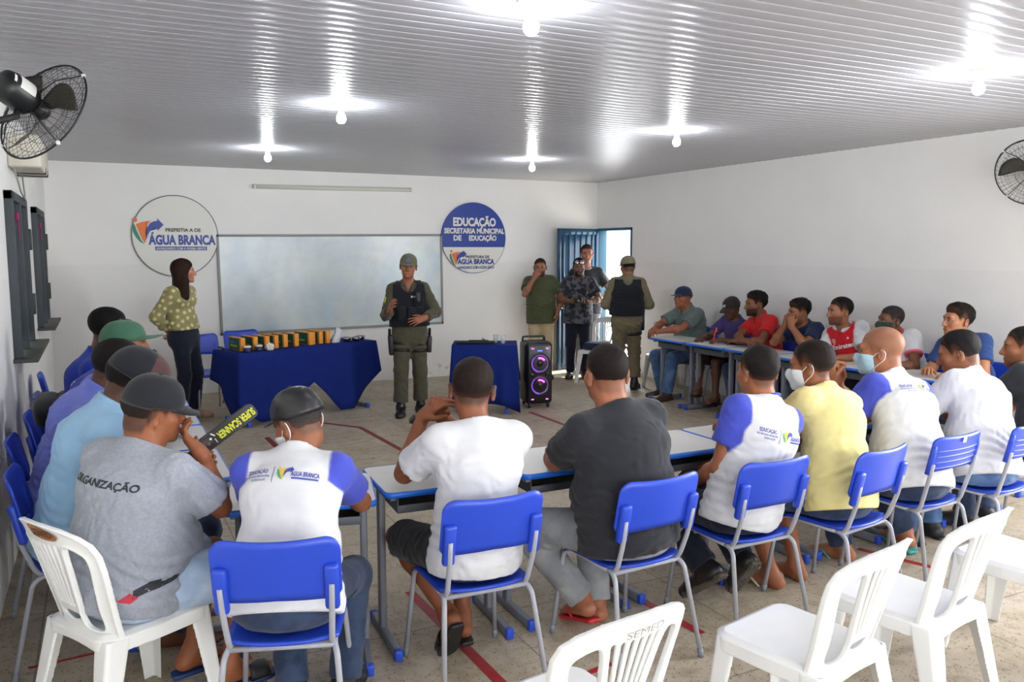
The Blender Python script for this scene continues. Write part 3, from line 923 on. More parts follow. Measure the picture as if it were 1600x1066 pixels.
# ------------------------------------------------------------------ lamps, fans, signs and the things on the tables
M_BAKE = mat('cream_bakelite', (205, 190, 150), rough=.45)
M_BULB = mat('bulb_glow', (255, 255, 255), emit=(244, 250, 255), estr=BULB_POWER)
BULBS = [((1.55, 5.80), 'ceiling bulb on a cream holder above the middle left of the room'), ((1.55, 8.60), 'ceiling bulb nearest the whiteboard, above the long table'),
         ((4.38, 8.35), 'ceiling bulb above the speaker near the back wall'), ((4.42, 5.80), 'ceiling bulb above the middle right of the room'),
         ((4.48, 3.14), 'ceiling bulb on a cream holder at the right of the photo'), ((1.62, 3.10), 'brightest ceiling bulb at the top edge of the photo'),
         ((1.60, .40), 'added unseen ceiling bulb above the photographer, outside the frame at the left'), ((4.50, .45), 'added unseen ceiling bulb above the photographer, outside the frame at the right'),  # unseen pair continuing the grid, added to light the front floor
         ((1.60, -2.1), 'added unseen rearmost ceiling bulb behind the photographer, at the left'), ((4.50, -2.1), 'added unseen rearmost ceiling bulb behind the photographer, at the right')]  # unseen rear pair, added to brighten the floor near the camera
b0 = None
for (x, y), lab in BULBS:
    if b0 is None:
        b0 = thing('ceiling_bulb', lab, 'light bulb', (x, y, ZC), 0, 'ceiling bulbs')
        ba = MB(); ba.lathe([(.058, 0), (.060, -.008), (.050, -.014), (.022, -.018), (.021, -.045), (.018, -.050)], 24); ba.build('lamp_holder', M_BAKE, b0)
        bu = MB(); bu.lathe([(.012, -.048), (.014, -.060), (.024, -.075), (.031, -.092), (.033, -.105), (.029, -.122), (.018, -.134), (.004, -.138)], 14); bu.build('bulb', M_BULB, b0)
    else: dup(b0, (x, y, ZC), 0, lab, 'ceiling bulbs')

# ---- wall fan
M_BLACK = mat('black_plastic', (24, 25, 27), rough=.4)
M_WIRE = mat('black_wire', (38, 38, 40), rough=.45)
M_LABEL = mat('paper_label', (222, 222, 218), rough=.6)
def make_fan(name, label, loc, axis, wall, blade_col):
    t = thing(name, label, 'fan', loc)
    q = Vector(axis).to_track_quat('Z', 'Y').to_matrix().to_4x4()
    R = .262
    cage = MB()
    for front in (0, 1):
        for k in range(44):
            a = 2 * PI * k / 44
            pts = []
            for j in range(7):
                r = .05 + (R - .05) * j / 6
                z = (.055 * (1 - (r / R) ** 2.4)) if front else (-.075 * (1 - (r / R) ** 3) - .01)
                a2 = a + .10 * (1 - r / R)
                pts.append(q @ Vector((r * math.cos(a2), r * math.sin(a2), z)))
            cage.tube(pts, .0011, n=4, cap=False)
        for r in (.09, .15, .21, .255):
            z = (.055 * (1 - (r / R) ** 2.4)) if front else (-.075 * (1 - (r / R) ** 3) - .01)
            cage.tube([q @ Vector((r * math.cos(2 * PI * k / 36), r * math.sin(2 * PI * k / 36), z)) for k in range(36)], .0013, n=4, closed=True)
    cage.build('cage', M_WIRE, t)
    rim = MB(); rim.tube([q @ Vector((R * math.cos(2 * PI * k / 48), R * math.sin(2 * PI * k / 48), -.005)) for k in range(48)], .005, n=8, closed=True)
    for k in range(4):
        a = PI / 4 + k * PI / 2
        rim.tube([q @ Vector((.06 * math.cos(a), .06 * math.sin(a), -.085)), q @ Vector((.16 * math.cos(a), .16 * math.sin(a), -.075)), q @ Vector((R * math.cos(a), R * math.sin(a), -.008))], .0032, n=6)
    rim.build('rim', M_BLACK, t)
    for k in range(4):
        a = PI / 4 + k * PI / 2
        cl = MB(); cl.box(q @ Vector((R * math.cos(a), R * math.sin(a), -.005)), (.018, .018, .018), bev=.003)
        cl.build('cage_clip', M_LABEL, t)
    for k in range(3):
        bl = MB()
        a0 = 2 * PI * k / 3 + .4
        P, N = [], []
        for i in range(9):
            r = .04 + .20 * i / 8
            row, nr = [], []
            for j in range(7):
                u = j / 6
                span = (.5 + .9 * math.sin(PI * min(1, i / 8 * .9 + .1))) * .62
                a = a0 + span * (u - .5) + .55 * (i / 8) ** 1.5
                row.append(q @ Vector((r * math.cos(a), r * math.sin(a), -.02 + .05 * (u - .5) - .012 * i / 8)))
                nr.append(q.to_3x3() @ Vector((0, 0, 1)))
            P.append(row); N.append(nr)
        bl.slab(P, N, .003)
        bl.build('fan_blade', mat('fan_blade', blade_col, .45), t)
    hb = MB(); hb.lathe([(.045, -.05), (.047, .0), (.03, .018), (.004, .022)], 20, M=q); hb.build('hub', M_BLACK, t)
    mo = MB(); mo.lathe([(.072, -.085), (.078, -.11), (.078, -.20), (.068, -.235), (.035, -.25), (.004, -.252)], 26, M=q)
    mo.box(q @ Vector((0, .085, -.12)), (.02, .02, .05), bev=.004, rot=q.to_3x3()); mot = mo.build('motor', M_BLACK, t)
    lb = MB()
    for (a0, a1, z0, z1) in ((1.9, 3.2, -.195, -.115), (2.4, 3.0, -.228, -.205)):
        P = [[q @ Vector(((.0788 if z0 > -.2 else .0735) * math.cos(a0 + (a1 - a0) * i / 8), (.0788 if z0 > -.2 else .0735) * math.sin(a0 + (a1 - a0) * i / 8), z)) for z in (z0, z1)] for i in range(9)]
        lb.grid(P)
    lb.build('label_plate', M_LABEL, mot)
    br = MB()
    base = q @ Vector((0, 0, -.16)); w = Vector(wall) - Vector(loc)
    br.tube([base, base + Vector((0, 0, -.11)), w + Vector((0, 0, 0))], .016, n=10)
    nrm_ = Vector((1 if wall[0] < 0 else -1, 0, 0))
    br.box(w + nrm_ * .012, (.02, .10, .16), bev=.005); br.build('wall_bracket', M_BLACK, t)
    return t
make_fan('wall_fan', 'black wall fan seen from behind, high on the left wall', (-.204, 4.70, 2.46), (.676, .595, -.434), (XL + .005, 4.30, 2.30), (62, 60, 52))
make_fan('wall_fan', 'wall fan cut by the right edge of the photo', (6.62, 4.16, 2.40), (-.86, -.18, -.30), (XR - .005, 4.16, 2.20), (112, 112, 96))

# ---- small split box and its cable below the left fan
ac = thing('junction_box', 'cream metal box with dark slots high on the left wall behind the fan', 'box', (XL, 7.05, 2.46))
m = MB(); m.box((.10, 0, 0), (.20, .95, .22), bev=.015); m.build('housing', mat('cream_metal', (205, 200, 185), .5, var=.1, scale=6), ac)
m = MB()
for yy in (.05, .30): m.box((.10, yy, -.09), (.205, .05, .05), bev=.004)
m.build('slot', M_BLACK, ac)
m = MB(); m.tube([(.03, -.40, -.10), (.05, -.20, -.26), (.06, 0, -.31), (.05, .12, -.24), (.04, .15, -.11)], .006, n=6); m.build('cable', mat('grey_cable', (150, 148, 140), .6), ac)

# ---- tube lamp on the back wall
tl = thing('tube_lamp', 'unlit fluorescent tube fixture above the whiteboard', 'lamp', (2.815, YB, 2.59))
tl.rotation_euler = (0, R_(-.6), 0)
m = MB(); m.box((0, -.025, 0), (2.1, .05, .055), bev=.006); m.build('fixture_body', mat('dusty_white_metal', (205, 203, 190), .5), tl)
m = MB(); m.tube([(-1.01, -.068, -.008), (1.01, -.068, -.008)], .015, n=12); m.build('tube', mat('glass_tube', (222, 224, 214), .15), tl)
m = MB()
for s in (-1, 1): m.box((s * 1.03, -.06, -.005), (.03, .05, .05), bev=.008)
m.build('tube_socket', mat('socket_white', (225, 225, 220), .4), tl)

# ---- whiteboard
wb = thing('whiteboard', 'large stained white board with grey frame on the back wall', 'whiteboard', (2.81, YB, 1.365))
WBW, WBH = 2.96, 1.225
m = MB(); m.box((0, -.012, 0), (WBW, .02, WBH))
m.build('board_panel', mat('whiteboard_stained', (208, 216, 214), rough=.22, spec=.5, color2=(188, 204, 214), c2scale=2.2, c2lo=.40, c2hi=.66, var=.07, scale=5), wb)
m = MB()
for s in (-1, 1):
    m.box((s * WBW / 2, -.016, 0), (.03, .032, WBH + .03), bev=.004); m.box((0, -.016, s * WBH / 2), (WBW + .03, .032, .03), bev=.004)
m.build('board_frame', mat('board_frame_grey', (140, 138, 136), .5), wb)
wb.rotation_euler = (0, R_(-.55), 0)

# ---- round signs
C_NAVY, C_ORANGE, C_GREEN = (32, 62, 148), (232, 112, 30), (28, 130, 90)
M_NAVY = mat('sign_blue', C_NAVY, .45); M_ORA = mat('sign_orange', C_ORANGE, .45); M_GRN = mat('sign_green', C_GREEN, .45)
M_SIGN = mat('sign_white', (222, 220, 214), .45); M_INKB = mat('sign_black', (38, 36, 34), .5)
LOGO = {  # emblem in a unit box: head, leaf, body and curved arrow
    'head': [(.10 + .075 * math.cos(a), .90 + .08 * math.sin(a)) for a in np.linspace(0, 2 * PI, 14, endpoint=False)],
    'leaf': [(.0, .62), (.02, .44), (.10, .26), (.22, .10), (.38, .0), (.27, .16), (.20, .34), (.13, .54), (.09, .70), (.04, .78), (.0, .72)],
    'body': [(.12, .74), (.30, .82), (.50, .86), (.64, .87), (.52, .78), (.45, .62), (.42, .42), (.42, .2), (.40, .04), (.31, .18), (.24, .36), (.18, .56)],
    'arrow': [(.43, .12), (.44, .40), (.48, .62), (.58, .78), (.72, .86), (.82, .87), (.82, .97), (1.03, .73), (.82, .50), (.82, .58), (.70, .58), (.58, .50), (.50, .36)]}
def put_logo(mb, x, y, w, h, mis, M=None, z=0.0):
    for key, mi in zip(('leaf', 'body', 'arrow', 'head'), mis):
        P = [Vector((x + a * w, y + b * h, z)) for a, b in LOGO[key]]
        if M is not None: P = [M @ p for p in P]
        # fan from the centroid keeps concave shapes clean enough when ear-clipped
        bm = bmesh.new(); vs = [bm.verts.new(p) for p in P]
        bm.faces.new(vs); bmesh.ops.triangulate(bm, faces=bm.faces[:], ngon_method='EAR_CLIP'); bm.verts.index_update()
        mb.add([v.co for v in bm.verts], [[v.index for v in f.verts] for f in bm.faces], mi); bm.free()
BACKM = lambda x, z, d: Matrix(((1, 0, 0, x), (0, 0, -1, YB - d), (0, 1, 0, z), (0, 0, 0, 1)))
sg = thing('round_sign', 'round white wall sign reading AGUA BRANCA, left of the whiteboard', 'sign', (.845, YB, 1.955), 0, 'round wall signs')
m = MB(); m.lathe([(.005, .03), (.478, .03), (.484, .024), (.484, 0)], 72, M=Matrix(((1, 0, 0, 0), (0, 0, -1, 0), (0, 1, 0, 0), (0, 0, 0, 1))), smooth=False); m.build('sign_panel', M_SIGN, sg)
m = MB(); m.tube([(.485 * math.cos(a), -.026, .485 * math.sin(a)) for a in np.linspace(0, 2 * PI, 72, endpoint=False)], .006, n=6, closed=True); m.build('sign_rim', mat('sign_rim_grey', (120, 116, 130), .5), sg)
SM = Matrix(((1, 0, 0, 0), (0, 0, -1, -.034), (0, 1, 0, 0), (0, 0, 0, 1)))
m = MB()
put_logo(m, -.475, -.10, .335, .32, (2, 1, 0, 1), SM)
put_text(m, 'PREPEITIA A DE', .088, .053, .042, .40, 3, .03, 0, SM)
put_text(m, 'ÁGUA BRANCA', .075, -.10, .115, .76, 0, .045, 0, SM)
m.add([SM @ Vector((a, b, 0)) for a, b in ((-.235, -.172), (.352, -.172), (.352, -.126), (-.235, -.126))], [(0, 1, 2, 3)], 0)
SM2 = Matrix(((1, 0, 0, 0), (0, 0, -1, -.036), (0, 1, 0, 0), (0, 0, 0, 1)))
put_text(m, 'AVANÇANDO COM A NOSSA GENTE', .058, -.163, .028, .56, 4, .02, 0, SM2)
m.build('lettering', [M_NAVY, M_ORA, M_GRN, M_INKB, M_SIGN], sg)
sg2 = thing('round_sign', 'round sign with blue upper half reading EDUCACAO, right of the whiteboard', 'sign', (4.785, YB, 1.955), 0, 'round wall signs')
rr = .492
m = MB()
arc = lambda a0, a1, n: [(rr * math.cos(a0 + (a1 - a0) * k / n), rr * math.sin(a0 + (a1 - a0) * k / n)) for k in range(n + 1)]
cut = math.asin(-.13 / rr)
PM = Matrix(((1, 0, 0, 0), (0, 0, -1, 0), (0, 1, 0, 0), (0, 0, 0, 1)))
m.prism(arc(cut, PI - cut, 48), 0, .03, 0, PM); m.prism(arc(PI - cut, 2 * PI + cut, 32), 0, .03, 1, PM)
m.build('sign_panel', [M_NAVY, M_SIGN], sg2)
m = MB()
m.tube([(.494 * math.cos(a), -.026, .494 * math.sin(a)) for a in np.linspace(0, 2 * PI, 72, endpoint=False)], .005, n=6, closed=True); m.build('sign_rim', M_NAVY, sg2)
m = MB()
put_text(m, 'EDUCAÇÃO', .01, .17, .115, .66, 4, .045, 0, SM)
put_text(m, 'SECRETARIA MUNICIPAL', .01, .065, .072, .93, 4, .045, 0, SM)
put_text(m, 'DE', -.255, -.035, .072, .12, 4, .045, 0, SM); put_text(m, 'EDUCAÇÃO', .135, -.035, .072, .43, 4, .045, 0, SM)
put_logo(m, -.375, -.395, .25, .23, (2, 1, 0, 1), SM)
put_text(m, 'PREFEITURA DE', .05, -.285, .038, .37, 3, .03, 0, SM)
put_text(m, 'ÁGUA BRANCA', .03, -.368, .072, .57, 0, .045, 0, SM)
put_text(m, 'AVANÇANDO COM A NOSSA GENTE', .03, -.435, .040, .56, 0, .03, 0, SM)
m.build('lettering', [M_NAVY, M_ORA, M_GRN, M_INKB, M_SIGN], sg2)

# ---- cloth-covered tables
M_CLOTH = mat('navy_cloth', (14, 36, 108), rough=.85, spec=.2, var=.08, scale=20, bump=.15, bscale=300, bdist=.002)
def make_cloth(name, label, loc, rz, w, d, h, hem, group):
    """hem(side, t) -> height of the hem; side 0 front, 1 right, 2 back, 3 left; t runs 0..1 anticlockwise"""
    t = thing(name, label, 'tablecloth', loc, rz, group)
    sides = [((-w / 2, -d / 2), (w / 2, -d / 2)), ((w / 2, -d / 2), (w / 2, d / 2)), ((w / 2, d / 2), (-w / 2, d / 2)), ((-w / 2, d / 2), (-w / 2, -d / 2))]
    P = []
    rnd = random.Random(5)
    for si, (a, b) in enumerate(sides):
        n = 40 if si % 2 == 0 else 16
        ox, oy = [(0, -1), (1, 0), (0, 1), (-1, 0)][si]
        px, py = [(1, 0), (1, 0), (-1, 0), (-1, 0)][si] if False else (0, 0)
        for k in range(n):
            u = k / n
            x, y = a[0] + (b[0] - a[0]) * u, a[1] + (b[1] - a[1]) * u
            col = [Vector((x * .97, y * .97, h + .003)), Vector((x, y, h + .002))]
            z1 = hem(si, u)
            corner = max(0, 1 - min(u, 1 - u) * (9 if si % 2 == 0 else 4))
            for j in range(1, 9):
                v = j / 8
                fold_ = .012 * math.sin(u * (26 if si % 2 == 0 else 9) + si) * v + .02 * v
                cx = math.copysign(corner * .045 * v, x)
                cy = math.copysign(corner * .045 * v, y)
                col.append(Vector((x + ox * (.004 + fold_) + (cx if ox == 0 else 0), y + oy * (.004 + fold_) + (cy if oy == 0 else 0), h + (z1 - h) * v)))
            P.append(col)
    m = MB(); m.grid(P, closed_u=True)
    m.add([c[0] for c in P], [tuple(range(len(P)))])
    o = m.build('cloth', M_CLOTH, t)
    o.modifiers.new('thickness', 'SOLIDIFY').thickness = .0025
    return t
def lerpz(pts):
    xs = [p[0] for p in pts]; zs = [p[1] for p in pts]
    return lambda u: float(np.interp(u, xs, zs))
f0 = lerpz([(0, .22), (.05, .14), (.13, .04), (.25, .04), (.34, .16), (.50, .385), (.60, .22), (.70, .03), (.80, .03), (.9, .24), (1, .42)])
f1 = lerpz([(0, .42), (.5, .50), (1, .45)]); f2 = lerpz([(0, .45), (.5, .3), (1, .45)]); f3 = lerpz([(0, .45), (.35, .40), (.8, .08), (1, .16)])
TB = (1.90, 9.08); TBR = R_(20.4)
def make_table(name, label, loc, rz, w, d):
    t = thing(name, label, 'table', loc, rz)
    m = MB(); m.box((0, 0, .745), (w, d, .025), bev=.004); m.build('tabletop', M_TOP, t)
    for sx in (-1, 1):
        m = MB(); m.box((sx * (w / 2 - .10), .03, .37), (.035, .05, .72), bev=.005); lg = m.build('leg', M_DARKGREY, t)
        m = MB(); m.box((sx * (w / 2 - .10), 0, .025), (.035, d - .02, .045), bev=.006); fb = m.build('foot_bar', M_DARKGREY, lg)
        m = MB()
        for e in (-1, 1): m.box((sx * (w / 2 - .10), e * (d / 2 - .015), .026), (.040, .035, .052), bev=.006)
        m.build('end_cap', M_CAPBLUE, lg)
    return t
make_table('long_table', 'long table hidden under the long navy cloth, only its feet showing', (*TB, 0), TBR, 1.68, .48)
make_cloth('tablecloth', 'navy cloth with pointed hem draped over the long table by the whiteboard', (*TB, 0), TBR, 1.71, .51, .760, lambda s, u: (f0, f1, f2, f3)[s](u), 'navy tablecloths')
g0 = lerpz([(0, .14), (.3, .13), (.6, .12), (.8, .10), (1, .02)]); g1 = lerpz([(0, .02), (1, .3)]); g2 = lerpz([(0, .3), (1, .3)]); g3 = lerpz([(0, .3), (1, .14)])
TS = (3.80, 8.36); TSR = R_(-26)
make_table('small_table', 'small table hidden under the navy cloth beside the speaker', (*TS, 0), TSR, .68, .44)
make_cloth('tablecloth', 'navy cloth draped over the small table beside the party speaker', (*TS, 0), TSR, .71, .47, .760, lambda s, u: (g0, g1, g2, g3)[s](u), 'navy tablecloths')

def at_table(base, rz, x, y): return (base[0] + x * math.cos(rz) - y * math.sin(rz), base[1] + x * math.sin(rz) + y * math.cos(rz), .7665)
# ---- orange and green boxes in a row
M_OB = mat('box_orange', (222, 140, 36), .55); M_GB = mat('box_green', (22, 84, 66), .55); M_YB = mat('box_yellow', (196, 160, 40), .55)
def make_box(name, label, th):
    t = tag(bpy.data.objects.new(name, None), label, 'box', 'orange and green boxes on the long table'); COL.objects.link(t)
    D, H = .27, .135
    m = MB(); m.box((0, D / 2, H / 2), (th, D, H), bev=.002); m.build('carton', M_OB, t)
    m = MB()
    for s in (-1, 1):
        m.box((s * (th / 2 + .0006), D / 2 + .01, H / 2), (.001, D - .04, H - .012), 0)
        m.box((s * (th / 2 + .0012), D / 2 + .02, H * .36), (.001, D - .12, .018), 1); m.box((s * (th / 2 + .0012), D / 2 + .06, H * .62), (.001, .10, .03), 2)
    m.build('printed_panel', [M_GB, M_YB, mat('box_teal', (40, 120, 120), .55)], t)
    return t
bx0 = None
ORD = ['first of the row, at the left end', 'second from the left end', 'third from the left end', 'fourth from the left end', 'fifth from the left end', 'sixth from the left, before the gap',
       'seventh, the thicker one after the gap', 'second last of the row', 'last of the row, at the right end']
for k, (xx, lab) in enumerate(zip((-.725, -.575, -.455, -.345, -.225, -.105, .085, .215, .295), ORD)):
    full = 'orange and green box on the long table, ' + lab
    p = at_table(TB, TBR, xx, -.13 + .015 * math.sin(k * 2))
    if k == 6:
        o = make_box('scanner_box', full, .078); o.location = p; o.rotation_euler.z = TBR + R_(4)
    elif bx0 is None:
        bx0 = make_box('scanner_box', full, .048); bx0.location = p; bx0.rotation_euler.z = TBR + R_(-2)
    else: dup(bx0, p, TBR + R_(-3 + (k * 37 % 7)), full)
M_GLASS = mat('clear_glass', (225, 230, 232), rough=.05, alpha=.32)
M_LID = mat('white_lid', (225, 225, 222), .4); M_NAVYP = mat('navy_label', (30, 44, 84), .5)
for k, (x, y) in enumerate(((-.72, -.205), (-.59, -.20))):
    t = thing('jar', ['white-lidded glass jar at the front left corner of the long table', 'white-lidded glass jar second from the left corner of the long table'][k], 'jar', at_table(TB, TBR, x, y), 0, 'white-lidded jars')
    m = MB(); m.lathe([(.002, 0), (.034, 0), (.036, .01), (.036, .045)], 20); m.build('jar_body', M_NAVYP, t)
    m = MB(); m.lathe([(.037, .045), (.037, .058), (.034, .061), (.002, .061)], 20); m.build('lid', M_LID, t)
m = MB()
rnd = random.Random(3)
bm = bmesh.new(); bmesh.ops.create_icosphere(bm, subdivisions=3, radius=.045)
for v in bm.verts: v.co *= 1 + .22 * (rnd.random() - .5); v.co.z = max(v.co.z, -.030)
bm.verts.index_update(); m.add([v.co + Vector((0, 0, .030)) for v in bm.verts], [[v.index for v in f.verts] for f in bm.faces]); bm.free()
tag(m.build('crumpled_paper', mat('paper_white', (214, 208, 205), .7), None, at_table(TB, TBR, -.475, -.215)), 'crumpled white paper ball at the front edge of the long table', 'paper')
m = MB()
P = []
for i in range(13):
    a = 2 * PI * i / 12
    P.append([Vector((.05 * math.cos(a) * (1 - .35 * v) + .03 * v + .012 * math.sin(a * 3 + v * 5), .035 * math.sin(a) * (1 - .5 * v) + .01 * math.cos(a * 4), .16 * v * (1 + .1 * math.sin(2 * a)))) for v in (0, .2, .4, .6, .8, 1)])
m.grid(P); tag(m.build('plastic_bag', mat('bag_plastic', (216, 216, 220), .35, trans=.35), None, at_table(TB, TBR, .40, -.12)), 'crumpled clear plastic bag after the last orange box on the long table', 'bag')
M_STEEL = mat('polished_steel', (190, 192, 198), .18, metal=1.0)
for k, (x, y, l) in enumerate(((.52, -.15, 'left one'), (.62, -.20, 'middle and front one'), (.73, -.13, 'right one at the table end'))):
    m = MB(); m.lathe([(.002, .003), (.030, .003), (.048, .028), (.056, .050), (.053, .050), (.045, .030), (.028, .008), (.002, .007)], 24, caps=False)
    tag(m.build('steel_bowl', M_STEEL, None, at_table(TB, TBR, x, y)), 'small steel bowl on the long table, ' + l, 'bowl', 'steel bowls')
m = MB(); m.box((0, 0, .013), (.10, .06, .026), bev=.008); 
tag(m.build('yellow_sponge', mat('sponge', (216, 190, 96), .9, bump=.4, bscale=200), None, (at_table(TB, TBR, .625, -.06)[0], at_table(TB, TBR, .625, -.06)[1], .7665), TBR + .3), 'flat yellow sponge behind the steel bowls on the long table', 'sponge')
# dark cable adaptor lying at the left end
m = MB(); m.tube([(0, 0, .012), (.06, .02, .014), (.12, .0, .012), (.16, .04, .012)], .009, n=8)
tag(m.build('black_cable', M_BLACK, None, at_table(TB, TBR, -.80, .12), TBR + 1.2), 'short black cable lying on the left end of the long table', 'cable')
# ---- small table: folded dark garment and two glasses
m = MB(); m.box((0, 0, .012), (.42, .12, .022), bev=.010); m.box((.03, .02, .027), (.22, .07, .012), bev=.006); m.tube([(.08, 0, .03), (.07, .0, .055), (.10, .01, .04)], .006, n=6)
tag(m.build('folded_vest', mat('dark_green_cloth', (34, 40, 34), .9, bump=.3, bscale=80), None, at_table(TS, TSR, -.10, -.09), TSR), 'dark folded vest lying on the small navy table', 'vest')
for k, (x, l) in enumerate(((.12, 'left'), (.20, 'right'))):
    m = MB(); m.lathe([(.002, 0), (.024, 0), (.031, .088), (.0295, .088), (.023, .008), (.002, .006)], 24, caps=False)
    tag(m.build('drinking_glass', M_GLASS, None, at_table(TS, TSR, x, -.02 - .06 * k)), 'clear drinking glass on the small navy table, the %s of two' % l, 'glass', 'drinking glasses on the small table')

# ---- party speaker
sp = thing('party_speaker', 'tall black party speaker with two purple-lit woofers on the floor', 'speaker', (4.44, 8.36, 0), R_(-12))
SW, SD, SH = .315, .32, .80
m = MB(); m.box((0, 0, .045 + (SH - .09) / 2), (SW, SD, SH - .09), bev=.045, seg=4); m.build('cabinet', mat('speaker_black', (22, 22, 24), .4), sp)
m = MB(); m.box((0, -SD / 2 - .004, .40), (SW - .05, .012, SH - .17), bev=.012, seg=3); m.build('front_panel', mat('speaker_front', (14, 14, 16), .3), sp)
M_PUR = mat('led_purple', (60, 20, 90), emit=(150, 70, 255), estr=.6); M_MAG = mat('led_magenta', (255, 60, 200), emit=(255, 80, 220), estr=3.0); M_VIO = mat('cone_painted_glow', (140, 96, 190), .25, spec=.7)  # cone colour is brightened violet to carry the LED glow
FX = Matrix(((1, 0, 0, 0), (0, 0, -1, 0), (0, 1, 0, 0), (0, 0, 0, 1)))
for z in (.515, .265):
    T = Matrix.Translation((0, -SD / 2 - .010, z)) @ FX
    m = MB(); m.lathe([(.118, .0), (.118, .012), (.104, .014), (.100, .006)], 40, M=T, caps=False); wf = m.build('woofer', M_BLACK, sp)
    m = MB(); m.lathe([(.100, .006), (.072, -.006), (.045, -.012)], 40, M=T, caps=False); m.build('cone', M_VIO, wf)
    m = MB(); m.lathe([(.045, -.010), (.034, .008), (.012, .014), (.002, .015)], 28, M=T, caps=False); m.build('dust_cap', M_BLACK, wf)
    m = MB(); m.tube([T @ Vector((.098 * math.cos(a), .098 * math.sin(a), .009)) for a in np.linspace(2.3, 4.6, 16)], .007, n=6); m.build('light_ring', M_PUR, wf)
    m = MB(); m.tube([T @ Vector((.060 * math.cos(a), .060 * math.sin(a), .004)) for a in np.linspace(.6, 1.9, 10)], .010, n=6); m.build('light_spot', M_MAG, wf)
m = MB()
for x, z in ((-.085, .685), (.085, .685), (-.085, .105), (.085, .105)): m.box((x, -SD / 2 - .012, z), (.030, .008, .010), bev=.003)
m.build('corner_light', M_MAG, sp)
m = MB(); m.box((0, -SD / 2 - .012, .658), (.055, .006, .014), bev=.002); m.build('display', mat('display_blue', (20, 40, 160), emit=(60, 90, 255), estr=2.5), sp)
m = MB()
for x in (-.09, .09): m.lathe([(.026, 0), (.026, .008), (.012, .012), (.002, .012)], 20, M=Matrix.Translation((x, -SD / 2 - .010, .39)) @ FX)
m.build('tweeter', mat('tweeter_grey', (60, 60, 66), .25, metal=.6), sp)
m = MB(); m.tube(bend([(-.13, .10, .745), (-.13, .10, .795), (.13, .10, .795), (.13, .10, .745)], .02, 4), .012); m.build('handle', M_BLACK, sp)
for x in (-.11, .11):
    for y in (-.12, .12):
        m = MB(); m.lathe([(.024, -.012), (.026, -.008), (.026, .008), (.024, .012)], 18, M=Matrix.Translation((x, y, .026)) @ Matrix.Rotation(PI / 2, 4, 'Y')); m.box((x, y, .045), (.03, .05, .03), bev=.006); m.build('wheel', M_BLACK, sp)
m = MB(); m.tube([(-.02, .17, .5), (-.06, .20, .3), (-.2, .22, .02), (-.45, .25, .008), (-.7, .4, .008)], .005, n=6); m.build('power_cord', M_BLACK, sp)

# ---- red adhesive tape and paint strips on the floor
M_TAPE = mat('red_tape', (158, 34, 38), rough=.5, var=.25, scale=18)
M_TAPE2 = mat('worn_red_tape', (122, 40, 38), rough=.6, var=.3, scale=18)
def tape(pts, w, label, m_, z=.0016):
    mb = MB()
    for (a, b) in zip(pts[:-1], pts[1:]):
        A_, B_ = Vector((*a, z)), Vector((*b, z)); d = (B_ - A_).normalized(); n = Vector((-d.y, d.x, 0)) * w / 2
        mb.add([A_ - n, B_ - n, B_ + n, A_ + n, A_ - n - Vector((0, 0, .0016)), B_ - n - Vector((0, 0, .0016)), B_ + n - Vector((0, 0, .0016)), A_ + n - Vector((0, 0, .0016))],
               [(0, 1, 2, 3), (0, 4, 5, 1), (1, 5, 6, 2), (2, 6, 7, 3), (3, 7, 4, 0)])
    tag(mb.build('floor_tape', m_), label, 'floor tape', 'red tape strips on the floor')
tape([(1.385, 4.02), (1.425, 2.62)], .052, 'bright red floor tape passing under the chair of the man in the white T-shirt', M_TAPE)
tape([(1.36, 8.06), (1.38, 7.2), (1.41, 6.3)], .05, 'worn red floor tape in front of the long table, left line of the corner mark', M_TAPE2)
tape([(1.84, 8.72), (2.29, 8.10), (2.36, 6.95)], .05, 'worn red floor tape bent into a corner in front of the officer', M_TAPE2)
tape([(4.20, 8.05), (4.22, 6.6)], .05, 'worn red floor tape running out from beneath the party speaker', M_TAPE2)
tape([(2.40, 3.62), (2.455, 2.95)], .05, 'red floor tape behind the feet of the large man in black', M_TAPE)
tape([(1.70, 2.86), (1.92, 2.90)], .03, 'short red paint stroke on the floor behind the white chair marked SEMED', M_TAPE)
tape([(-.36, 3.98), (.02, 4.015)], .018, 'thin red line on the floor at the left beside the white chair', M_TAPE)
tape([(.47, 3.86), (.52, 3.35)], .06, 'red floor tape between the man in grey and the man in the leather cap', M_TAPE)
tape([(4.02, 3.42), (4.16, 3.02)], .045, 'red floor tape under the slatted-back chairs of the front row', M_TAPE)
tape([(3.55, 4.62), (3.62, 4.05)], .045, 'red floor tape in the shade under the desk of the bald man', M_TAPE2)
# ------------------------------------------------------------------ people
def rotx(a): c, s = math.cos(a), math.sin(a); return np.array([[1, 0, 0], [0, c, -s], [0, s, c]])
def roty(a): c, s = math.cos(a), math.sin(a); return np.array([[c, 0, s], [0, 1, 0], [-s, 0, c]])
def rotz(a): c, s = math.cos(a), math.sin(a); return np.array([[c, -s, 0], [s, c, 0], [0, 0, 1]])
D2R = PI / 180
I3 = np.eye(3)

def ik(a, c, l1, l2, hint):
    """two-bone solver: returns joint and (clamped) end"""
    a, c = A3(a), A3(c)
    v = c - a; L = np.linalg.norm(v)
    mx = (l1 + l2) * .998
    if L > mx: c = a + v * (mx / L); v = c - a; L = mx
    if L < abs(l1 - l2) * 1.05: L = abs(l1 - l2) * 1.05
    u = nrm(v)
    x = (l1 * l1 - l2 * l2 + L * L) / (2 * L)
    h = math.sqrt(max(l1 * l1 - x * x, 0))
    hv = A3(hint) - u * (A3(hint) @ u)
    return a + u * x + nrm(hv) * h, c

class Pose: pass

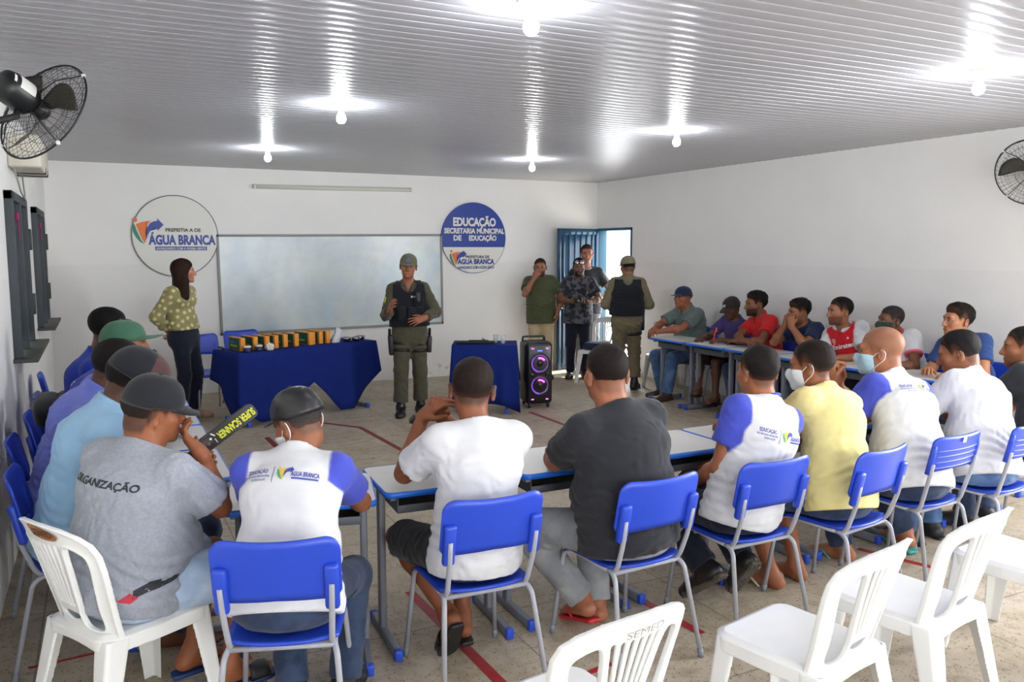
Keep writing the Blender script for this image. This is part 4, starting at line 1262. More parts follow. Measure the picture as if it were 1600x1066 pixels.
def solve_pose(q):
    """joint positions from a compact description (local frame: x right, y forward, z up)"""
    p = Pose()
    s = q.get('size', 1.0)
    p.s = s; p.hs = s * q.get('headsize', 1.08); p.fat = q.get('fat', 0.0)
    p.stand = q.get('stand', False)
    p.covered = q.get('pants', {}).get('len', 2.0) > 1.0
    p.hip = A3(q.get('hip', (0, 0, .93 * s if p.stand else .545)))
    lean = q.get('lean', 8) * D2R; side = q.get('side', 0) * D2R; tw = q.get('twist', 0) * D2R
    T = rotz(tw * .5) @ rotx(-lean) @ roty(side)
    p.T = T
    sl = .525 * s
    curve = q.get('slouch', .035)
    up = T @ A3(0, 0, 1)
    p.neck = p.hip + up * sl
    p.waist = p.hip + up * sl * .34 + T @ A3(0, -curve * .6, 0)
    p.chest = p.hip + up * sl * .70 + T @ A3(0, -curve, 0)
    Ts = rotz(tw) @ rotx(-lean * 1.15) @ roty(side)
    p.Ts = Ts
    # head
    hy, hp, hr = [v * D2R for v in q.get('head', (0, 5, 0))]
    H = rotz(hy) @ rotx(-hp) @ roty(hr)
    p.H = H
    nf = q.get('neckfwd', .055); nu = q.get('neckup', .138)
    base = p.neck + rotz(tw) @ A3(0, nf + math.sin(lean) * .05, nu * (1 - .25 * math.sin(max(lean, 0)))) * s
    p.hc = base + A3(q.get('headoff', (0, 0, 0)))
    # arms
    p.arm = {}
    for k, sg in (('L', -1), ('R', 1)):
        off = A3(q.get('sh' + k, (0, 0, 0)))
        S = p.neck + Ts @ (A3(sg * .161, -.012, -.064) * s * (1 + .07 * p.fat)) + off
        a = q.get('arm' + k, dict(w=(sg * .12, .35, .82)))
        E_, W = ik(S, a['w'], .295 * s, .255 * s, a.get('e', (sg * .6, -.3, -.8)))
        f = nrm(a['f']) if 'f' in a else nrm(W - E_)
        n = A3(a.get('n', (0, 0, -1))); n = nrm(n - f * (n @ f))
        p.arm[k] = (S, E_, W, f, n, a.get('curl', .35), a.get('spread', 0.0))
    # legs
    p.leg = {}
    for k, sg in (('L', -1), ('R', 1)):
        J = p.hip + rotz(0) @ (A3(sg * .085, 0, -.01) * s)
        l = q.get('leg' + k, {})
        if p.stand:
            ank = A3(l.get('a', (sg * .10, 0.0, .085)))
            Kn, An = ik(J, ank, .425 * s, .415 * s, l.get('k', (sg * .15, 1, 0)))
        else:
            ank = A3(l.get('a', (sg * .12, .36, .085)))
            if 'knee' in l:
                Kn = J + nrm(A3(l['knee']) - J) * .43 * s
                An = Kn + nrm(ank - Kn) * .41 * s
            else: Kn, An = ik(J, ank, .43 * s, .41 * s, l.get('k', (sg * .15, .6, 1)))
        toe = nrm(A3(l.get('t', (sg * .2, 1, 0))))
        upv = A3(l.get('u', (0, 0, 1))); upv = nrm(upv - toe * (upv @ toe))
        p.leg[k] = (J, Kn, An, toe, upv)
    return p

def head_prims(p, k0=.02, face=True, female=False):
    H, c, s = p.H, p.hc, p.hs
    W = lambda x, y, z: c + H @ (A3(x, y, z) * s)
    pr = [ell(W(0, -.018, .034), H, A3(.077, .098, .084) * s, .02),
          ell(W(0, .012, -.030), H, A3(.066, .078, .070) * s, .03),
          ell(W(0, .035, -.075), H, A3(.048 if female else .053, .050, .040) * s, .03),
          ell(W(0, .074, -.098), H, A3(.024, .019, .018) * s, .02)]
    if not face: return pr
    C_ = lambda a, b, ra, rb, k=.012, sub=False: cone(W(*a), W(*b), ra * s, rb * s, k, None, sub)
    pr += [C_((-.034, .071, .024), (.034, .071, .024), .017, .017, .018),
           C_((-.046, .052, -.020), (-.040, .056, -.030), .024, .024, .02), C_((.046, .052, -.020), (.040, .056, -.030), .024, .024, .02),
           C_((0, .085, .010), (0, .106, -.032), .0085, .0125, .012),
           C_((-.012, .094, -.038), (.012, .094, -.038), .0085, .0085, .008),
           C_((-.022, .079, -.066), (.022, .079, -.066), .0115, .0115, .012),
           C_((-.015, .088, -.0615), (.015, .088, -.0615), .0055, .0055, .005), C_((-.014, .0875, -.072), (.014, .0875, -.072), .0065, .0065, .005)]
    for sg in (-1, 1):
        pr.append(ell(W(sg * .032, .093, -.001), H, A3(.017, .013, .011) * s, .010, None, True))
        pr.append(ell(W(sg * .031, .0735, -.001), H, A3(.0125, .0125, .0115) * s, .003))
        E_ = H @ rotz(sg * -.42) @ roty(sg * .12)
        pr.append(ell(W(sg * .083, -.022, -.012), E_, A3(.0085, .019, .033) * s, .008))
        pr.append(ell(W(sg * .091, -.013, -.010), E_, A3(.006, .010, .020) * s, .004, None, True))
    return pr

def hand_prims(p, k):
    S, E_, W, f, n, curl, spread = p.arm[k]
    sg = -1 if k == 'L' else 1
    s = p.s
    th = -sg * np.cross(n, f)
    pr = []
    bases = [(.031, .088, .0095, (.042, .025, .021)), (.0105, .092, .0098, (.046, .029, .022)), (-.0105, .088, .0094, (.043, .027, .021)), (-.030, .078, .0086, (.034, .021, .019))]
    for i, (a, b, r, ls) in enumerate(bases):
        B_ = W + th * a * s + f * b * s
        pr.append(cone(W + th * a * .45 * s + f * .012 * s, B_, .0175 * s, .0125 * s, .018))
        ang = 0; P = B_
        fan = th * (1.5 - i) * .06 * (1 + spread * 4)
        for j, l in enumerate(ls):
            ang += curl * (0.75, 1.0, .75)[j] * (1 + .08 * i)
            d = nrm((f + fan) * math.cos(ang) + n * math.sin(ang))
            Q = P + d * l * s
            pr.append(cone(P, Q, r * (1 - .06 * j) * s, r * (.94 - .07 * j) * s, .004))
            P = Q
    P = W + f * .022 * s + th * .020 * s
    d1 = nrm(th * .75 + f * .70 + n * .35); d2 = nrm(th * (.45 - curl * .3) + f * .95 + n * (.25 + curl * .5))
    Q = P + d1 * .044 * s; pr.append(cone(P, Q, .0165 * s, .0120 * s, .015))
    Q2 = Q + d2 * .032 * s; pr.append(cone(Q, Q2, .0112 * s, .0104 * s, .005))
    Q3 = Q2 + nrm(d2 + n * curl * .3) * .026 * s; pr.append(cone(Q2, Q3, .0102 * s, .0085 * s, .004))
    return pr

def foot_prims(p, k, g=0.0, kk=.02, toes=True):
    J, Kn, An, t, u = p.leg[k]
    s = p.s; sd = np.cross(t, u); sg = -1 if k == 'L' else 1
    heel = An - t * .042 * s - u * .046 * s
    ball = An + t * .125 * s - u * .060 * s
    pr = [cone(An, heel, .036 * s + g, .034 * s + g, .03), cone(heel, ball + sd * sg * .012, .030 * s + g, .024 * s + g, kk), cone(An - u * .01, ball - sd * sg * .022, .034 * s + g, .020 * s + g, .03),
          cone(heel + t * .02, ball - sd * sg * .02, .029 * s + g, .022 * s + g, kk)]
    if toes:
        for i in range(5):
            o = (-.032 + .016 * i) * sg * s
            L = (.062, .062, .055, .047, .038)[i] * s
            b = ball + sd * o - u * .004
            pr.append(cone(b, b + t * L - u * .005, .013 * s + g, ((.0115, .009, .0085, .008, .0075)[i]) * s + g, .006))
    else:
        pr.append(cone(ball - sd * .015, ball + t * .055 * s - sd * .010 - u * .004, .026 * s + g, .022 * s + g, kk)); pr.append(cone(ball + sd * .015, ball + t * .050 * s + sd * .012 - u * .004, .026 * s + g, .022 * s + g, kk))
    return pr

def torso_prims(p, g, belly=0.0, kmul=1.0, female=False):
    s = p.s; F = p.fat
    X = p.T @ A3(1, 0, 0); Xs = p.Ts @ A3(1, 0, 0); fw = p.T @ A3(0, 1, 0)
    k = .04 * kmul
    hw, hd = (.168 + .03 * F) * s, (.112 + .03 * F) * s
    ww, wd = (.142 + .055 * F) * s, (.100 + .05 * F) * s
    cw, cd = (.160 + .035 * F) * s, (.110 + .03 * F) * s
    if female: ww *= .92; cw *= .94; hw *= 1.03
    up = p.T @ A3(0, 0, 1)
    nk = p.neck - up * .075 * s + p.Ts @ A3(0, -.012, 0)
    pr = [econe(p.hip - up * .02, p.waist, X, hw + g, hd + g, ww + g, wd + g, k),
          econe(p.waist, p.chest, X, ww + g, wd + g, cw + g, cd + g, k),
          econe(p.chest, nk, Xs, cw + g, cd + g, (.150 + .02 * F) * s + g, .082 * s + g, k)]
    if F > .2: pr.append(ell(p.waist + fw * (.05 + .06 * F) - up * .02, np.stack([X, fw, up], 1), A3(.135 + .05 * F + g, .10 + .04 * F + g, .13), .06))
    if female:
        for sg in (-1, 1): pr.append(ell(p.chest + X * sg * .07 + fw * .085, np.stack([X, fw, up], 1), A3(.062 + g, .05 + g, .06), .04))
    for kk in 'LR':
        S = p.arm[kk][0]
        pr.append(cone(p.neck - up * .035 * s, S - up * .004, .060 * s + g, .050 * s + g, .04))
    return pr

def arm_prims(p, k, g, upto=1.0, frm=0.0, flare=0.0, cut=True, kk=.035, R0=None):
    S, E_, W, f, n, _, _ = p.arm[k]
    s = p.s; F = p.fat
    r0, r1 = (.053 + .008 * F) * s, (.043 + .008 * F) * s
    pr = []
    if upto <= 1.0:
        e = S + (E_ - S) * upto
        d = nrm(E_ - S)
        pr.append(cone(S, e + d * (.05 if cut else 0), r0 + g, r0 + (r1 - r0) * upto + g + flare, kk, [(e, d)] if cut else None, tag=1 if k == 'L' else 2))
    else:
        pr.append(cone(S, E_, r0 + g, r1 + g, kk, tag=1 if k == 'L' else 2))
        u = upto - 1.0
        e = E_ + (W - E_) * u; d = nrm(W - E_)
        pr.append(cone(E_, e + d * .03, r1 + g, (.043 + (.029 - .043) * u) * s + g + flare, .02, [(e, d)], tag=1 if k == 'L' else 2))
    return pr

def body_prims(p, female=False):
    s = p.s; F = p.fat
    pr = head_prims(p, female=female)
    up = p.H @ A3(0, 0, 1)
    nb = p.hc + p.H @ (A3(0, -.022, -.075) * s)
    nr = (.046 if female else .056) * s * (1 + .15 * F)
    pr.append(cone(p.neck - A3(0, 0, .02), nb, nr * 1.12, nr, .03))
    if F > .3: pr.append(cone(p.neck + A3(0, 0, .02), p.hc + p.H @ A3(0, -.05, -.05), .058, .055, .03))
    pr += torso_prims(p, -.016, female=female)
    for k in 'LR':
        S, E_, W, f, n, c, sp = p.arm[k]
        r0, r1 = (.050 + .012 * F) * s, (.041 + .008 * F) * s
        pr.append(cone(S, S + (E_ - S) * .45, r0, (.049 + .01 * F) * s, .02)); pr.append(cone(S + (E_ - S) * .45, E_, (.049 + .01 * F) * s, .040 * s, .02))
        m = E_ + (W - E_) * .30
        pr.append(cone(E_, m, .040 * s, (.043 + .006 * F) * s, .02)); pr.append(cone(m, W, (.043 + .006 * F) * s, .026 * s, .02))
        pr.append(econe(W - f * .02, W + f * .03, np.cross(n, f), .028 * s, .021 * s, .030 * s, .018 * s, .02))
        pr += hand_prims(p, k)
    for k in 'LR':
        J, Kn, An, t, u = p.leg[k]
        pr.append(cone(J, Kn, .078 * s, .052 * s, .03))
        d = nrm(An - Kn)
        back = -nrm(np.cross(d, np.cross(nrm(Kn - J), d)) + 1e-6) if np.linalg.norm(np.cross(nrm(Kn - J), d)) > .1 else A3(0, -1, 0)
        cf = Kn + (An - Kn) * .30
        th_ = .010 if p.covered else 0.0          # slimmer under long trousers
        pr.append(cone(Kn, cf + back * .010, .050 * s - th_, .054 * s - th_, .03)); pr.append(cone(cf + back * .010, An, .054 * s - th_, .033 * s, .03))
        pr += foot_prims(p, k)
    return pr

# ---- cloth creases: a few crossing sine folds, different for every garment
def creases(seed, amp, wl=.09):
    r = np.random.RandomState(seed)
    K = []
    for i in range(7):
        d = r.randn(3); d[2] *= 1.6; d = nrm(d)
        K.append((d * 2 * PI / (wl * (.6 + 1.0 * r.rand())), r.rand() * 6.28, .35 + .65 * r.rand()))
    wv = r.randn(3, 3) * 3.0
    def f(P):
        Q = P + .018 * np.sin(P @ wv * 6 + r.rand())
        a = 0
        for kv, ph, w in K: a = a + w * np.sin(Q @ kv + ph)
        a = a / 3.2
        return .62 * amp * (1 - np.abs(a) * 1.5)
    return f

def near_seg(P, a, b):
    ba = b - a; t = np.clip((P - a) @ ba / max(ba @ ba, 1e-9), 0, 1)
    return np.linalg.norm(P - a - t[:, None] * ba, axis=1)

VOX_BODY, VOX_CLOTH = .0058, .0080
PEOPLE = []

def skin_mat(): return mat('skin', (150, 100, 70), rough=.5, spec=.35, attr='tint', var=.06, scale=25, bump=.08, bscale=220, bdist=.002)
def hair_mat(name, col): return mat('hair_' + name, col, attr='tint', rough=.6, spec=.12, var=.35, scale=140, bump=.6, bscale=260, bdist=.004)

def zline(y):
    """hairline height as a function of the depth on the head"""
    return np.interp(y, [-.12, -.09, -.055, -.035, -.012, .006, .016, .026, .036, .050, .072, .10], [-.070, -.068, -.060, -.022, .016, .016, -.002, .004, .034, .054, .064, .070])

def build_person(spec):
    """evaluate every implicit surface of one person (runs in a worker thread); returns mesh data"""
    q = spec; p = solve_pose(q); out = []
    s = p.s; H, hc = p.H, p.hc
    female = q.get('female', False)
    fine = q.get('vox', VOX_BODY); vc = q.get('voxc', VOX_CLOTH)
    seat = q.get('seat', None if p.stand else .462)
    hl = lambda P: (P - hc) @ H / p.hs
    def clipseat(P, d, e=0.0):
        if seat is None: return d
        m = (np.abs(P[:, 0]) < .30) & (P[:, 1] < .22 + e) & (P[:, 2] > .40 - e)
        return np.where(m, np.maximum(d, seat + .002 + e - P[:, 2]), d)
    # body
    pts, quads = polygonise(body_prims(p, female), fine, lambda P, d: clipseat(P, d, .016))
    L = hl(pts)
    base = np.array(lin(q.get('skin', (142, 92, 62))))
    col = np.tile(base, (len(pts), 1))
    x, y, z = L.T
    ax = np.abs(x)
    headm = (np.linalg.norm(L, axis=1) < .155) & (z > -.13)
    def blend(mask, c, a=1.0):
        w = (np.clip(mask, 0, 1) * a * headm)[:, None]
        col[:] = col * (1 - w) + np.array(c) * w
    hairc = np.array(lin(q.get('hairc', (22, 18, 16))))
    # cheeks, lips, brows, eyes, stubble
    blend(np.exp(-(((ax - .045) / .02) ** 2 + ((z + .03) / .018) ** 2)) * (y > .03), base * np.array([1.15, .85, .8]), .35)
    lips = np.exp(-((ax / .021) ** 4 + ((z + .067) / .0085) ** 4)) * (y > .075)
    blend(lips, base * np.array([.95, .58, .56]), .8)
    blend(np.exp(-((ax / .019) ** 4 + ((z + .0675) / .0022) ** 2)) * (y > .075), base * .25, .7)  # shade of the mouth slit, painted as a dark line
    br = np.exp(-(((ax - .033) / .018) ** 4 + ((z - .0215 + .15 * np.abs(ax - .03)) / .0052) ** 4)) * (y > .05)
    blend(br, hairc, .9)
    ey = np.hypot((ax - .0315) / 1.45, z + .001)
    blend((ey < .0085) & (y > .066), np.array([.30, .27, .25]))
    blend((np.hypot(ax - .031, z + .0005) < .0070) & (y > .066), np.array([.018, .012, .01]))
    blend(((np.abs(np.hypot((ax - .0315) / 1.45, z + .001) - .0094) < .0016) & (z > -.001) & (y > .06)).astype(float), base * .18, .8)
    bd = q.get('beard', 0)
    if bd:
        m = np.clip((-.030 - z - .25 * np.maximum(y - .06, 0) + .3 * np.maximum(.05 - y, 0) * 0) / .016, 0, 1) * np.clip((y + .005) / .02, 0, 1) * np.clip((z + .125) / .01, 0, 1)
        m = m * (1 - np.clip(lips * 1.4, 0, 1)); m = np.maximum(m, np.exp(-(((z + .052) / .006) ** 4 + (ax / .026) ** 4)) * (y > .07))
        blend(m, hairc * .7 + base * .06, bd)
    fade = q.get('fade', .6)
    if fade:
        g = z - zline(y)
        blend(np.clip((g + .012) / .02, 0, 1) * (y < .085), hairc * .75 + base * .16, fade)
    # palms a little lighter
    out.append(('body', pts, quads, None, col))
    # hair
    hs = q.get('hair', 'short')
    hp = head_prims(p, face=False)
    if hs in ('short', 'crop', 'top'):
        T = {'short': .012, 'crop': .006, 'top': .020}[hs] * q.get('hairk', 1.0)
        rs = np.random.RandomState(q['seed']); w1 = rs.randn(3, 5) * 110
        def post(P, d):
            l = hl(P); g = l[:, 2] - zline(l[:, 1])
            top = np.clip((l[:, 2] - .03) / .05, 0, 1)
            t = T * (np.clip(g / .05, 0, 1) * (.55 + .45 * top) + .35 * (hs == 'top') * top * np.clip((l[:, 1] + .02) / .06, 0, 1)) - .0045 * (g < 0) - .0005
            nz = np.sin(l @ w1).sum(1) * .00030 * (1 + 3 * (hs == 'top'))
            d = d - t + nz
            if q.get('cap'): d = np.maximum(d, l[:, 2] - .040)
            return np.maximum(d, -(g + .015))
        P_, Q_ = polygonise(hp, .0045, post, pad=.05)
        l = hl(P_); g = l[:, 2] - zline(l[:, 1])
        w = np.clip((g + .004) / (.060 if l[:, 1].any() else .06), 0, 1) ** .8
        w = np.where(l[:, 1] > .03, np.maximum(w, .75), w)[:, None]
        hc_ = np.tile(hairc * (.6 * base.mean() / max(hairc.mean(), 1e-3) * 0 + 1), (len(P_), 1))
        out.append(('hair', P_, Q_, None, hc_ * w + (hairc * .45 + base * .40) * (1 - w)))
    elif hs == 'bald':
        pass
    elif hs == 'long':
        s = p.hs
        W = lambda x, y, z: hc + H @ (A3(x, y, z) * s)
        pr = [ell(W(0, -.022, .036), H, A3(.090, .108, .094) * s, .02)]
        for sg in (-1, 1):
            pr += [econe(W(sg * .070, -.03, .03), W(sg * .086, -.018, -.10), H[:, 1], .070, .024, .058, .030, .03), econe(W(sg * .086, -.018, -.10), W(sg * .100, .0, -.27), H[:, 1], .064, .032, .040, .018, .03)]
        pr += [econe(W(0, -.075, .0), W(0, -.095, -.27), H[:, 0], .090, .04, .095, .022, .04)]
        pr += [ell(W(0, .095, -.035), H, A3(.072, .080, .100) * s, .012, None, True)]
        rs = np.random.RandomState(3); w1 = rs.randn(3, 4) * np.array([[90], [90], [12]])
        P_, Q_ = polygonise(pr, .0055, lambda P, d: d + np.sin(hl(P) @ w1).sum(1) * .0011)
        out.append(('hair', P_, Q_, None, np.tile(hairc, (len(P_), 1))))
        s = p.s
    # trousers / shorts
    pn = q.get('pants')
    if pn:
        pr = []
        up = p.T @ A3(0, 0, 1); X = A3(1, 0, 0)
        g = pn.get('g', .010); F = p.fat
        if not p.stand:
            pr.append(ell(p.hip + A3(0, -.035, -.005), I3, A3(.172 + .035 * F + g, .125 + .03 * F + g, .112), .04))
            pr.append(econe(p.hip, p.hip + up * .14, X, (.162 + .04 * F) * s + g, (.108 + .04 * F) * s + g, (.148 + .05 * F) * s + g, (.102 + .05 * F) * s + g, .04, [(p.hip + up * pn.get('waist', .15), up)]))
        else:
            pr.append(econe(p.hip - A3(0, 0, .05), p.hip + up * .10, X, (.165 + .03 * F) * s + g, (.118 + .03 * F) * s + g, (.150 + .05 * F) * s + g, (.108 + .05 * F) * s + g, .04, [(p.hip + up * pn.get('waist', .10), up)]))
            for sg in (-1, 1): pr.append(ell(p.hip + A3(sg * .075, -.055, -.04), I3, A3(.085 + g, .075 + g, .095), .04))
        for k in 'LR':
            J, Kn, An, t, u = p.leg[k]
            ln = pn.get('len', 2.0)
            rt, rk = (.088 + .018 * F) * s, (.062 + .006 * F) * s
            if ln <= 1.0:
                e = J + (Kn - J) * ln; d = nrm(Kn - J)
                pr.append(cone(J, e + d * .05, rt + g, rk + g + pn.get('flare', .016), .05, [(e, d)]))
            else:
                pr.append(cone(J, Kn, rt + g, rk + g, .05))
                e = Kn + (An - Kn) * (ln - 1.0) ; d = nrm(An - Kn)
                pr.append(cone(Kn, e + d * .04, rk + g, (.046 + pn.get('hem', .010)) * s + g, .03, [(e, d)]))
        cr = creases(q['seed'] + 50, pn.get('amp', .006), .10)
        P_, Q_ = polygonise(pr, vc, lambda P, d: clipseat(P, d + cr(P)))
        out.append(('pants', P_, Q_, None, None))
    # shirt
    sh = q.get('shirt')
    if sh:
        g = sh.get('g', .014)
        pr = torso_prims(p, g, kmul=1.3, female=female)
        up = p.T @ A3(0, 0, 1)
        X = p.T @ A3(1, 0, 0); F = p.fat
        hem = sh.get('hem', .07)
        pr.append(econe(p.waist, p.hip - up * (hem + .03), X, (.150 + .055 * F) * s + g, (.108 + .05 * F) * s + g, (.172 + .04 * F) * s + g + .006, (.120 + .04 * F) * s + g + .008, .05))
        if not p.stand: pr.append(ell(p.hip + A3(0, -.035, .0), I3, A3(.172 + .035 * F + g + .006, .125 + .03 * F + g + .006, .115), .05))
        upto = sh.get('sleeve', .62)
        for k in 'LR':
            pr += arm_prims(p, k, g + (.002 if upto > 1 else .004), upto, flare=sh.get('flare', .010 if upto <= 1 else .004))
        cr = creases(q['seed'], sh.get('amp', .0065), sh.get('wl', .085))
        nb = hc + H @ (A3(0, -.022, -.075) * s)
        nd = nrm(nb - p.neck + A3(0, 0, .05))
        ncol = p.neck + nd * .024 + p.Ts @ A3(0, -.02, 0)
        ctilt = nrm(p.Ts @ A3(0, .42, .9))
        hemn = nrm(up * .98 + A3(0, 0, .02))
        hp0 = p.hip - up * hem
        armpit = [(p.arm[k][0], p.arm[k][1]) for k in 'LR']
        nr_ = ((.046 if female else .056) * s * (1 + .15 * F)) * 1.13
        collar = sh.get('collar', 'crew')
        if collar == 'crew':
            pr.append(cone(p.neck - nd * .03, p.neck + nd * .022, nr_ + .016, nr_ + .009, .02, tag=3))
        else:
            a = p.neck - nd * .015; b = p.neck + nd * (.035 if collar == 'polo' else .045)
            pr.append(cone(a, b, nr_ + .020, nr_ + .012, .012, tag=3))
        def post(P, d):
            hh = (P - p.hip) @ up
            lat = (P - p.hip) @ X
            fold_ = np.sin(hh * 125 + 14 * lat + 5 * np.sin(lat * 13 + q['seed']) + q['seed']) * np.exp(-((hh - .09) / .085) ** 2)
            d = d + (cr(P) + sh.get('amp', .0065) * .55 * fold_) * np.clip((np.linalg.norm(P - p.neck, axis=1) - .10) / .10, .15, 1)
            d = np.maximum(d, (hp0 - P) @ hemn)
            # neck opening
            w = P - (p.neck - nd * .06)
            t_ = w @ nd
            rr = np.linalg.norm(w - t_[:, None] * nd, axis=1)
            if collar == 'crew':
                d = np.where(np.linalg.norm(P - p.neck, axis=1) < .135, np.maximum(d, np.minimum((P - ncol) @ ctilt, .02)), d)
            else:
                d = np.where(np.linalg.norm(P - p.neck, axis=1) < .125, np.maximum(d, (P - (p.neck + nd * (.030 if collar == 'polo' else .040))) @ nrm(nd + p.Ts @ A3(0, .35, 0))), d)
                # open front of the collar
                fr = p.Ts @ A3(0, 1, 0); lx = np.abs((P - p.neck) @ (p.Ts @ A3(1, 0, 0)))
                dep = (P - p.neck) @ fr; zz = (P - p.neck) @ A3(0, 0, 1)
                v = lx - np.clip((zz + .10) * .40, 0, .06)
                d = np.where((dep > .03) & (zz > -.12), np.maximum(d, -v), d)
            return clipseat(P, d)
        P_, Q_ = polygonise(pr, vc, post)
        tint = None
        if 'split' in sh or sh.get('trim'):
            tint = np.tile(np.array(lin(sh['rgb'])), (len(P_), 1))
            ft = fold(torso_prims(p, g)[:3], P_)
            def paint(w, c):
                w = np.clip(w, 0, 1)[:, None]; tint[:] = tint * (1 - w) + np.array(lin(c)) * w
            for k in 'LR':
                S, E_, W = p.arm[k][:3]
                d = nrm(E_ - S)
                side = p.Ts @ A3(-1 if k == 'L' else 1, 0, 0)
                sm = lambda v, w=.004: np.clip(v / w * .5 + .5, 0, 1)
                m = np.maximum(sm(.10 - near_seg(P_, S - d * .03, S + d * .12)) * sm((P_ - S) @ side - sh.get('seam', -.012)), sm(.09 - near_seg(P_, S + d * .06, E_)) * sm(ft - (near_seg(P_, S, E_) - .050 * s - g) - .004, .008) * sm(upto * np.linalg.norm(E_ - S) + .012 - (P_ - S) @ d, .01))
                if 'split' in sh: paint(m, sh['split'])
                if sh.get('trim'):
                    t_ = (P_ - S) @ d / np.linalg.norm(E_ - S)
                    paint(m * sm(t_ - upto + .075, .02) * sm(.10 - near_seg(P_, S, E_)), sh['trimrgb'])
            if sh.get('trim'):
                rn = np.linalg.norm(P_ - (p.neck + p.Ts @ A3(0, .02, 0)), axis=1)
                paint(sm((P_ - p.neck) @ nd + .012) * sm(.105 - rn), sh['trimrgb'])
        out.append(('shirt', P_, Q_, None, tint))
    # shoes
    so = q.get('shoes')
    if so and so['kind'] in ('shoe', 'boot', 'cleat'):
        for k in 'LR':
            J, Kn, An, t, u = p.leg[k]
            pr = foot_prims(p, k, .009, .03, toes=False)
            top = so.get('top', .02)
            pr.append(cone(An - u * .01, An + nrm(Kn - An) * (top + .05), .043 * s, (.044 if top < .05 else .052) * s, .03, [(An + nrm(Kn - An) * top, nrm(Kn - An))]))
            sole0 = An - u * .085 * s
            P_, Q_ = polygonise(pr, .0065, lambda P, d, a=sole0, u_=u: np.maximum(d, (a - P) @ u_))
            out.append(('shoe' + k, P_, Q_, None, None))
    # face mask
    mk = q.get('mask')
    if mk:
        pr = head_prims(p, face=True)[:8] + [cone(hc + H @ A3(0, .085, .0), hc + H @ A3(0, .108, -.036), .010, .014, .03), cone(hc + H @ A3(0, .1, -.05), hc + H @ A3(0, .09, -.09), .02, .02, .04)]
        dz = mk.get('drop', 0.0)
        def post(P, d):
            l = hl(P)
            pl = np.sin((l[:, 2]) * 620) * .0006
            b = np.maximum(np.maximum(np.abs(l[:, 2] + .058 + dz) - (.052 - .25 * np.maximum(.05 - l[:, 1], 0)), .018 - l[:, 1]), -.2)
            return np.maximum(np.maximum(d - .008 + pl, b), -(d - .003))
        P_, Q_ = polygonise(pr, .0042, post, pad=.03)
        out.append(('mask', P_, Q_, None, None))
    # tactical vest
    ve = q.get('vest')
    if ve:
        up0 = p.T @ A3(0, 0, 1)
        pr = torso_prims(p, .044, kmul=1.3) + [econe(p.waist, p.hip + up0 * .02, p.T @ A3(1, 0, 0), (.150 + .055 * p.fat) * s + .044, (.108 + .05 * p.fat) * s + .044, (.172 + .04 * p.fat) * s + .036, (.122 + .04 * p.fat) * s + .036, .05)]
        up = p.T @ A3(0, 0, 1); rt = p.Ts @ A3(1, 0, 0)
        lo_, hi_ = p.hip + up * .05, p.neck - up * .005
        def post(P, d):
            a = np.maximum((lo_ - P) @ up, (P - hi_) @ up)
            lx = np.abs((P - p.chest) @ rt); h = (P - p.hip) @ up
            w = np.interp(h, [0, .22, .30, .36, .42, .52], [.32, .32, .235, .190, .172, .165])
            d = d - .0025 * (np.sin(h * 150) > 0) * (h < .40)
            d = np.maximum(d, np.where((P - p.neck) @ (p.Ts @ A3(0, 1, 0)) > 0, .088, .064) - np.sqrt(lx ** 2 + ((h - np.linalg.norm(p.neck - p.hip)) * .9) ** 2))
            n0 = np.linalg.norm((P - p.neck) - np.outer((P - p.neck) @ up, up), axis=1)
            return np.maximum(np.maximum(np.maximum(d, a), lx - w), .085 - n0 - 1.0 * ((P - p.neck) @ up < -.08))
        P_, Q_ = polygonise(pr, .0075, post)
        out.append(('vest', P_, Q_, None, None))
    return p, out

def proj_print(parent_bvh, mb_tmp, origin, ux, uz, nd, off, dst, mi_map=None):
    """lay flat writing onto a garment: points (u, v) -> nearest cloth along -nd"""
    P = []
    for v in mb_tmp.v:
        o = Vector(origin) + Vector(ux) * v[0] + Vector(uz) * v[1]
        hit = parent_bvh.ray_cast(o + Vector(nd) * .30, -Vector(nd), .7)
        h = hit[0] if hit[0] is not None else o
        P.append(h + Vector(nd) * off)
    dst.add(P, mb_tmp.f, 0)
    for k in range(len(mb_tmp.f)): dst.m[len(dst.m) - len(mb_tmp.f) + k] = mb_tmp.m[k]

def refine(mb, ln=.012):
    """split long edges of flat writing so that it can follow the cloth"""
    bm = bmesh.new()
    vs = [bm.verts.new(v) for v in mb.v]
    for f, mi in zip(mb.f, mb.m):
        try: fc = bm.faces.new([vs[i] for i in f]); fc.material_index = mi
        except ValueError: pass
    bmesh.ops.triangulate(bm, faces=bm.faces[:])
    for _ in range(4):
        es = [e for e in bm.edges if e.calc_length() > ln]
        if not es: break
        bmesh.ops.subdivide_edges(bm, edges=es, cuts=1); bmesh.ops.triangulate(bm, faces=bm.faces[:])
    bm.verts.index_update()
    r = MB(); r.v = [tuple(v.co) for v in bm.verts]; r.f = [tuple(v.index for v in f.verts) for f in bm.faces]; r.m = [f.material_index for f in bm.faces]; r.sm = [False] * len(r.f)
    bm.free(); return r

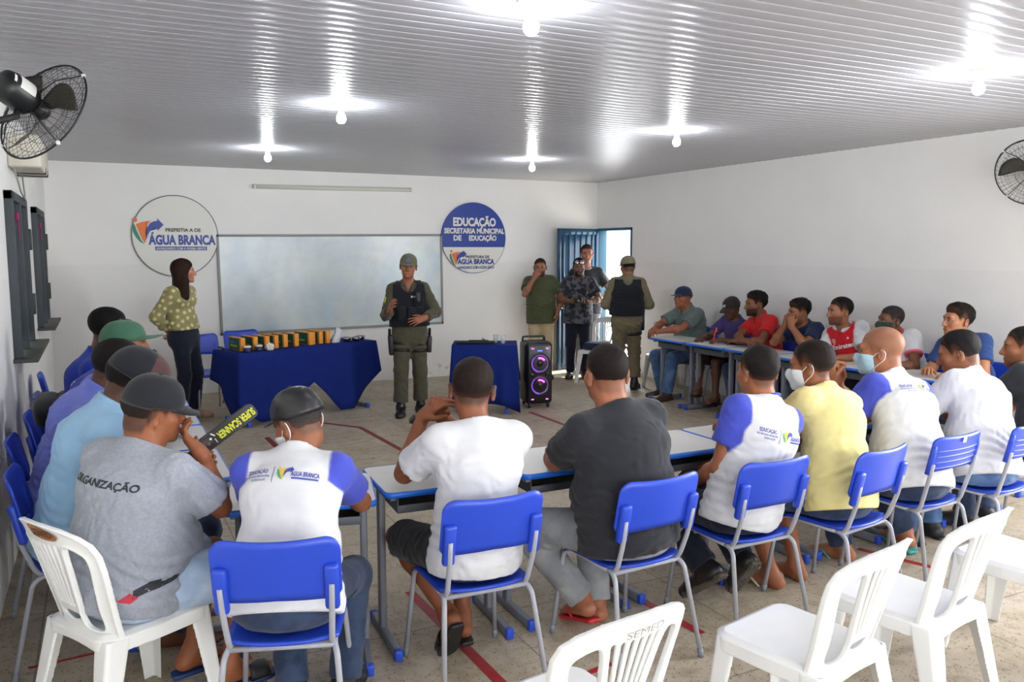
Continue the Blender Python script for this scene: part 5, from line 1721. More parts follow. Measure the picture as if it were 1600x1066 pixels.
def make_cap(root, p, c):
    """baseball cap: crown, visor, button"""
    H = Matrix(p.H.tolist()); s = p.hs; hc = Vector(p.hc)
    tilt = Matrix.Rotation(-c.get('tilt', 6) * D2R, 3, 'X') @ Matrix.Rotation(c.get('turn', 0) * D2R, 3, 'Z')
    M = Matrix.Translation(hc) @ (H @ tilt).to_4x4() @ Matrix.Translation((0, -.016, .030 + c.get('lift', 0.0))) @ Matrix.Scale(s, 4)
    rx, ry, rz = .0885, .110, c.get('h', .098)
    m = MB(); P = []
    nu = 48
    for i in range(nu):
        a = 2 * PI * i / nu
        col = []
        for j in range(13):
            e = (j / 12) * PI / 2
            k = math.cos(e) ** .82; zz = rz * math.sin(e) ** .92
            front = max(0, math.sin(a))
            k *= 1 + .035 * front * math.sin(2 * e)
            seam = 1 - .006 * max(0, 1 - abs(((a / (PI / 3)) % 1) - .0) * 14) - .006 * max(0, 1 - abs(((a / (PI / 3)) % 1) - 1) * 14)
            wob = 1 + .008 * math.sin(a * 5 + j)
            col.append(M @ Vector((rx * k * math.cos(a) * seam * wob, ry * k * math.sin(a) * seam * wob, zz - .012 * (1 - math.sin(e)) * (1 if math.sin(a) < -.2 else .2))))
        P.append(col)
    # rim turned inwards
    P = [[M @ Vector((rx * .90 * math.cos(2 * PI * i / nu), ry * .90 * math.sin(2 * PI * i / nu), .004))] + P[i] for i in range(nu)]
    m.grid(P, closed_u=True)
    mats = c['mats'] if isinstance(c['mats'], (list, tuple)) else [c['mats']]
    cap = m.build('cap', mats, root)
    if len(mats) > 1:
        mi = [1 if ((M.inverted() @ Vector(f.center)).y > .012) else 0 for f in cap.data.polygons]
        cap.data.polygons.foreach_set('material_index', mi)
    vm = MB()
    Pg, Ng = [], []
    L = c.get('visor', .072)
    for i in range(17):
        u = -1 + i / 8
        a = PI / 2 + u * 1.12
        row, nr = [], []
        for j in range(6):
            v = j / 5
            bx, by = rx * .98 * math.cos(a), ry * .98 * math.sin(a)
            ext = L * (1 - abs(u) ** 2.6) ** .55 if abs(u) < 1 else 0
            x = bx * (1 + .12 * v * (1 - abs(u))); y = by + ext * v
            z = .004 - c.get('drop', .16) * ext * v - .9 * (x * x) * (.4 + 1.6 * v)
            row.append(M @ Vector((x, y, z))); nr.append((H @ tilt) @ Vector((0, 0, 1)))
        Pg.append(row); Ng.append(nr)
    vm.slab(Pg, Ng, .0035)
    vm.build('visor', c.get('vmat', mats[-1]), cap)
    bt = MB(); bt.lathe([(.009, 0), (.008, .004), (.001, .006)], 12, M=M @ Matrix.Translation((0, 0, rz - .001))); bt.build('button', c.get('bmat', mats[-1]), cap)
    for (txt, h, y0, mt, a0) in c.get('marks', []):
        tmp = MB()
        if txt == 'disc': tmp.add([(h * math.cos(t), h * math.sin(t), 0) for t in np.linspace(0, 2 * PI, 20, endpoint=False)], [tuple(range(20))])
        else: put_text(tmp, txt, 0, 0, h, bold=.03)
        tmp = refine(tmp, .01)
        a = PI / 2 + a0
        pts = []
        for v in tmp.v:
            aa = a + v[0] / .10; zz = y0 + v[1]
            e = math.asin(min(.98, max(.0, zz / rz)) ** (1 / .92)); k = math.cos(e) ** .82 * (1 + .035 * max(0, math.sin(aa)) * math.sin(2 * e)) + .022
            pts.append(M @ Vector((rx * k * math.cos(aa), ry * k * math.sin(aa), zz)))
        lm = MB(); lm.add(pts, tmp.f); lm.build('cap_emblem', mt, cap, weld=False)
    return cap

def make_sandal(root, p, k, kind, m_sole, m_strap, label=None):
    J, Kn, An, t, u = p.leg[k]
    s = p.s; sd = np.cross(t, u); sg = -1 if k == 'L' else 1
    drop = .0865
    O = An - u * drop * s
    out = [(-.085, -.028), (-.09, 0), (-.085, .028), (-.03, .033), (.05, .036), (.12, .047), (.17, .044), (.20, .02), (.205, -.005), (.18, -.035), (.12, -.045), (.03, -.036)]
    c = spline(out, 5)
    M = Matrix(((t[0], sd[0] * sg, u[0], O[0]), (t[1], sd[1] * sg, u[1], O[1]), (t[2], sd[2] * sg, u[2], O[2]), (0, 0, 0, 1)))
    m = MB(); m.prism([(a * s, b * s) for a, b in c], -.014, .003, 0, M, True)
    so = m.build('sandal', m_sole, root)
    m = MB()
    if kind == 'slide':
        P, N = [], []
        for i in range(13):
            a = PI * i / 12
            row, nr = [], []
            for j in range(5):
                x = .075 + .085 * j / 4
                row.append(M @ Vector((x * s, .050 * math.cos(a) * s, (.004 + (.058 - .012 * j / 4) * math.sin(a) ** .8) * s))); nr.append(M.to_3x3() @ Vector((0, math.cos(a), math.sin(a))))
            P.append(row); N.append(nr)
        m.slab(P, N, .004)
    else:
        for e in (-1, 1):
            m.tube([M @ Vector((.155 * s, .006 * s, .008)), M @ Vector((.145 * s, .010 * s, .034 * s)), M @ Vector((.09 * s, e * .034 * s + .004, .040 * s)), M @ Vector((.04 * s, e * .042 * s, .006))], [.004, .005, .006, .005], n=7)
    m.build('strap', m_strap, so)
    return so

def finish_person(spec, res):
    p, parts = res
    q = spec
    loc = (*q['loc'], 0.0); rz = q['rz'] * D2R
    root = None
    made = {}
    for (nm, pts, quads, mi, col) in parts:
        if nm == 'body':
            me = sdf_mesh('person', pts, quads, skin_mat(), None, col)
            root = link('person', me, None, loc, rz)
            tag(root, q['label'], 'person', q.get('group'))
            made['body'] = root
    for (nm, pts, quads, mi, col) in parts:
        if nm == 'body': continue
        if nm == 'hair': o = link('hair', sdf_mesh('hair', pts, quads, hair_mat('any', (22, 18, 16)), None, col), root)
        elif nm == 'pants': o = link(q['pants'].get('name', 'trousers'), sdf_mesh('trousers', pts, quads, q['pants']['mat']), root)
        elif nm == 'shirt':
            sh = q['shirt']
            o = link(sh.get('name', 'shirt'), sdf_mesh('shirt', pts, quads, sh['mat'], None, col), root)
        elif nm.startswith('shoe'):
            so = q['shoes']
            o = link(so.get('name', 'shoe'), sdf_mesh('shoe', pts, quads, so['mat']), root)
            k = nm[-1]; J, Kn, An, t, u = p.leg[k]; s = p.s; sd = np.cross(t, u); sg = -1 if k == 'L' else 1
            O = An - u * .078 * s
            c = spline([(-.088, -.030), (-.094, 0), (-.088, .030), (-.03, .034), (.05, .037), (.12, .047), (.17, .044), (.205, .02), (.21, -.005), (.18, -.035), (.12, -.046), (.03, -.037)], 5)
            M = Matrix(((t[0], sd[0] * sg, u[0], O[0]), (t[1], sd[1] * sg, u[1], O[1]), (t[2], sd[2] * sg, u[2], O[2]), (0, 0, 0, 1)))
            m = MB(); m.prism([(a * s, b * s) for a, b in c], -.012, .008, 0, M, True)
            if so.get('tread'):
                for i in range(9):
                    for j in (-1, 0, 1):
                        x = -.07 + i * .031; 
                        if abs(x - .02) < .03: continue
                        m.box(M @ Vector((x, j * .023, -.014)), (.020, .016, .006), 0, rot=M.to_3x3(), bev=.002)
            m.build('sole', so.get('sole', so['mat']), o)
        elif nm == 'mask':
            o = link('face_mask', sdf_mesh('face_mask', pts, quads, q['mask']['mat']), root)
            H = Matrix(p.H.tolist()); hc = Vector(p.hc); s = p.hs
            for sg in (-1, 1):
                W = lambda x, y, z: hc + H @ (Vector((x, y, z)) * s)
                st = MB(); st.tube(bend([W(sg * .068, .030, -.030), W(sg * .078, .0, -.006), W(sg * .081, -.026, .014), W(sg * .086, -.044, -.004), W(sg * .079, -.036, -.036), W(sg * .073, .0, -.062), W(sg * .060, .032, -.088)], .02, 4), .0022, n=6)
                st.build('ear_loop', q['mask'].get('loop', q['mask']['mat']), o)
        elif nm == 'vest': o = link('vest', sdf_mesh('vest', pts, quads, q['vest']['mat']), root)
        made[nm] = o
    if q.get('cap'): made['cap'] = make_cap(root, p, q['cap'])
    so = q.get('shoes')
    if so and so['kind'] in ('slide', 'flip'):
        for k in 'LR': made['sandal' + k] = make_sandal(root, p, k, so['kind'], so['mat'], so['strap'])
    if q.get('after'): q['after'](root, p, made)
    return root, p, made

def add_print(made, p, lines, back=True, z=-.16, x=0.0, part='shirt', name='lettering', mats=None, tilt=0.0, off=.0022, spine=None):
    """printed writing or emblem on the back (or front) of a garment; lines is a callback drawing on a flat builder"""
    g = made[part]
    bvh = BVHTree.FromPolygons([v.co[:] for v in g.data.vertices], [tuple(f.vertices) for f in g.data.polygons])
    tmp = MB(); lines(tmp); tmp = refine(tmp)
    Ts = p.Ts
    rx = Ts @ A3(1, 0, 0); up = nrm(Ts @ A3(0, 0, 1)); fw = Ts @ A3(0, 1, 0)
    if back: ux, nd = rx, -fw
    else: ux, nd = -rx, fw
    if tilt:
        c, s_ = math.cos(tilt * D2R), math.sin(tilt * D2R)
        ux, up = ux * c + up * s_, up * c - ux * s_
    o = p.neck + up * z + ux * x
    dst = MB()
    proj_print(bvh, tmp, o, ux, up, nd, off, dst)
    return dst.build(name, mats, g, weld=False)
def fab(name, col, rough=.85, **k):
    k.setdefault('var', .05); k.setdefault('scale', 14); k.setdefault('bump', .25); k.setdefault('bscale', 420); k.setdefault('bdist', .0015)
    return mat(name, col, rough=rough, spec=.2, sheen=.15, **k)

T_WHITE = fab('tee_white', (208, 208, 211)); T_BLUESL = fab('sleeve_blue', (72, 82, 182)); T_TWO = fab('tee_two_tone', (208, 208, 211), attr='tint'); WRGB, BRGB = (208, 208, 211), (68, 78, 180); T_BLACK = fab('tee_black', (40, 41, 46))
T_YELLOW = fab('tee_yellow', (222, 208, 142)); T_GREY = fab('tee_grey_marl', (148, 152, 162), var=.12, scale=90); T_SKY = fab('shirt_sky', (150, 190, 222))
T_PERI = fab('shirt_periwinkle', (112, 122, 205)); T_ROYAL = fab('shirt_royal', (34, 58, 160)); T_ROYAL2 = fab('shirt_violet_blue', (58, 64, 166))
T_GREENGREY = fab('shirt_grey_green', (98, 112, 108)); T_PURPLE = fab('tee_purple', (66, 52, 104)); T_RED = fab('polo_red', (196, 30, 34)); T_NAVY = fab('tee_navy', (30, 40, 74))
T_JERSEY = fab('jersey_red', (190, 24, 36), rough=.7); T_BLUE = fab('tee_blue', (42, 66, 118)); T_PINK = fab('collar_pink', (220, 92, 110))
T_OLIVE = fab('tee_olive', (76, 80, 54)); T_UNI = fab('uniform_olive', (76, 72, 58)); T_UNI2 = fab('uniform_khaki', (112, 103, 80))
T_CAMO = fab('tee_dark_camo', (44, 46, 52), color2=(92, 92, 100), c2scale=16, c2lo=.50, c2hi=.56); T_TEEBLK = fab('tee_charcoal', (46, 48, 54))
P_DENIM = fab('denim_dark', (42, 54, 78), color2=(58, 72, 98), c2scale=9); P_DENIMLT = fab('denim_light', (158, 180, 206), color2=(190, 206, 222), c2scale=7, c2lo=.4, c2hi=.65)
P_GREYJ = fab('jeans_grey', (128, 130, 134), color2=(150, 152, 154), c2scale=6); P_BLACK = fab('shorts_black', (32, 32, 36)); P_BEIGE = fab('trousers_beige', (188, 168, 136)); P_NAVY = fab('trousers_navy', (24, 28, 44))
P_MIDJ = fab('jeans_blue', (70, 98, 138), color2=(92, 122, 160), c2scale=8); P_GREYT = fab('trousers_grey', (112, 112, 114))
M_CAPBLK = fab('cap_black', (36, 37, 42), bump=.4); M_CAPBRN = fab('cap_brown', (84, 58, 58)); M_CAPGRN = fab('cap_green', (64, 104, 82)); M_LEATHER = mat('leather_black', (34, 34, 36), rough=.32, spec=.5, bump=.5, bscale=35, bdist=.006, var=.1)
M_CAPNAVY = fab('cap_navy', (34, 44, 72)); M_CAPDK = fab('cap_dark_brown', (44, 36, 34)); M_CAPOLV = fab('cap_olive', (98, 96, 74)); M_CAPKHK = fab('cap_khaki', (120, 116, 92))
M_MASKW = fab('mask_white', (224, 228, 232)); M_MASKB = fab('mask_pale_blue', (176, 210, 222)); M_MASKG = fab('mask_dark_green', (44, 62, 56)); M_LOOP = mat('ear_loop_white', (235, 235, 235), .7)
M_SHOEBLK = mat('shoe_black', (26, 26, 28), .5, bump=.2, bscale=60); M_SOLEW = mat('sole_white', (210, 208, 200), .6); M_BOOT = mat('boot_black', (30, 28, 27), .38, bump=.3, bscale=30); M_SOLEG = mat('sole_grey', (86, 80, 72), .8, var=.2)
M_FLIPB = mat('sandal_black', (30, 30, 32), .6); M_FLIPT = mat('sandal_teal', (70, 168, 160), .6); M_FLIPN = mat('sandal_navy', (38, 62, 120), .6); M_FLIPW = mat('sandal_white', (214, 210, 198), .6); M_FLIPR = mat('sandal_red', (190, 40, 46), .6)
M_PRINTB = mat('print_blue', (62, 72, 158), .7); M_PRINTY = mat('print_yellow', (222, 196, 70), .7); M_PRINTG = mat('print_green', (80, 160, 110), .7); M_PRINTK = mat('print_black', (38, 40, 46), .7); M_PRINTW = mat('print_white', (232, 232, 232), .7)
M_WATCH = mat('watch_black', (32, 36, 42), .35); M_HOLSTER = mat('holster_black', (20, 20, 22), .5, bump=.2, bscale=90); M_VEST = fab('vest_black', (26, 28, 34), bump=.6, bscale=180); M_CHAIN = mat('silver_chain', (200, 200, 205), .25, metal=1)

def fit_head(q):
    """lean the spine so that the top of the head stands where it was measured in the room"""
    if 'top' not in q: return q
    X, Y, Z = q['top']
    a = q['rz'] * D2R
    dx, dy = X - q['loc'][0], Y - q['loc'][1]
    tx, ty = dx * math.cos(a) + dy * math.sin(a), -dx * math.sin(a) + dy * math.cos(a)
    q.setdefault('lean', 10); q.setdefault('side', 0)
    for _ in range(12):
        p = solve_pose(q)
        t = p.hc + p.H @ (A3(0, -.015, .112) * p.hs)
        q['lean'] = max(-12, min(62, q['lean'] + (ty - t[1]) * 75)); q['side'] = max(-28, min(28, q['side'] + (tx - t[0]) * 75))
    p = solve_pose(q); t = p.hc + p.H @ (A3(0, -.015, .112) * p.hs)
    dz = max(-.20, min(.14, Z - t[2]))
    h = A3(q.get('hip', (0, 0, .93 * p.s if p.stand else .545)))
    if not p.stand: q['slz'] = dz
    if p.stand: q['headoff'] = tuple(A3(q.get('headoff', (0, 0, 0))) + A3(0, 0, dz))
    else:
        k = 0 if 'nosize' in q else 1.0
        q['size'] = q.get('size', 1.0) * (1 + max(-.07, min(.09, k * dz / .80)))
        for _ in range(3):
            p = solve_pose(q); t = p.hc + p.H @ (A3(0, -.015, .112) * p.hs)
            q['neckup'] = max(.085, min(.160, q.get('neckup', .138) + (Z - t[2]) / p.s))
            p = solve_pose(q); t = p.hc + p.H @ (A3(0, -.015, .112) * p.hs)
            q['lean'] += (ty - t[1]) * 60
    return q

def edu_print(mb):
    put_text(mb, 'EDUCAÇÃO', -.078, .012, .018, .078, 0, .02)
    put_text(mb, 'SECRETARIA MUNICIPAL', -.078, -.004, .009, .098, 0, .01); put_text(mb, 'DE EDUCAÇÃO', -.070, -.019, .009, .055, 0, .01)
    mb.add([(-.018, -.028, 0), (-.016, -.028, 0), (-.016, .040, 0), (-.018, .040, 0)], [(0, 1, 2, 3)], 0)
    put_logo(mb, -.004, -.018, .060, .060, (2, 1, 0, 1))
    put_text(mb, 'ÁGUA BRANCA', .098, -.002, .020, .100, 0, .03)
    mb.add([(.052, -.014, 0), (.146, -.014, 0), (.146, -.007, 0), (.052, -.007, 0)], [(0, 1, 2, 3)], 0)

def band_on(root, p, k, mats, w=.034, r=.031, name='wristwatch'):
    S, E_, W, f, n, _, _ = p.arm[k]
    c = Vector(W - f * .03); u = Vector(n); v = Vector(np.cross(f, n)); ff = Vector(f)
    m = MB(); P, N = [], []
    for i in range(25):
        a = 2 * PI * i / 24
        d = u * math.cos(a) * r * .86 + v * math.sin(a) * r
        P.append([c + d - ff * w / 3, c + d + ff * w / 3]); N.append([d.normalized()] * 2)
    m.slab(P, N, .003); o = m.build(name, mats, root)
    f_ = MB(); X = Matrix((v, ff, -u)).transposed()
    f_.box(c - u * (r * .86 + .006), (w * .9, w * 1.05, .010), bev=.004, rot=X); f_.build('watch_face', mats, o)
    return o

# positions of the front-row places repeat those of their chairs
SP = []
def P_(**k): SP.append(k); return k
DESK_ARM = lambda L=(-.13, .46, .795), R=(.13, .46, .795), c=.5: dict(armL=dict(w=L, e=(-.55, -.15, -1), n=(0, 0, -1), curl=c), armR=dict(w=R, e=(.55, -.15, -1), n=(0, 0, -1), curl=c))

# ------ front row (seen from behind, left to right)
def f1_after(root, p, made):
    add_print(made, p, edu_print, z=-.125, x=-.02, mats=[M_PRINTB, M_PRINTY, M_PRINTG], tilt=-2)
P_(label='person in a black leather cap, white shirt with blue sleeves and a white mask', loc=(.555, 2.97), rz=-19, top=(.645, 3.30, 1.235), fat=.25, seed=1, skin=(146, 92, 64),
   head=(46, 26, -6), twist=-4, hair='crop', hairc=(60, 56, 54), hairname='greying', shirt=dict(mat=T_TWO, rgb=WRGB, split=BRGB, amp=.006), pants=dict(mat=P_DENIM), legL=dict(a=(-.02, .22, .085), t=(-.3, 1, 0)), legR=dict(a=(.18, .24, .085), t=(.25, 1, 0)),
   armL=dict(w=(.02, .55, .80), e=(-.5, -.1, -.9), curl=.6), armR=dict(w=(.08, .58, .80), e=(.9, -.1, -.7), curl=.5), shoes=dict(kind='shoe', mat=M_SHOEBLK, sole=M_SOLEW), mask=dict(mat=M_MASKW, loop=M_LOOP, drop=.018),
   cap=dict(mats=[M_LEATHER], tilt=-8, visor=.07, h=.102, marks=[('disc', .022, .035, mat('cap_badge_red', (220, 40, 60), .4), .55)]), after=f1_after)
def f2_after(root, p, made): band_on(root, p, 'L', M_WATCH)
P_(label='person in a plain white T-shirt and black shorts with a wristwatch', loc=(1.345, 3.08), rz=-2, top=(1.385, 3.16, 1.34), seed=2, skin=(134, 80, 52), head=(-20, 12, 4), hair='crop', fade=.85, hairc=(34, 26, 22),
   shirt=dict(mat=T_WHITE, amp=.008, g=.018, sleeve=.70, flare=.016), pants=dict(mat=P_BLACK, len=.92), armL=dict(w=(-.115, .32, 1.06), e=(-.45, .55, -.9), f=(.50, -.45, .70), n=(.75, .1, -.5), curl=.55), armR=dict(w=(-.02, .36, 1.06), e=(.35, .6, -.9), f=(-.1, -.5, .8), n=(-.6, -.6, 0), curl=.9),
   legL=dict(knee=(-.20, .42, .50), a=(-.03, .06, .145), t=(.05, .62, -.70), u=(0, .75, .6)), legR=dict(knee=(.10, .42, .52), a=(.03, .22, .09), t=(.1, 1, 0)), shoes=dict(kind='slide', mat=M_FLIPB, strap=M_FLIPB), after=f2_after)
P_(label='large person in a black T-shirt and grey jeans with short dark hair', loc=(2.065, 3.02), rz=4, top=(2.015, 3.12, 1.37), size=1.03, fat=1.0, seed=3, skin=(164, 104, 76), head=(-12, 6, 0), hair='crop', fade=.5, hairc=(30, 24, 22), beard=.5,
   shirt=dict(mat=T_BLACK, amp=.007, g=.016, sleeve=.72, flare=.012, hem=.06), pants=dict(mat=P_GREYJ, g=.012), armL=dict(w=(-.06, .50, .80), e=(-.8, -.1, -.9), curl=.5), armR=dict(w=(.10, .50, .80), e=(.7, -.1, -.9)),
   legL=dict(knee=(-.30, .40, .50), a=(-.05, .16, .10), t=(.1, 1, -.3), u=(0, .3, 1)), legR=dict(a=(.06, .30, .085)), shoes=dict(kind='flip', mat=M_FLIPR, strap=M_FLIPR))
def f4_after(root, p, made):
    add_print(made, p, edu_print, z=-.150, x=-.015, mats=[M_PRINTB, M_PRINTY, M_PRINTG])
    b = MB(); pr = p.neck
    nd = nrm(p.hc - p.neck + A3(0, -.02, 0)); 
    u = nrm(np.cross(nd, A3(1, 0, 0))); v = np.cross(nd, u)
    c = p.neck + A3(0, .004, .002) + p.Ts @ A3(0, .004, .0)
    b.tube([Vector(c + u * math.cos(a) * .069 + v * math.sin(a) * .071 + p.Ts @ A3(0, 0, -.45 * .069 * (u * math.cos(a) @ (p.Ts @ A3(0, 1, 0)) if False else float((u * math.cos(a) + v * math.sin(a)) @ (p.Ts @ A3(0, 1, 0)))))) for a in np.linspace(0, 2 * PI, 30, endpoint=False)], .006, n=8, closed=True)
    b.build('collar_band', T_BLUESL, made['shirt'])
P_(label='person in a blue-sleeved white shirt, dark jeans and black lug-soled boots', loc=(2.73, 3.03), rz=1, top=(2.87, 3.08, 1.325), seed=4, skin=(158, 98, 68), head=(-8, 4, 0), hair='crop', fade=.7, hairc=(30, 25, 23), fat=.3,
   shirt=dict(mat=T_TWO, rgb=WRGB, split=BRGB, amp=.006, sleeve=.60), pants=dict(mat=P_NAVY, hem=.016), armL=dict(w=(-.07, .25, .63), e=(-.5, -1, -.5), curl=.5), armR=dict(w=(.12, .36, .66), e=(1, -.4, -.5)),
   legL=dict(knee=(-.16, .38, .51), a=(-.08, .03, .15), t=(-.15, .75, -.60), u=(0, .65, .7)), legR=dict(knee=(.14, .38, .51), a=(.12, .02, .155), t=(.1, .62, -.72), u=(0, .75, .62)), shoes=dict(kind='boot', mat=M_BOOT, sole=M_SOLEG, top=.14, tread=True), after=f4_after)
P_(label='person in a pale yellow T-shirt with a white face mask in the front row', loc=(3.32, 2.97), rz=9, top=(3.36, 3.22, 1.31), seed=5, skin=(150, 92, 62), head=(14, 10, 0), hair='crop', fade=.7, hairc=(32, 26, 22), fat=.2,
   shirt=dict(mat=T_YELLOW, amp=.007, g=.017), pants=dict(mat=P_DENIM, len=.95), mask=dict(mat=M_MASKW, loop=M_LOOP), legL=dict(a=(-.14, .28, .085), t=(-.2, 1, 0)), legR=dict(a=(.06, .27, .085)), shoes=dict(kind='flip', mat=M_FLIPW, strap=M_FLIPW), **DESK_ARM((-.10, .60, .82), (.16, .56, .80)))
def f6_after(root, p, made): add_print(made, p, edu_print, z=-.12, x=-.01, mats=[M_PRINTB, M_PRINTY, M_PRINTG])
P_(label='bald person in a blue-sleeved white shirt and pale blue mask, hands clasped at face', loc=(3.95, 3.02), rz=5, top=(4.02, 3.33, 1.345), seed=6, skin=(168, 108, 76), head=(24, 6, 0), hair='bald', fade=.42, hairc=(70, 64, 60), fat=.4,
   shirt=dict(mat=T_TWO, rgb=WRGB, split=BRGB, amp=.006), pants=dict(mat=P_DENIM), mask=dict(mat=M_MASKB, loop=M_LOOP), legL=dict(a=(-.12, .34, .085)), legR=dict(knee=(.20, .40, .5), a=(.34, .22, .085), t=(.5, 1, 0)), shoes=dict(kind='flip', mat=M_FLIPT, strap=M_FLIPT),
   armL=dict(w=(-.08, .48, 1.00), e=(-.4, .4, -.9), f=(.15, .25, .95), n=(.7, -.6, 0), curl=.9), armR=dict(w=(-.01, .50, .99), e=(.4, .4, -.9), f=(-.25, .15, .95), n=(-.7, -.5, 0), curl=1.0), after=f6_after)
def f7_after(root, p, made):
    def mark(mb): mb.tube([(0, .045, 0), (.004, .03, 0), (.006, .01, 0), (.012, -.01, 0), (.018, -.022, 0)], .0022, n=4)
    add_print(made, p, mark, z=-.055, x=.05, mats=[M_PRINTK], name='pen_mark')
P_(label='dark-haired person in a plain white T-shirt and blue jeans beside the bald one', loc=(4.55, 3.02), rz=7, top=(4.63, 3.30, 1.295), seed=7, skin=(140, 88, 60), head=(22, 16, 0), hair='short', hairc=(24, 22, 22), fat=.5,
   shirt=dict(mat=T_WHITE, amp=.007, g=.018, sleeve=.7), pants=dict(mat=P_MIDJ), shoes=dict(kind='shoe', mat=M_SHOEBLK), armL=dict(w=(.04, .54, .90), e=(-.4, .3, -.9), f=(.3, .7, .5), n=(.2, -.2, -1), curl=.9), armR=dict(w=(.13, .54, .88), e=(.6, -.1, -.9), f=(-.5, .6, .4), n=(0, 0, -1), curl=.9), after=f7_after)
P_(label='person in a black T-shirt in profile, cut by the right edge of the photo', loc=(5.16, 3.06), rz=10, top=(5.27, 3.28, 1.30), seed=8, skin=(146, 92, 62), head=(30, 4, 0), hair='crop', hairc=(24, 22, 20), beard=.3,
   shirt=dict(mat=T_BLACK, amp=.006), pants=dict(mat=P_DENIM), shoes=dict(kind='shoe', mat=M_SHOEBLK), armL=dict(w=(.12, .46, .93), e=(-.6, -.1, -.9), f=(.4, .9, .2), n=(.4, -.2, -.9), curl=.9), armR=dict(w=(.18, .50, .89), e=(.6, -.1, -.9), f=(-.5, .8, .1), curl=.9))

# ------ left row (facing right, near to far)
def p1_after(root, p, made):
    add_print(made, p, lambda mb: put_text(mb, 'ORGANIZAÇÃO', 0, 0, .026, .29, 0, .03), z=-.125, x=-.005, mats=[M_PRINTK])
    def flower(mb):
        mb.add([(.0, 0, 0), (.05, .035, 0), (.07, .075, 0), (.03, .06, 0), (.0, .03, 0)], [(0, 1, 2, 3, 4)], 0)
        mb.add([(-.035, -.01, 0), (.0, -.015, 0), (.015, .005, 0), (-.01, .02, 0)], [(0, 1, 2, 3)], 1)
        mb.add([(-.075, -.028, 0), (-.04, -.032, 0), (-.03, -.01, 0), (-.06, -.0, 0)], [(0, 1, 2, 3)], 2)
    add_print(made, p, flower, z=-.50, x=.165, mats=[M_PRINTK, mat('print_red', (180, 40, 60), .7), mat('print_sand', (200, 184, 160), .7)], name='flower_print')
P_(label='person in a grey ORGANIZAÇÃO T-shirt, black cap and light denim shorts, chin on hand', loc=(.085, 3.375), rz=-60, top=(.165, 3.38, 1.305), hip=(0, -.05, .555), seed=11, skin=(148, 90, 60), head=(-18, 8, 6), twist=14, fat=1.1, hair='crop', fade=.9, hairc=(40, 32, 28),
   shirt=dict(mat=T_GREY, amp=.008, g=.016, sleeve=.72, flare=.016), pants=dict(mat=P_DENIMLT, len=.88, g=.014, flare=.02), armR=dict(w=(.170, .165, 1.025), e=(-.15, 1, -.9), f=(-.75, -.15, .55), n=(-.3, .5, .7), curl=.5), armL=dict(w=(-.160, .365, .84), e=(-.6, 0, -.9), f=(.1, .55, .6), n=(.8, -.3, .2), curl=1.25),
   legL=dict(knee=(-.06, .42, .53), a=(-.02, .20, .09), t=(.2, 1, 0)), legR=dict(knee=(.26, .40, .52), a=(.16, .24, .09), t=(.3, 1, 0)), shoes=dict(kind='slide', mat=M_FLIPN, strap=M_FLIPB), cap=dict(mats=[M_CAPBLK], tilt=9, visor=.066, h=.108), seat=.45, after=p1_after)
LD_ARM = DESK_ARM((-.14, .42, .80), (.16, .40, .80))
P_(label='person in a light blue shirt and a black cap with brown front', loc=(-.13, 4.06), rz=-90, size=1.14, nosize=True, top=(.165, 3.97, 1.345), seed=12, skin=(110, 72, 52), head=(6, 26, 4), fat=.6, hair='crop', hairc=(26, 22, 22),
   shirt=dict(mat=T_SKY, amp=.006, g=.018, collar='polo'), pants=dict(mat=P_DENIM), shoes=dict(kind='flip', mat=M_FLIPB, strap=M_FLIPB), cap=dict(mats=[M_CAPBLK, M_CAPBRN], tilt=10, visor=.075, h=.105), **LD_ARM)
P_(label='bareheaded person in a periwinkle shirt, third in the left row', loc=(-.19, 4.78), rz=-90, size=1.12, nosize=True, top=(.10, 4.62, 1.325), seed=13, skin=(104, 68, 50), head=(0, 22, 0), fat=.6, hair='short', hairc=(28, 24, 22),
   shirt=dict(mat=T_PERI, amp=.007, g=.020, collar='polo'), pants=dict(mat=P_DENIM), shoes=dict(kind='shoe', mat=M_SHOEBLK), **LD_ARM)
def p5_after(root, p, made):
    add_print(made, p, lambda mb: put_text(mb, 'IEF', 0, 0, .05, .16, 0, .01), z=-.17, x=-.05, mats=[M_PRINTW])
P_(label='person in a green cap and violet-blue shirt in the left row, hand at the chin', loc=(-.16, 5.50), rz=-90, top=(.105, 5.44, 1.385), seed=14, skin=(150, 92, 58), head=(-4, 2, 0), fat=.2, hair='crop', hairc=(26, 22, 20),
   shirt=dict(mat=T_ROYAL2, amp=.006, sleeve=1.9), pants=dict(mat=P_DENIM), shoes=dict(kind='shoe', mat=M_SHOEBLK), cap=dict(mats=[M_CAPGRN], tilt=-4, visor=.085, drop=-.05), armR=dict(w=(.10, .36, 1.10), e=(.3, .6, -.9), f=(-.5, .0, .8), n=(-.3, -.7, .2), curl=.9), armL=dict(w=(-.12, .42, .80), e=(-.6, -.1, -.9)), after=p5_after)
P_(label='dark-haired person in a royal blue shirt by the left wall, hand on the brow', loc=(-.16, 6.22), rz=-90, top=(.055, 6.16, 1.45), seed=15, skin=(104, 68, 48), head=(0, 14, 0), hair='short', hairc=(16, 15, 16),
   shirt=dict(mat=T_ROYAL, amp=.005, sleeve=1.9), pants=dict(mat=P_DENIM), shoes=dict(kind='shoe', mat=M_SHOEBLK), armR=dict(w=(.15, .34, 1.22), e=(.4, .6, -.9), f=(-.7, .1, .35), n=(-.1, -.9, -.2), curl=.5), armL=dict(w=(-.12, .42, .80), e=(-.6, -.1, -.9)))

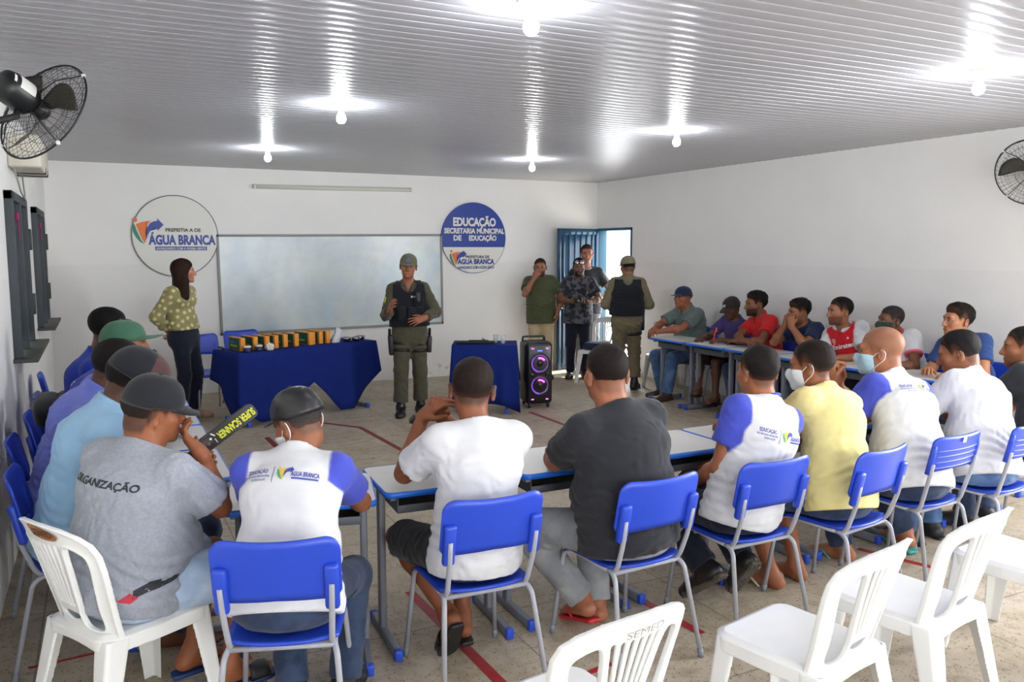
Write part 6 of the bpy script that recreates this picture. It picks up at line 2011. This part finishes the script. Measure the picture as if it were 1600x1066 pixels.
# ------ right row (facing left, far to near)
RSX = .06
P_(label='person in a grey-green button shirt and navy cap, seated beside the standing officer', loc=(6.49, 8.12), rz=92, top=(6.36, 8.13, 1.335), seed=21, skin=(150, 92, 66), head=(8, -6, 0), fat=.7, hair='crop', hairc=(30, 26, 24),
   shirt=dict(mat=T_GREENGREY, amp=.006, collar='polo', g=.018, sleeve=.75), pants=dict(mat=P_MIDJ), shoes=dict(kind='shoe', mat=mat('shoe_brown', (66, 48, 40), .5)), legL=dict(a=(-.15, .50, .085)), legR=dict(a=(.12, .36, .085)),
   cap=dict(mats=[M_CAPNAVY], tilt=4, visor=.07), armL=dict(w=(-.02, .52, .82), e=(-1, -.1, -.3), n=(0, -.3, -1), curl=.6), armR=dict(w=(.06, .55, .84), e=(1, -.1, -.3), curl=.6))
P_(label='person in a purple T-shirt and dark cap writing with a red pen', loc=(6.50, 7.36), rz=90, top=(6.33, 7.26, 1.25), seed=22, skin=(88, 56, 42), head=(4, 16, 0), hair='crop', hairc=(24, 20, 20),
   shirt=dict(mat=T_PURPLE, amp=.006, sleeve=.7), pants=dict(mat=P_NAVY, len=.8), shoes=dict(kind='flip', mat=M_FLIPB, strap=M_FLIPB), legL=dict(knee=(-.14, .42, .54), a=(-.20, .44, .085)), legR=dict(knee=(.16, .44, .56), a=(-.06, .56, .16), t=(-.5, .8, .1)),
   cap=dict(mats=[M_CAPDK], tilt=10, visor=.07, marks=[('NY', .028, .030, M_PRINTW, 0.0)]), armL=dict(w=(-.24, .42, .805), e=(-1, -.2, -.6), f=(.5, .8, -.05), n=(.3, 0, -1), curl=.9), armR=dict(w=(.02, .46, .80), e=(.8, -.2, -.6), f=(-.1, .9, -.1), n=(0, -.2, -1), curl=.7))
P_(label='person in a red polo shirt with a dark beard, arms crossed on the desk', loc=(6.51, 6.82), rz=90, top=(6.37, 6.90, 1.33), seed=23, skin=(122, 78, 54), head=(-22, 4, 0), hair='top', hairc=(16, 14, 14), beard=.9, twist=-8,
   shirt=dict(mat=T_RED, amp=.006, collar='polo'), pants=dict(mat=P_DENIM), shoes=dict(kind='shoe', mat=M_SHOEBLK), armL=dict(w=(.06, .38, .81), e=(-1, .1, -.3), f=(1, .1, 0), n=(0, 0, -1), curl=.4), armR=dict(w=(-.05, .42, .83), e=(1, .1, -.3), f=(-1, .0, .0), n=(0, -.2, -1), curl=.5))
P_(label='person in a navy T-shirt with both hands before the face, fourth of the right row', loc=(6.51, 6.18), rz=90, top=(6.33, 6.25, 1.285), seed=24, skin=(142, 92, 64), head=(-20, 10, 0), hair='top', hairc=(20, 18, 18), beard=.4,
   shirt=dict(mat=T_NAVY, amp=.006), pants=dict(mat=P_DENIM), shoes=dict(kind='shoe', mat=M_SHOEBLK), armL=dict(w=(-.02, .36, 1.04), e=(-.5, .5, -.8), f=(.1, .0, 1), n=(.5, -.8, 0), curl=1.0), armR=dict(w=(.07, .35, 1.04), e=(.5, .5, -.8), f=(-.1, .0, 1), n=(-.5, -.8, 0), curl=1.0))
def r5_after(root, p, made):
    add_print(made, p, lambda mb: put_text(mb, 'Emirates', 0, 0, .046, .235, 0, .018), back=False, z=-.205, mats=[M_PRINTW])
    add_print(made, p, lambda mb: mb.add([(-.022, .026, 0), (.022, .026, 0), (.024, .0, 0), (.012, -.026, 0), (0, -.034, 0), (-.012, -.026, 0), (-.024, 0, 0)], [tuple(range(7))]), back=False, z=-.125, x=-.085, mats=[mat('crest_gold', (206, 150, 130), .6)], name='crest')
    add_print(made, p, lambda mb: mb.add([(-.012, 0, 0), (.012, 0, 0), (0, .022, 0)], [(0, 1, 2)]), back=False, z=-.125, x=.075, mats=[M_PRINTW], name='maker_mark')
    for k, sg in (('L', -1), ('R', 1)):
        def bars(mb):
            for i in range(3): mb.add([(-.075, -.012 + i * .016, 0), (.06, -.012 + i * .016, 0), (.06, -.005 + i * .016, 0), (-.075, -.005 + i * .016, 0)], [(0, 1, 2, 3)])
        g = made['shirt']; bvh = BVHTree.FromPolygons([v.co[:] for v in g.data.vertices], [tuple(f.vertices) for f in g.data.polygons])
        tmp = MB(); bars(tmp); tmp = refine(tmp)
        S = p.arm[k][0]; up = p.Ts @ A3(0, 0, 1); o = (p.neck * .42 + S * .58)
        dst = MB(); proj_print(bvh, tmp, o, p.Ts @ A3(sg, 0, 0), p.Ts @ A3(0, 1, 0), up, .0022, dst); dst.build('shoulder_stripes', M_PRINTW, g, weld=False)
P_(label='person in a red and white football shirt reading Emirates, fifth of the right row', loc=(6.52, 5.62), rz=90, top=(6.37, 5.74, 1.33), seed=25, skin=(150, 98, 70), head=(-20, 2, 0), twist=12, hair='short', hairk=.8, hairc=(18, 16, 16), beard=.6,
   shirt=dict(mat=T_TWO, rgb=(190, 24, 36), split=WRGB, amp=.005, collar='polo', trimrgb=WRGB, trim=True), pants=dict(mat=P_NAVY), shoes=dict(kind='shoe', mat=M_SHOEBLK), after=r5_after, **DESK_ARM((-.14, .40, .80), (.10, .42, .80)))
P_(label='person in a white polo with pink trim and a dark green face mask', loc=(6.53, 5.05), rz=90, top=(6.38, 5.18, 1.28), seed=26, skin=(112, 72, 50), head=(-20, 2, 0), twist=6, hair='crop', hairk=1.3, hairc=(46, 42, 42), fat=.3,
   shirt=dict(mat=T_TWO, rgb=WRGB, amp=.006, collar='polo', trim=True, trimrgb=(220, 92, 110), g=.018), pants=dict(mat=P_DENIM), shoes=dict(kind='shoe', mat=M_SHOEBLK), mask=dict(mat=M_MASKG, loop=M_MASKG), **DESK_ARM((-.12, .42, .80), (.14, .42, .80)))
P_(label='young person in a plain blue T-shirt with full dark hair by the right wall', loc=(6.54, 4.44), rz=90, top=(6.40, 4.53, 1.335), seed=27, skin=(172, 116, 84), head=(-22, 0, 0), twist=4, hair='top', hairc=(24, 20, 18),
   shirt=dict(mat=T_BLUE, amp=.006), pants=dict(mat=P_DENIM), shoes=dict(kind='shoe', mat=M_SHOEBLK), **DESK_ARM((-.12, .44, .80), (.14, .44, .80)))

# ------ standing
def box_child(root, name, m_, c, d, bev=.006, rot=None):
    m = MB(); m.box(c, d, bev=bev, rot=rot); return m.build(name, m_, root)
def thigh_gear(root, p):
    for k, sg in (('L', -1), ('R', 1)):
        J, Kn = p.leg[k][0], p.leg[k][1]
        for t in (.30, .48):
            c = Vector(J + (Kn - J) * t); m = MB(); ax = Vector(nrm(Kn - J)); u = ax.orthogonal().normalized(); v = ax.cross(u)
            P, N = [], []
            for i in range(25):
                a = 2 * PI * i / 24; d = u * math.cos(a) + v * math.sin(a); r = .108 - .03 * t
                P.append([c + d * r - ax * .018, c + d * r + ax * .018]); N.append([d, d])
            m.slab(P, N, .004); m.build('thigh_strap', M_HOLSTER, root)
        c = J + (Kn - J) * .36 + A3(sg * .115, -.005, .01)
        h = box_child(root, 'holster' if k == 'R' else 'thigh_pouch', M_HOLSTER, Vector(c), (.055, .10, .22 if k == 'R' else .18), .014, Matrix.Rotation(sg * .05, 3, 'Y'))
        m = MB(); m.box(Vector(c) + Vector((sg * .012, -.035, .13)), (.030, .04, .09), bev=.01, rot=Matrix.Rotation(-.35, 3, 'X')); m.build('pistol_grip' if k == 'R' else 'flap', M_HOLSTER, h)
def belt_on(root, p, m_, w=.05, z=.075, g=.016):
    up = p.T @ A3(0, 0, 1); X = p.T @ A3(1, 0, 0); Y = p.T @ A3(0, 1, 0); F = p.fat
    c = p.hip + up * z
    m = MB(); P, N = [], []
    for i in range(41):
        a = 2 * PI * i / 40
        d = X * math.cos(a) * (.152 + .045 * F + g) * p.s + Y * math.sin(a) * (.110 + .045 * F + g) * p.s
        P.append([Vector(c + d - up * w / 2), Vector(c + d + up * w / 2)]); N.append([Vector(nrm(d))] * 2)
    m.slab(P, N, .006); return m.build('belt', m_, root)
def officer_after(root, p, made):
    belt_on(root, p, M_HOLSTER, .055, .075, .020); thigh_gear(root, p)
    v = made['vest']
    add_print(made, p, lambda mb: (put_text(mb, 'CAMARA', .004, 0, .016, .085, 0, .02), mb.add([(-.062, -.002, 0), (-.044, -.002, 0), (-.044, .018, 0), (-.062, .018, 0)], [(0, 1, 2, 3)])), back=False, z=-.155, x=.075, part='vest', mats=[M_PRINTW], name='name_tape')
    for (x, z, w, h) in ((.085, -.33, .085, .14), (-.02, -.33, .085, .14), (-.095, -.20, .09, .10), (-.10, -.33, .08, .14)):
        y = .155 + (.01 if abs(x) < .05 else -.012)
        box_child(v, 'pouch', M_VEST, Vector(p.neck + p.Ts @ A3(x, y, z)), (w, .045, h), .012, Matrix(p.Ts.tolist()))
    box_child(v, 'radio', M_HOLSTER, Vector(p.neck + p.Ts @ A3(-.085, .165, -.155)), (.05, .04, .11), .01, Matrix(p.Ts.tolist()))
    S, E_ = p.arm['R'][0], p.arm['R'][1]
    c = S + (E_ - S) * .40 + A3(.060, .02, 0)
    box_child(made['shirt'], 'arm_patch', mat('patch_yellow_green', (170, 180, 50), .8), Vector(c), (.012, .06, .065), .003, Matrix.Rotation(-.22, 3, 'Y'))
    for k, sg in (('L', -1), ('R', 1)):
        box_child(v, 'shoulder_buckle', M_HOLSTER, Vector(p.neck + p.Ts @ A3(sg * .105, .015, .012)), (.06, .10, .03), .01, Matrix(p.Ts.tolist()))
P_(label='person in olive uniform, black vest and cap gesturing in front of the whiteboard', loc=(2.99, 8.55), rz=166, stand=True, size=.985, top=(2.985, 8.53, 1.735), seed=31, skin=(150, 96, 70), head=(-8, 2, -4), hair='crop', hairc=(24, 22, 20), fade=.8, fat=.15, lean=0,
   shirt=dict(name='uniform_shirt', mat=T_UNI, sleeve=1.86, collar='polo', hem=-.04, amp=.008, g=.018), pants=dict(name='uniform_trousers', mat=T_UNI, len=1.84, g=.018, hem=.022, amp=.009, waist=.10), vest=dict(mat=M_VEST),
   armR=dict(w=(.235, .27, 1.15), e=(.25, -1, -.8), f=(-.1, .65, .6), n=(-.9, .1, .2), curl=.35), armL=dict(w=(-.135, .235, 1.07), e=(-1, -.9, -.2), f=(.95, .2, -.25), n=(.1, -.9, -.3), curl=.3, spread=.3),
   legR=dict(a=(.115, .06, .085), t=(.15, 1, 0)), legL=dict(a=(-.115, -.06, .085), t=(-.35, 1, 0)), shoes=dict(kind='boot', name='boot', mat=M_BOOT, top=.20), cap=dict(mats=[M_CAPOLV], tilt=4, visor=.06, marks=[('disc', .022, .045, mat('cap_badge_blue', (82, 92, 150), .6), 0.0)]), after=officer_after)
def officer2_after(root, p, made):
    belt_on(root, p, M_HOLSTER, .06, .085, .022)
    box_child(root, 'holster', M_HOLSTER, Vector(p.hip + A3(.195, .0, -.05)), (.06, .11, .20), .014)
    m = MB(); m.box(Vector(p.hip + A3(.20, -.02, .09)), (.035, .05, .10), bev=.01); m.build('pistol_grip', M_HOLSTER, root)
    for z in (-.13, .0):
        pass
    for k, sg in (('R', 1),):
        J, Kn = p.leg[k][0], p.leg[k][1]
        c = Vector(J + (Kn - J) * .42); ax = Vector(nrm(Kn - J)); u = ax.orthogonal().normalized(); w = ax.cross(u); m = MB(); P, N = [], []
        for i in range(25):
            a = 2 * PI * i / 24; d = u * math.cos(a) + w * math.sin(a)
            P.append([c + d * .104 - ax * .02, c + d * .104 + ax * .02]); N.append([d, d])
        m.slab(P, N, .004); m.build('thigh_strap', M_HOLSTER, root)
P_(label='person in khaki uniform, black vest and cap, back turned, by the open door', loc=(6.02, 8.86), rz=-31, stand=True, size=.985, top=(6.03, 8.87, 1.70), seed=32, skin=(150, 98, 72), head=(22, 6, 0), hair='crop', hairc=(30, 26, 24), fade=.8, fat=.35,
   shirt=dict(name='uniform_shirt', mat=T_UNI2, sleeve=1.86, collar='polo', hem=-.05, amp=.008, g=.018), pants=dict(name='uniform_trousers', mat=T_UNI2, len=1.84, g=.018, hem=.02, amp=.009, waist=.11), vest=dict(mat=M_VEST),
   armL=dict(w=(-.17, .16, 1.05), e=(-.7, -1, -.4), f=(.6, .7, .2), n=(.3, -.4, -.8), curl=.5), armR=dict(w=(.17, .17, 1.07), e=(.7, -1, -.4), f=(-.6, .7, .2), n=(-.3, -.4, -.8), curl=.5),
   legL=dict(a=(-.10, .02, .085)), legR=dict(a=(.11, -.01, .085), t=(.3, 1, 0)), shoes=dict(kind='boot', name='boot', mat=M_BOOT, top=.20), cap=dict(mats=[M_CAPKHK], tilt=3, visor=.06), after=officer2_after)
T_BLOUSE = fab('blouse_olive', (142, 134, 92), attr='tint')
def woman_after(root, p, made):
    # pale dots printed on the cloth
    rnd = np.random.RandomState(9); me = made['shirt'].data
    co = np.empty(len(me.vertices) * 3, np.float32); me.vertices.foreach_get('co', co); co = co.reshape(-1, 3)
    col = np.tile(np.array(lin((142, 134, 92))), (len(co), 1)); used = []
    for i in rnd.permutation(len(co)):
        if used and np.min(np.linalg.norm(np.array(used) - co[i], axis=1)) < .060: continue
        used.append(co[i])
    dist = np.min([np.linalg.norm(co - u, axis=1) for u in used], axis=0)
    w = np.clip((.021 - dist) / .006, 0, 1)[:, None]
    col = col * (1 - w) + np.array(lin((206, 196, 150))) * w
    ca = me.color_attributes.new('tint', 'FLOAT_COLOR', 'POINT'); ca.data.foreach_set('color', np.concatenate([col, np.ones((len(col), 1))], 1).astype(np.float32).ravel())
    belt_on(root, p, P_NAVY, .035, .085, .012)
P_(label='person with long brown hair in a dotted olive blouse, hands behind the back', loc=(.77, 9.36), rz=-128, stand=True, female=True, size=.965, top=(.775, 9.34, 1.685), seed=33, skin=(176, 124, 96), head=(34, 0, 0), hair='long', hairc=(42, 26, 22), hairname='brown', fat=.15, fade=0, lean=-2,
   shirt=dict(name='blouse', mat=T_BLOUSE, sleeve=1.8, hem=-.06, amp=.008, g=.020, collar='polo'), pants=dict(mat=P_NAVY, len=1.97, g=.010, hem=.014, waist=.11),
   armL=dict(w=(-.07, -.14, .93), e=(-.9, -.45, -.2), f=(.8, -.1, -.5), n=(0, -1, 0), curl=.5), armR=dict(w=(.06, -.15, .94), e=(.9, -.45, -.2), f=(-.8, -.1, -.5), n=(0, -1, 0), curl=.5),
   legL=dict(a=(-.09, .02, .085)), legR=dict(a=(.09, -.02, .085)), shoes=dict(kind='shoe', mat=mat('shoe_nude', (170, 128, 104), .5)), after=woman_after)
P_(label='person in an olive T-shirt and beige trousers with a hand over the mouth', loc=(5.50, 10.20), rz=152, stand=True, size=.975, top=(5.47, 10.18, 1.665), seed=34, skin=(150, 100, 74), head=(-2, 6, 0), hair='crop', hairc=(34, 28, 26), hairk=.7, beard=.85, fat=.6,
   shirt=dict(mat=T_OLIVE, amp=.007, g=.017, hem=.14), pants=dict(mat=P_BEIGE, len=1.97), shoes=dict(kind='shoe', mat=M_SHOEBLK), armR=dict(w=(.10, .22, 1.40), e=(.5, .4, -1), f=(-.5, .1, .75), n=(-.3, -.9, .1), curl=.9), armL=dict(w=(-.22, .10, .92), e=(-1, -.6, 0), f=(.1, .2, -1), n=(.8, 0, .1), curl=.5))
def camo_after(root, p, made):
    H = Matrix(p.H.tolist()); hc = Vector(p.hc); s = p.hs
    m = MB()
    for sg in (-1, 1):
        c = hc + H @ (Vector((sg * .032, .090, .082)) * s)
        m.lathe([(.026, -.003), (.028, 0), (.024, .005), (.002, .008)], 20, M=Matrix.Translation(c) @ (H @ Matrix.Rotation(-1.05, 3, 'X')).to_4x4())
    m.build('sunglasses', mat('mirror_lens', (200, 205, 210), .06, metal=1), root)
P_(label='bearded person in a dark camouflage T-shirt, sunglasses on head, holding a camera', loc=(5.95, 9.95), rz=150, stand=True, size=.97, top=(5.955, 9.94, 1.665), seed=35, skin=(120, 80, 60), head=(0, 6, 0), hair='short', hairc=(18, 16, 16), beard=1.0, fat=.45,
   shirt=dict(mat=T_CAMO, amp=.006, g=.017, hem=.14, sleeve=.72), pants=dict(mat=P_NAVY, len=1.97), shoes=dict(kind='shoe', mat=M_SHOEBLK), armR=dict(w=(.11, .26, 1.09), e=(1, -.5, -.5), f=(-.85, .45, .1), n=(-.2, -.3, .9), curl=.7), armL=dict(w=(-.13, .25, 1.08), e=(-1, -.5, -.5), f=(.8, .5, .05), n=(.2, -.3, .9), curl=.8), after=camo_after)
def blk_after(root, p, made):
    m = MB(); c = p.neck
    m.tube([Vector(c + A3(.075 * math.cos(a), .02 + .085 * math.sin(a), .035 - .055 * (.5 + .5 * math.sin(a)))) for a in np.linspace(0, 2 * PI, 32, endpoint=False)], .0035, n=6, closed=True)
    m.build('necklace', M_CHAIN, root)
P_(label='tall person in a charcoal T-shirt with a silver chain, standing behind by the blue door', loc=(6.35, 10.36), rz=152, stand=True, size=1.05, top=(6.33, 10.36, 1.86), seed=36, skin=(166, 108, 82), head=(2, 4, 0), hair='crop', hairk=.8, hairc=(38, 28, 24), beard=.35, fat=.3,
   shirt=dict(mat=T_TEEBLK, amp=.006, hem=.12, sleeve=.72), pants=dict(mat=P_GREYT, len=1.97), shoes=dict(kind='shoe', mat=M_SHOEBLK), armR=dict(w=(.16, .20, 1.02), e=(1, -.5, -.5), f=(-.7, .5, -.2), curl=.5), armL=dict(w=(-.20, .20, 1.08), e=(-1, -.4, -.6), f=(.8, .4, .1), n=(.2, -.5, -.6), curl=.6), after=blk_after)

ONLY = None
if ONLY: SP = [SP[i] for i in ONLY]
for q in SP: fit_head(q)
with ThreadPoolExecutor(4) as ex:
    RES = list(ex.map(build_person, SP))
DONE = {}
for q, r in zip(SP, RES):
    DONE[q['seed']] = finish_person(q, r)
# ------------------------------------------------------------------ things held or hung
# metal-detector wand, upright in the left hand of the person in grey
def world_pt(seed, k):
    r, p, made = DONE[seed]
    S, E_, W, f, n, _, _ = p.arm[k]
    a = r.rotation_euler.z
    g = W + f * .085 * p.s + n * .022
    return Vector((r.location.x + g[0] * math.cos(a) - g[1] * math.sin(a), r.location.y + g[0] * math.sin(a) + g[1] * math.cos(a), g[2]))
base = Vector((.362, 3.80, .935)); tip = Vector((.578, 3.86, 1.065))
ax = (tip - base).normalized()
side = Vector((.20, -.95, .25)); nrm_face = (side - ax * side.dot(ax)).normalized()     # face turned to the camera
wid = ax.cross(nrm_face).normalized()
WM = Matrix(((wid.x, ax.x, nrm_face.x, base.x), (wid.y, ax.y, nrm_face.y, base.y), (wid.z, ax.z, nrm_face.z, base.z), (0, 0, 0, 1)))
wd = bpy.data.objects.new('metal_detector', None); COL.objects.link(wd); wd.matrix_world = WM
tag(wd, 'black hand-held metal detector lettered SUPER SCANNER in yellow', 'metal detector')
m = MB(); m.prism(rrect(.068, .30, .022, 5, 0, .135), -.016, .016, smooth=True); m.build('paddle', M_BLACK, wd)
m = MB(); m.tube([(0, -.13, -.004), (0, -.06, -.004), (0, .0, 0)], [.017, .018, .020], n=14); m.build('grip', M_BLACK, wd)
m = MB(); m.box((0, .033, .0165), (.050, .062, .004), bev=.002); pn = m.build('control_panel', mat('panel_maroon', (62, 26, 28), .4), wd)
m = MB(); m.box((-.018, .066, .0175), (.022, .006, .005), bev=.001, rot=Matrix.Rotation(.5, 3, 'Z')); m.box((.012, .064, .0175), (.022, .004, .005), bev=.001); m.build('white_mark', M_PRINTW, pn)
m = MB(); m.lathe([(.004, .018), (.004, .0205), (.001, .021)], 12, M=Matrix.Translation((-.008, .048, 0))); m.build('led', mat('led_green', (60, 220, 120), emit=(80, 255, 140), estr=3), pn)
m = MB(); m.lathe([(.011, .018), (.011, .0195), (.001, .0195)], 20, M=Matrix.Translation((.004, .028, 0))); m.build('speaker_grille', mat('grille_grey', (90, 84, 84), .5), pn)
m = MB()
TR = Matrix(((0, 1, 0, 0), (-1, 0, 0, 0), (0, 0, 1, .0168), (0, 0, 0, 1)))
TR = Matrix(((0, -1, 0, .012), (1, 0, 0, .178), (0, 0, 1, .0168), (0, 0, 0, 1))) @ Matrix.Rotation(PI, 4, 'Z') @ Matrix.Translation((0, -.024, 0))
put_text(m, 'SUPER SCANNER', 0, 0, .034, .195, 0, .03, 0, TR)
m.build('lettering', mat('neon_yellow', (226, 230, 40), .5), wd)

# camera held by the bearded person
r, p, made = DONE[35]
a = r.rotation_euler.z
cp = (p.arm['L'][2] + p.arm['R'][2]) / 2 + A3(.0, .10, .035)
cl = Vector((r.location.x + cp[0] * math.cos(a) - cp[1] * math.sin(a), r.location.y + cp[0] * math.sin(a) + cp[1] * math.cos(a), cp[2]))
ph = thing('photo_camera', 'black photo camera held at the waist by the bearded person in camouflage', 'camera', cl, a)
m = MB(); m.box((0, 0, 0), (.135, .055, .09), bev=.012); m.box((0, .0, .052), (.05, .05, .03), bev=.01); m.build('camera_body', M_BLACK, ph)
m = MB(); m.lathe([(.036, .02), (.038, .03), (.038, .09), (.034, .10), (.028, .098), (.002, .092)], 24, M=Matrix.Rotation(-PI / 2, 4, 'X')); m.build('lens', mat('lens_black', (16, 16, 18), .2), ph)
m = MB(); m.tube([(-.068, 0, .03), (-.11, -.05, .10), (-.05, -.10, .18)], .006, n=6); m.build('strap', M_BLACK, ph)

# red pen in the writing hand
r, p, made = DONE[22]
a = r.rotation_euler.z
S, E_, W, f, n, _, _ = p.arm['L']
t0 = W + f * .10 + A3(-.02, .0, -.02); t1 = t0 + A3(-.03, -.02, .15)
loc3 = lambda v: (r.location.x + v[0] * math.cos(a) - v[1] * math.sin(a), r.location.y + v[0] * math.sin(a) + v[1] * math.cos(a), v[2])
pe = thing('pen', 'red pen in the hand of the person in purple', 'pen', loc3(t0))
m = MB(); d = Vector(loc3(t1)) - Vector(loc3(t0)); m.tube([(0, 0, 0), d * .12, d], [.0015, .0055, .0065], n=10); m.build('barrel', mat('pen_red', (225, 40, 50), .4), pe)
m = MB(); m.box(d * .93 + Vector((.006, 0, 0)), (.012, .012, .045), bev=.003); m.build('clip', mat('pen_pink', (240, 110, 120), .4), pe)
# its paper
m = MB(); m.box((0, 0, 0), (.21, .15, .002)); tag(m.build('paper_sheet', M_LABEL, None, (6.02, 7.33, .7625), .1), 'white sheet of paper under the writing hand of the person in purple', 'paper')

# shoulder bag hung over a chair of the left row
bg = thing('shoulder_bag', 'black shoulder bag hanging on a chair back by the left wall', 'bag', (-.29, 5.10, .05))
m = MB()
bm = bmesh.new(); bmesh.ops.create_uvsphere(bm, u_segments=28, v_segments=16, radius=1)
for v in bm.verts:
    x, y, z = v.co; v.co = Vector((math.copysign(abs(x) ** .7, x) * .07, math.copysign(abs(y) ** .75, y) * .165 * (1 + .08 * math.sin(z * 4)), math.copysign(abs(z) ** .7, z) * .068 + .885 + .16 * y * .21))
bm.verts.index_update(); m.add([v.co.copy() for v in bm.verts], [[v.index for v in f.verts] for f in bm.faces], 0, True); bm.free()
m.build('bag_body', fab('bag_black', (24, 24, 27), bump=.5, bscale=60), bg)
m = MB(); m.tube([(.03, -.12, .90), (.07, -.07, .955), (.075, .04, .965), (.04, .12, .93)], .012, n=8); m.build('bag_strap', M_BLACK, bg)
m = MB(); m.box((.072, -.02, .90), (.006, .012, .03), bev=.002); m.build('zip_pull', M_STEEL, bg)

# dark jacket folded on the chair in the doorway
jk = MB(); jk.box((0, 0, .035), (.34, .34, .06), bev=.028, seg=4); jk.box((.02, .03, .075), (.26, .24, .04), bev=.018, seg=3); jk.box((0, -.18, -.01), (.28, .04, .10), bev=.018, seg=3)
tag(jk.build('folded_jacket', fab('jacket_navy', (30, 44, 66)), None, (6.00, 9.48, .452), R_(118)), 'dark blue jacket folded on the seat of the chair in the doorway', 'jacket')
for o in COL.objects:
    if o.parent is None and 'label' in o and not 4 <= len(o['label'].split()) <= 16: print('LABEL', len(o['label'].split()), o['label'])
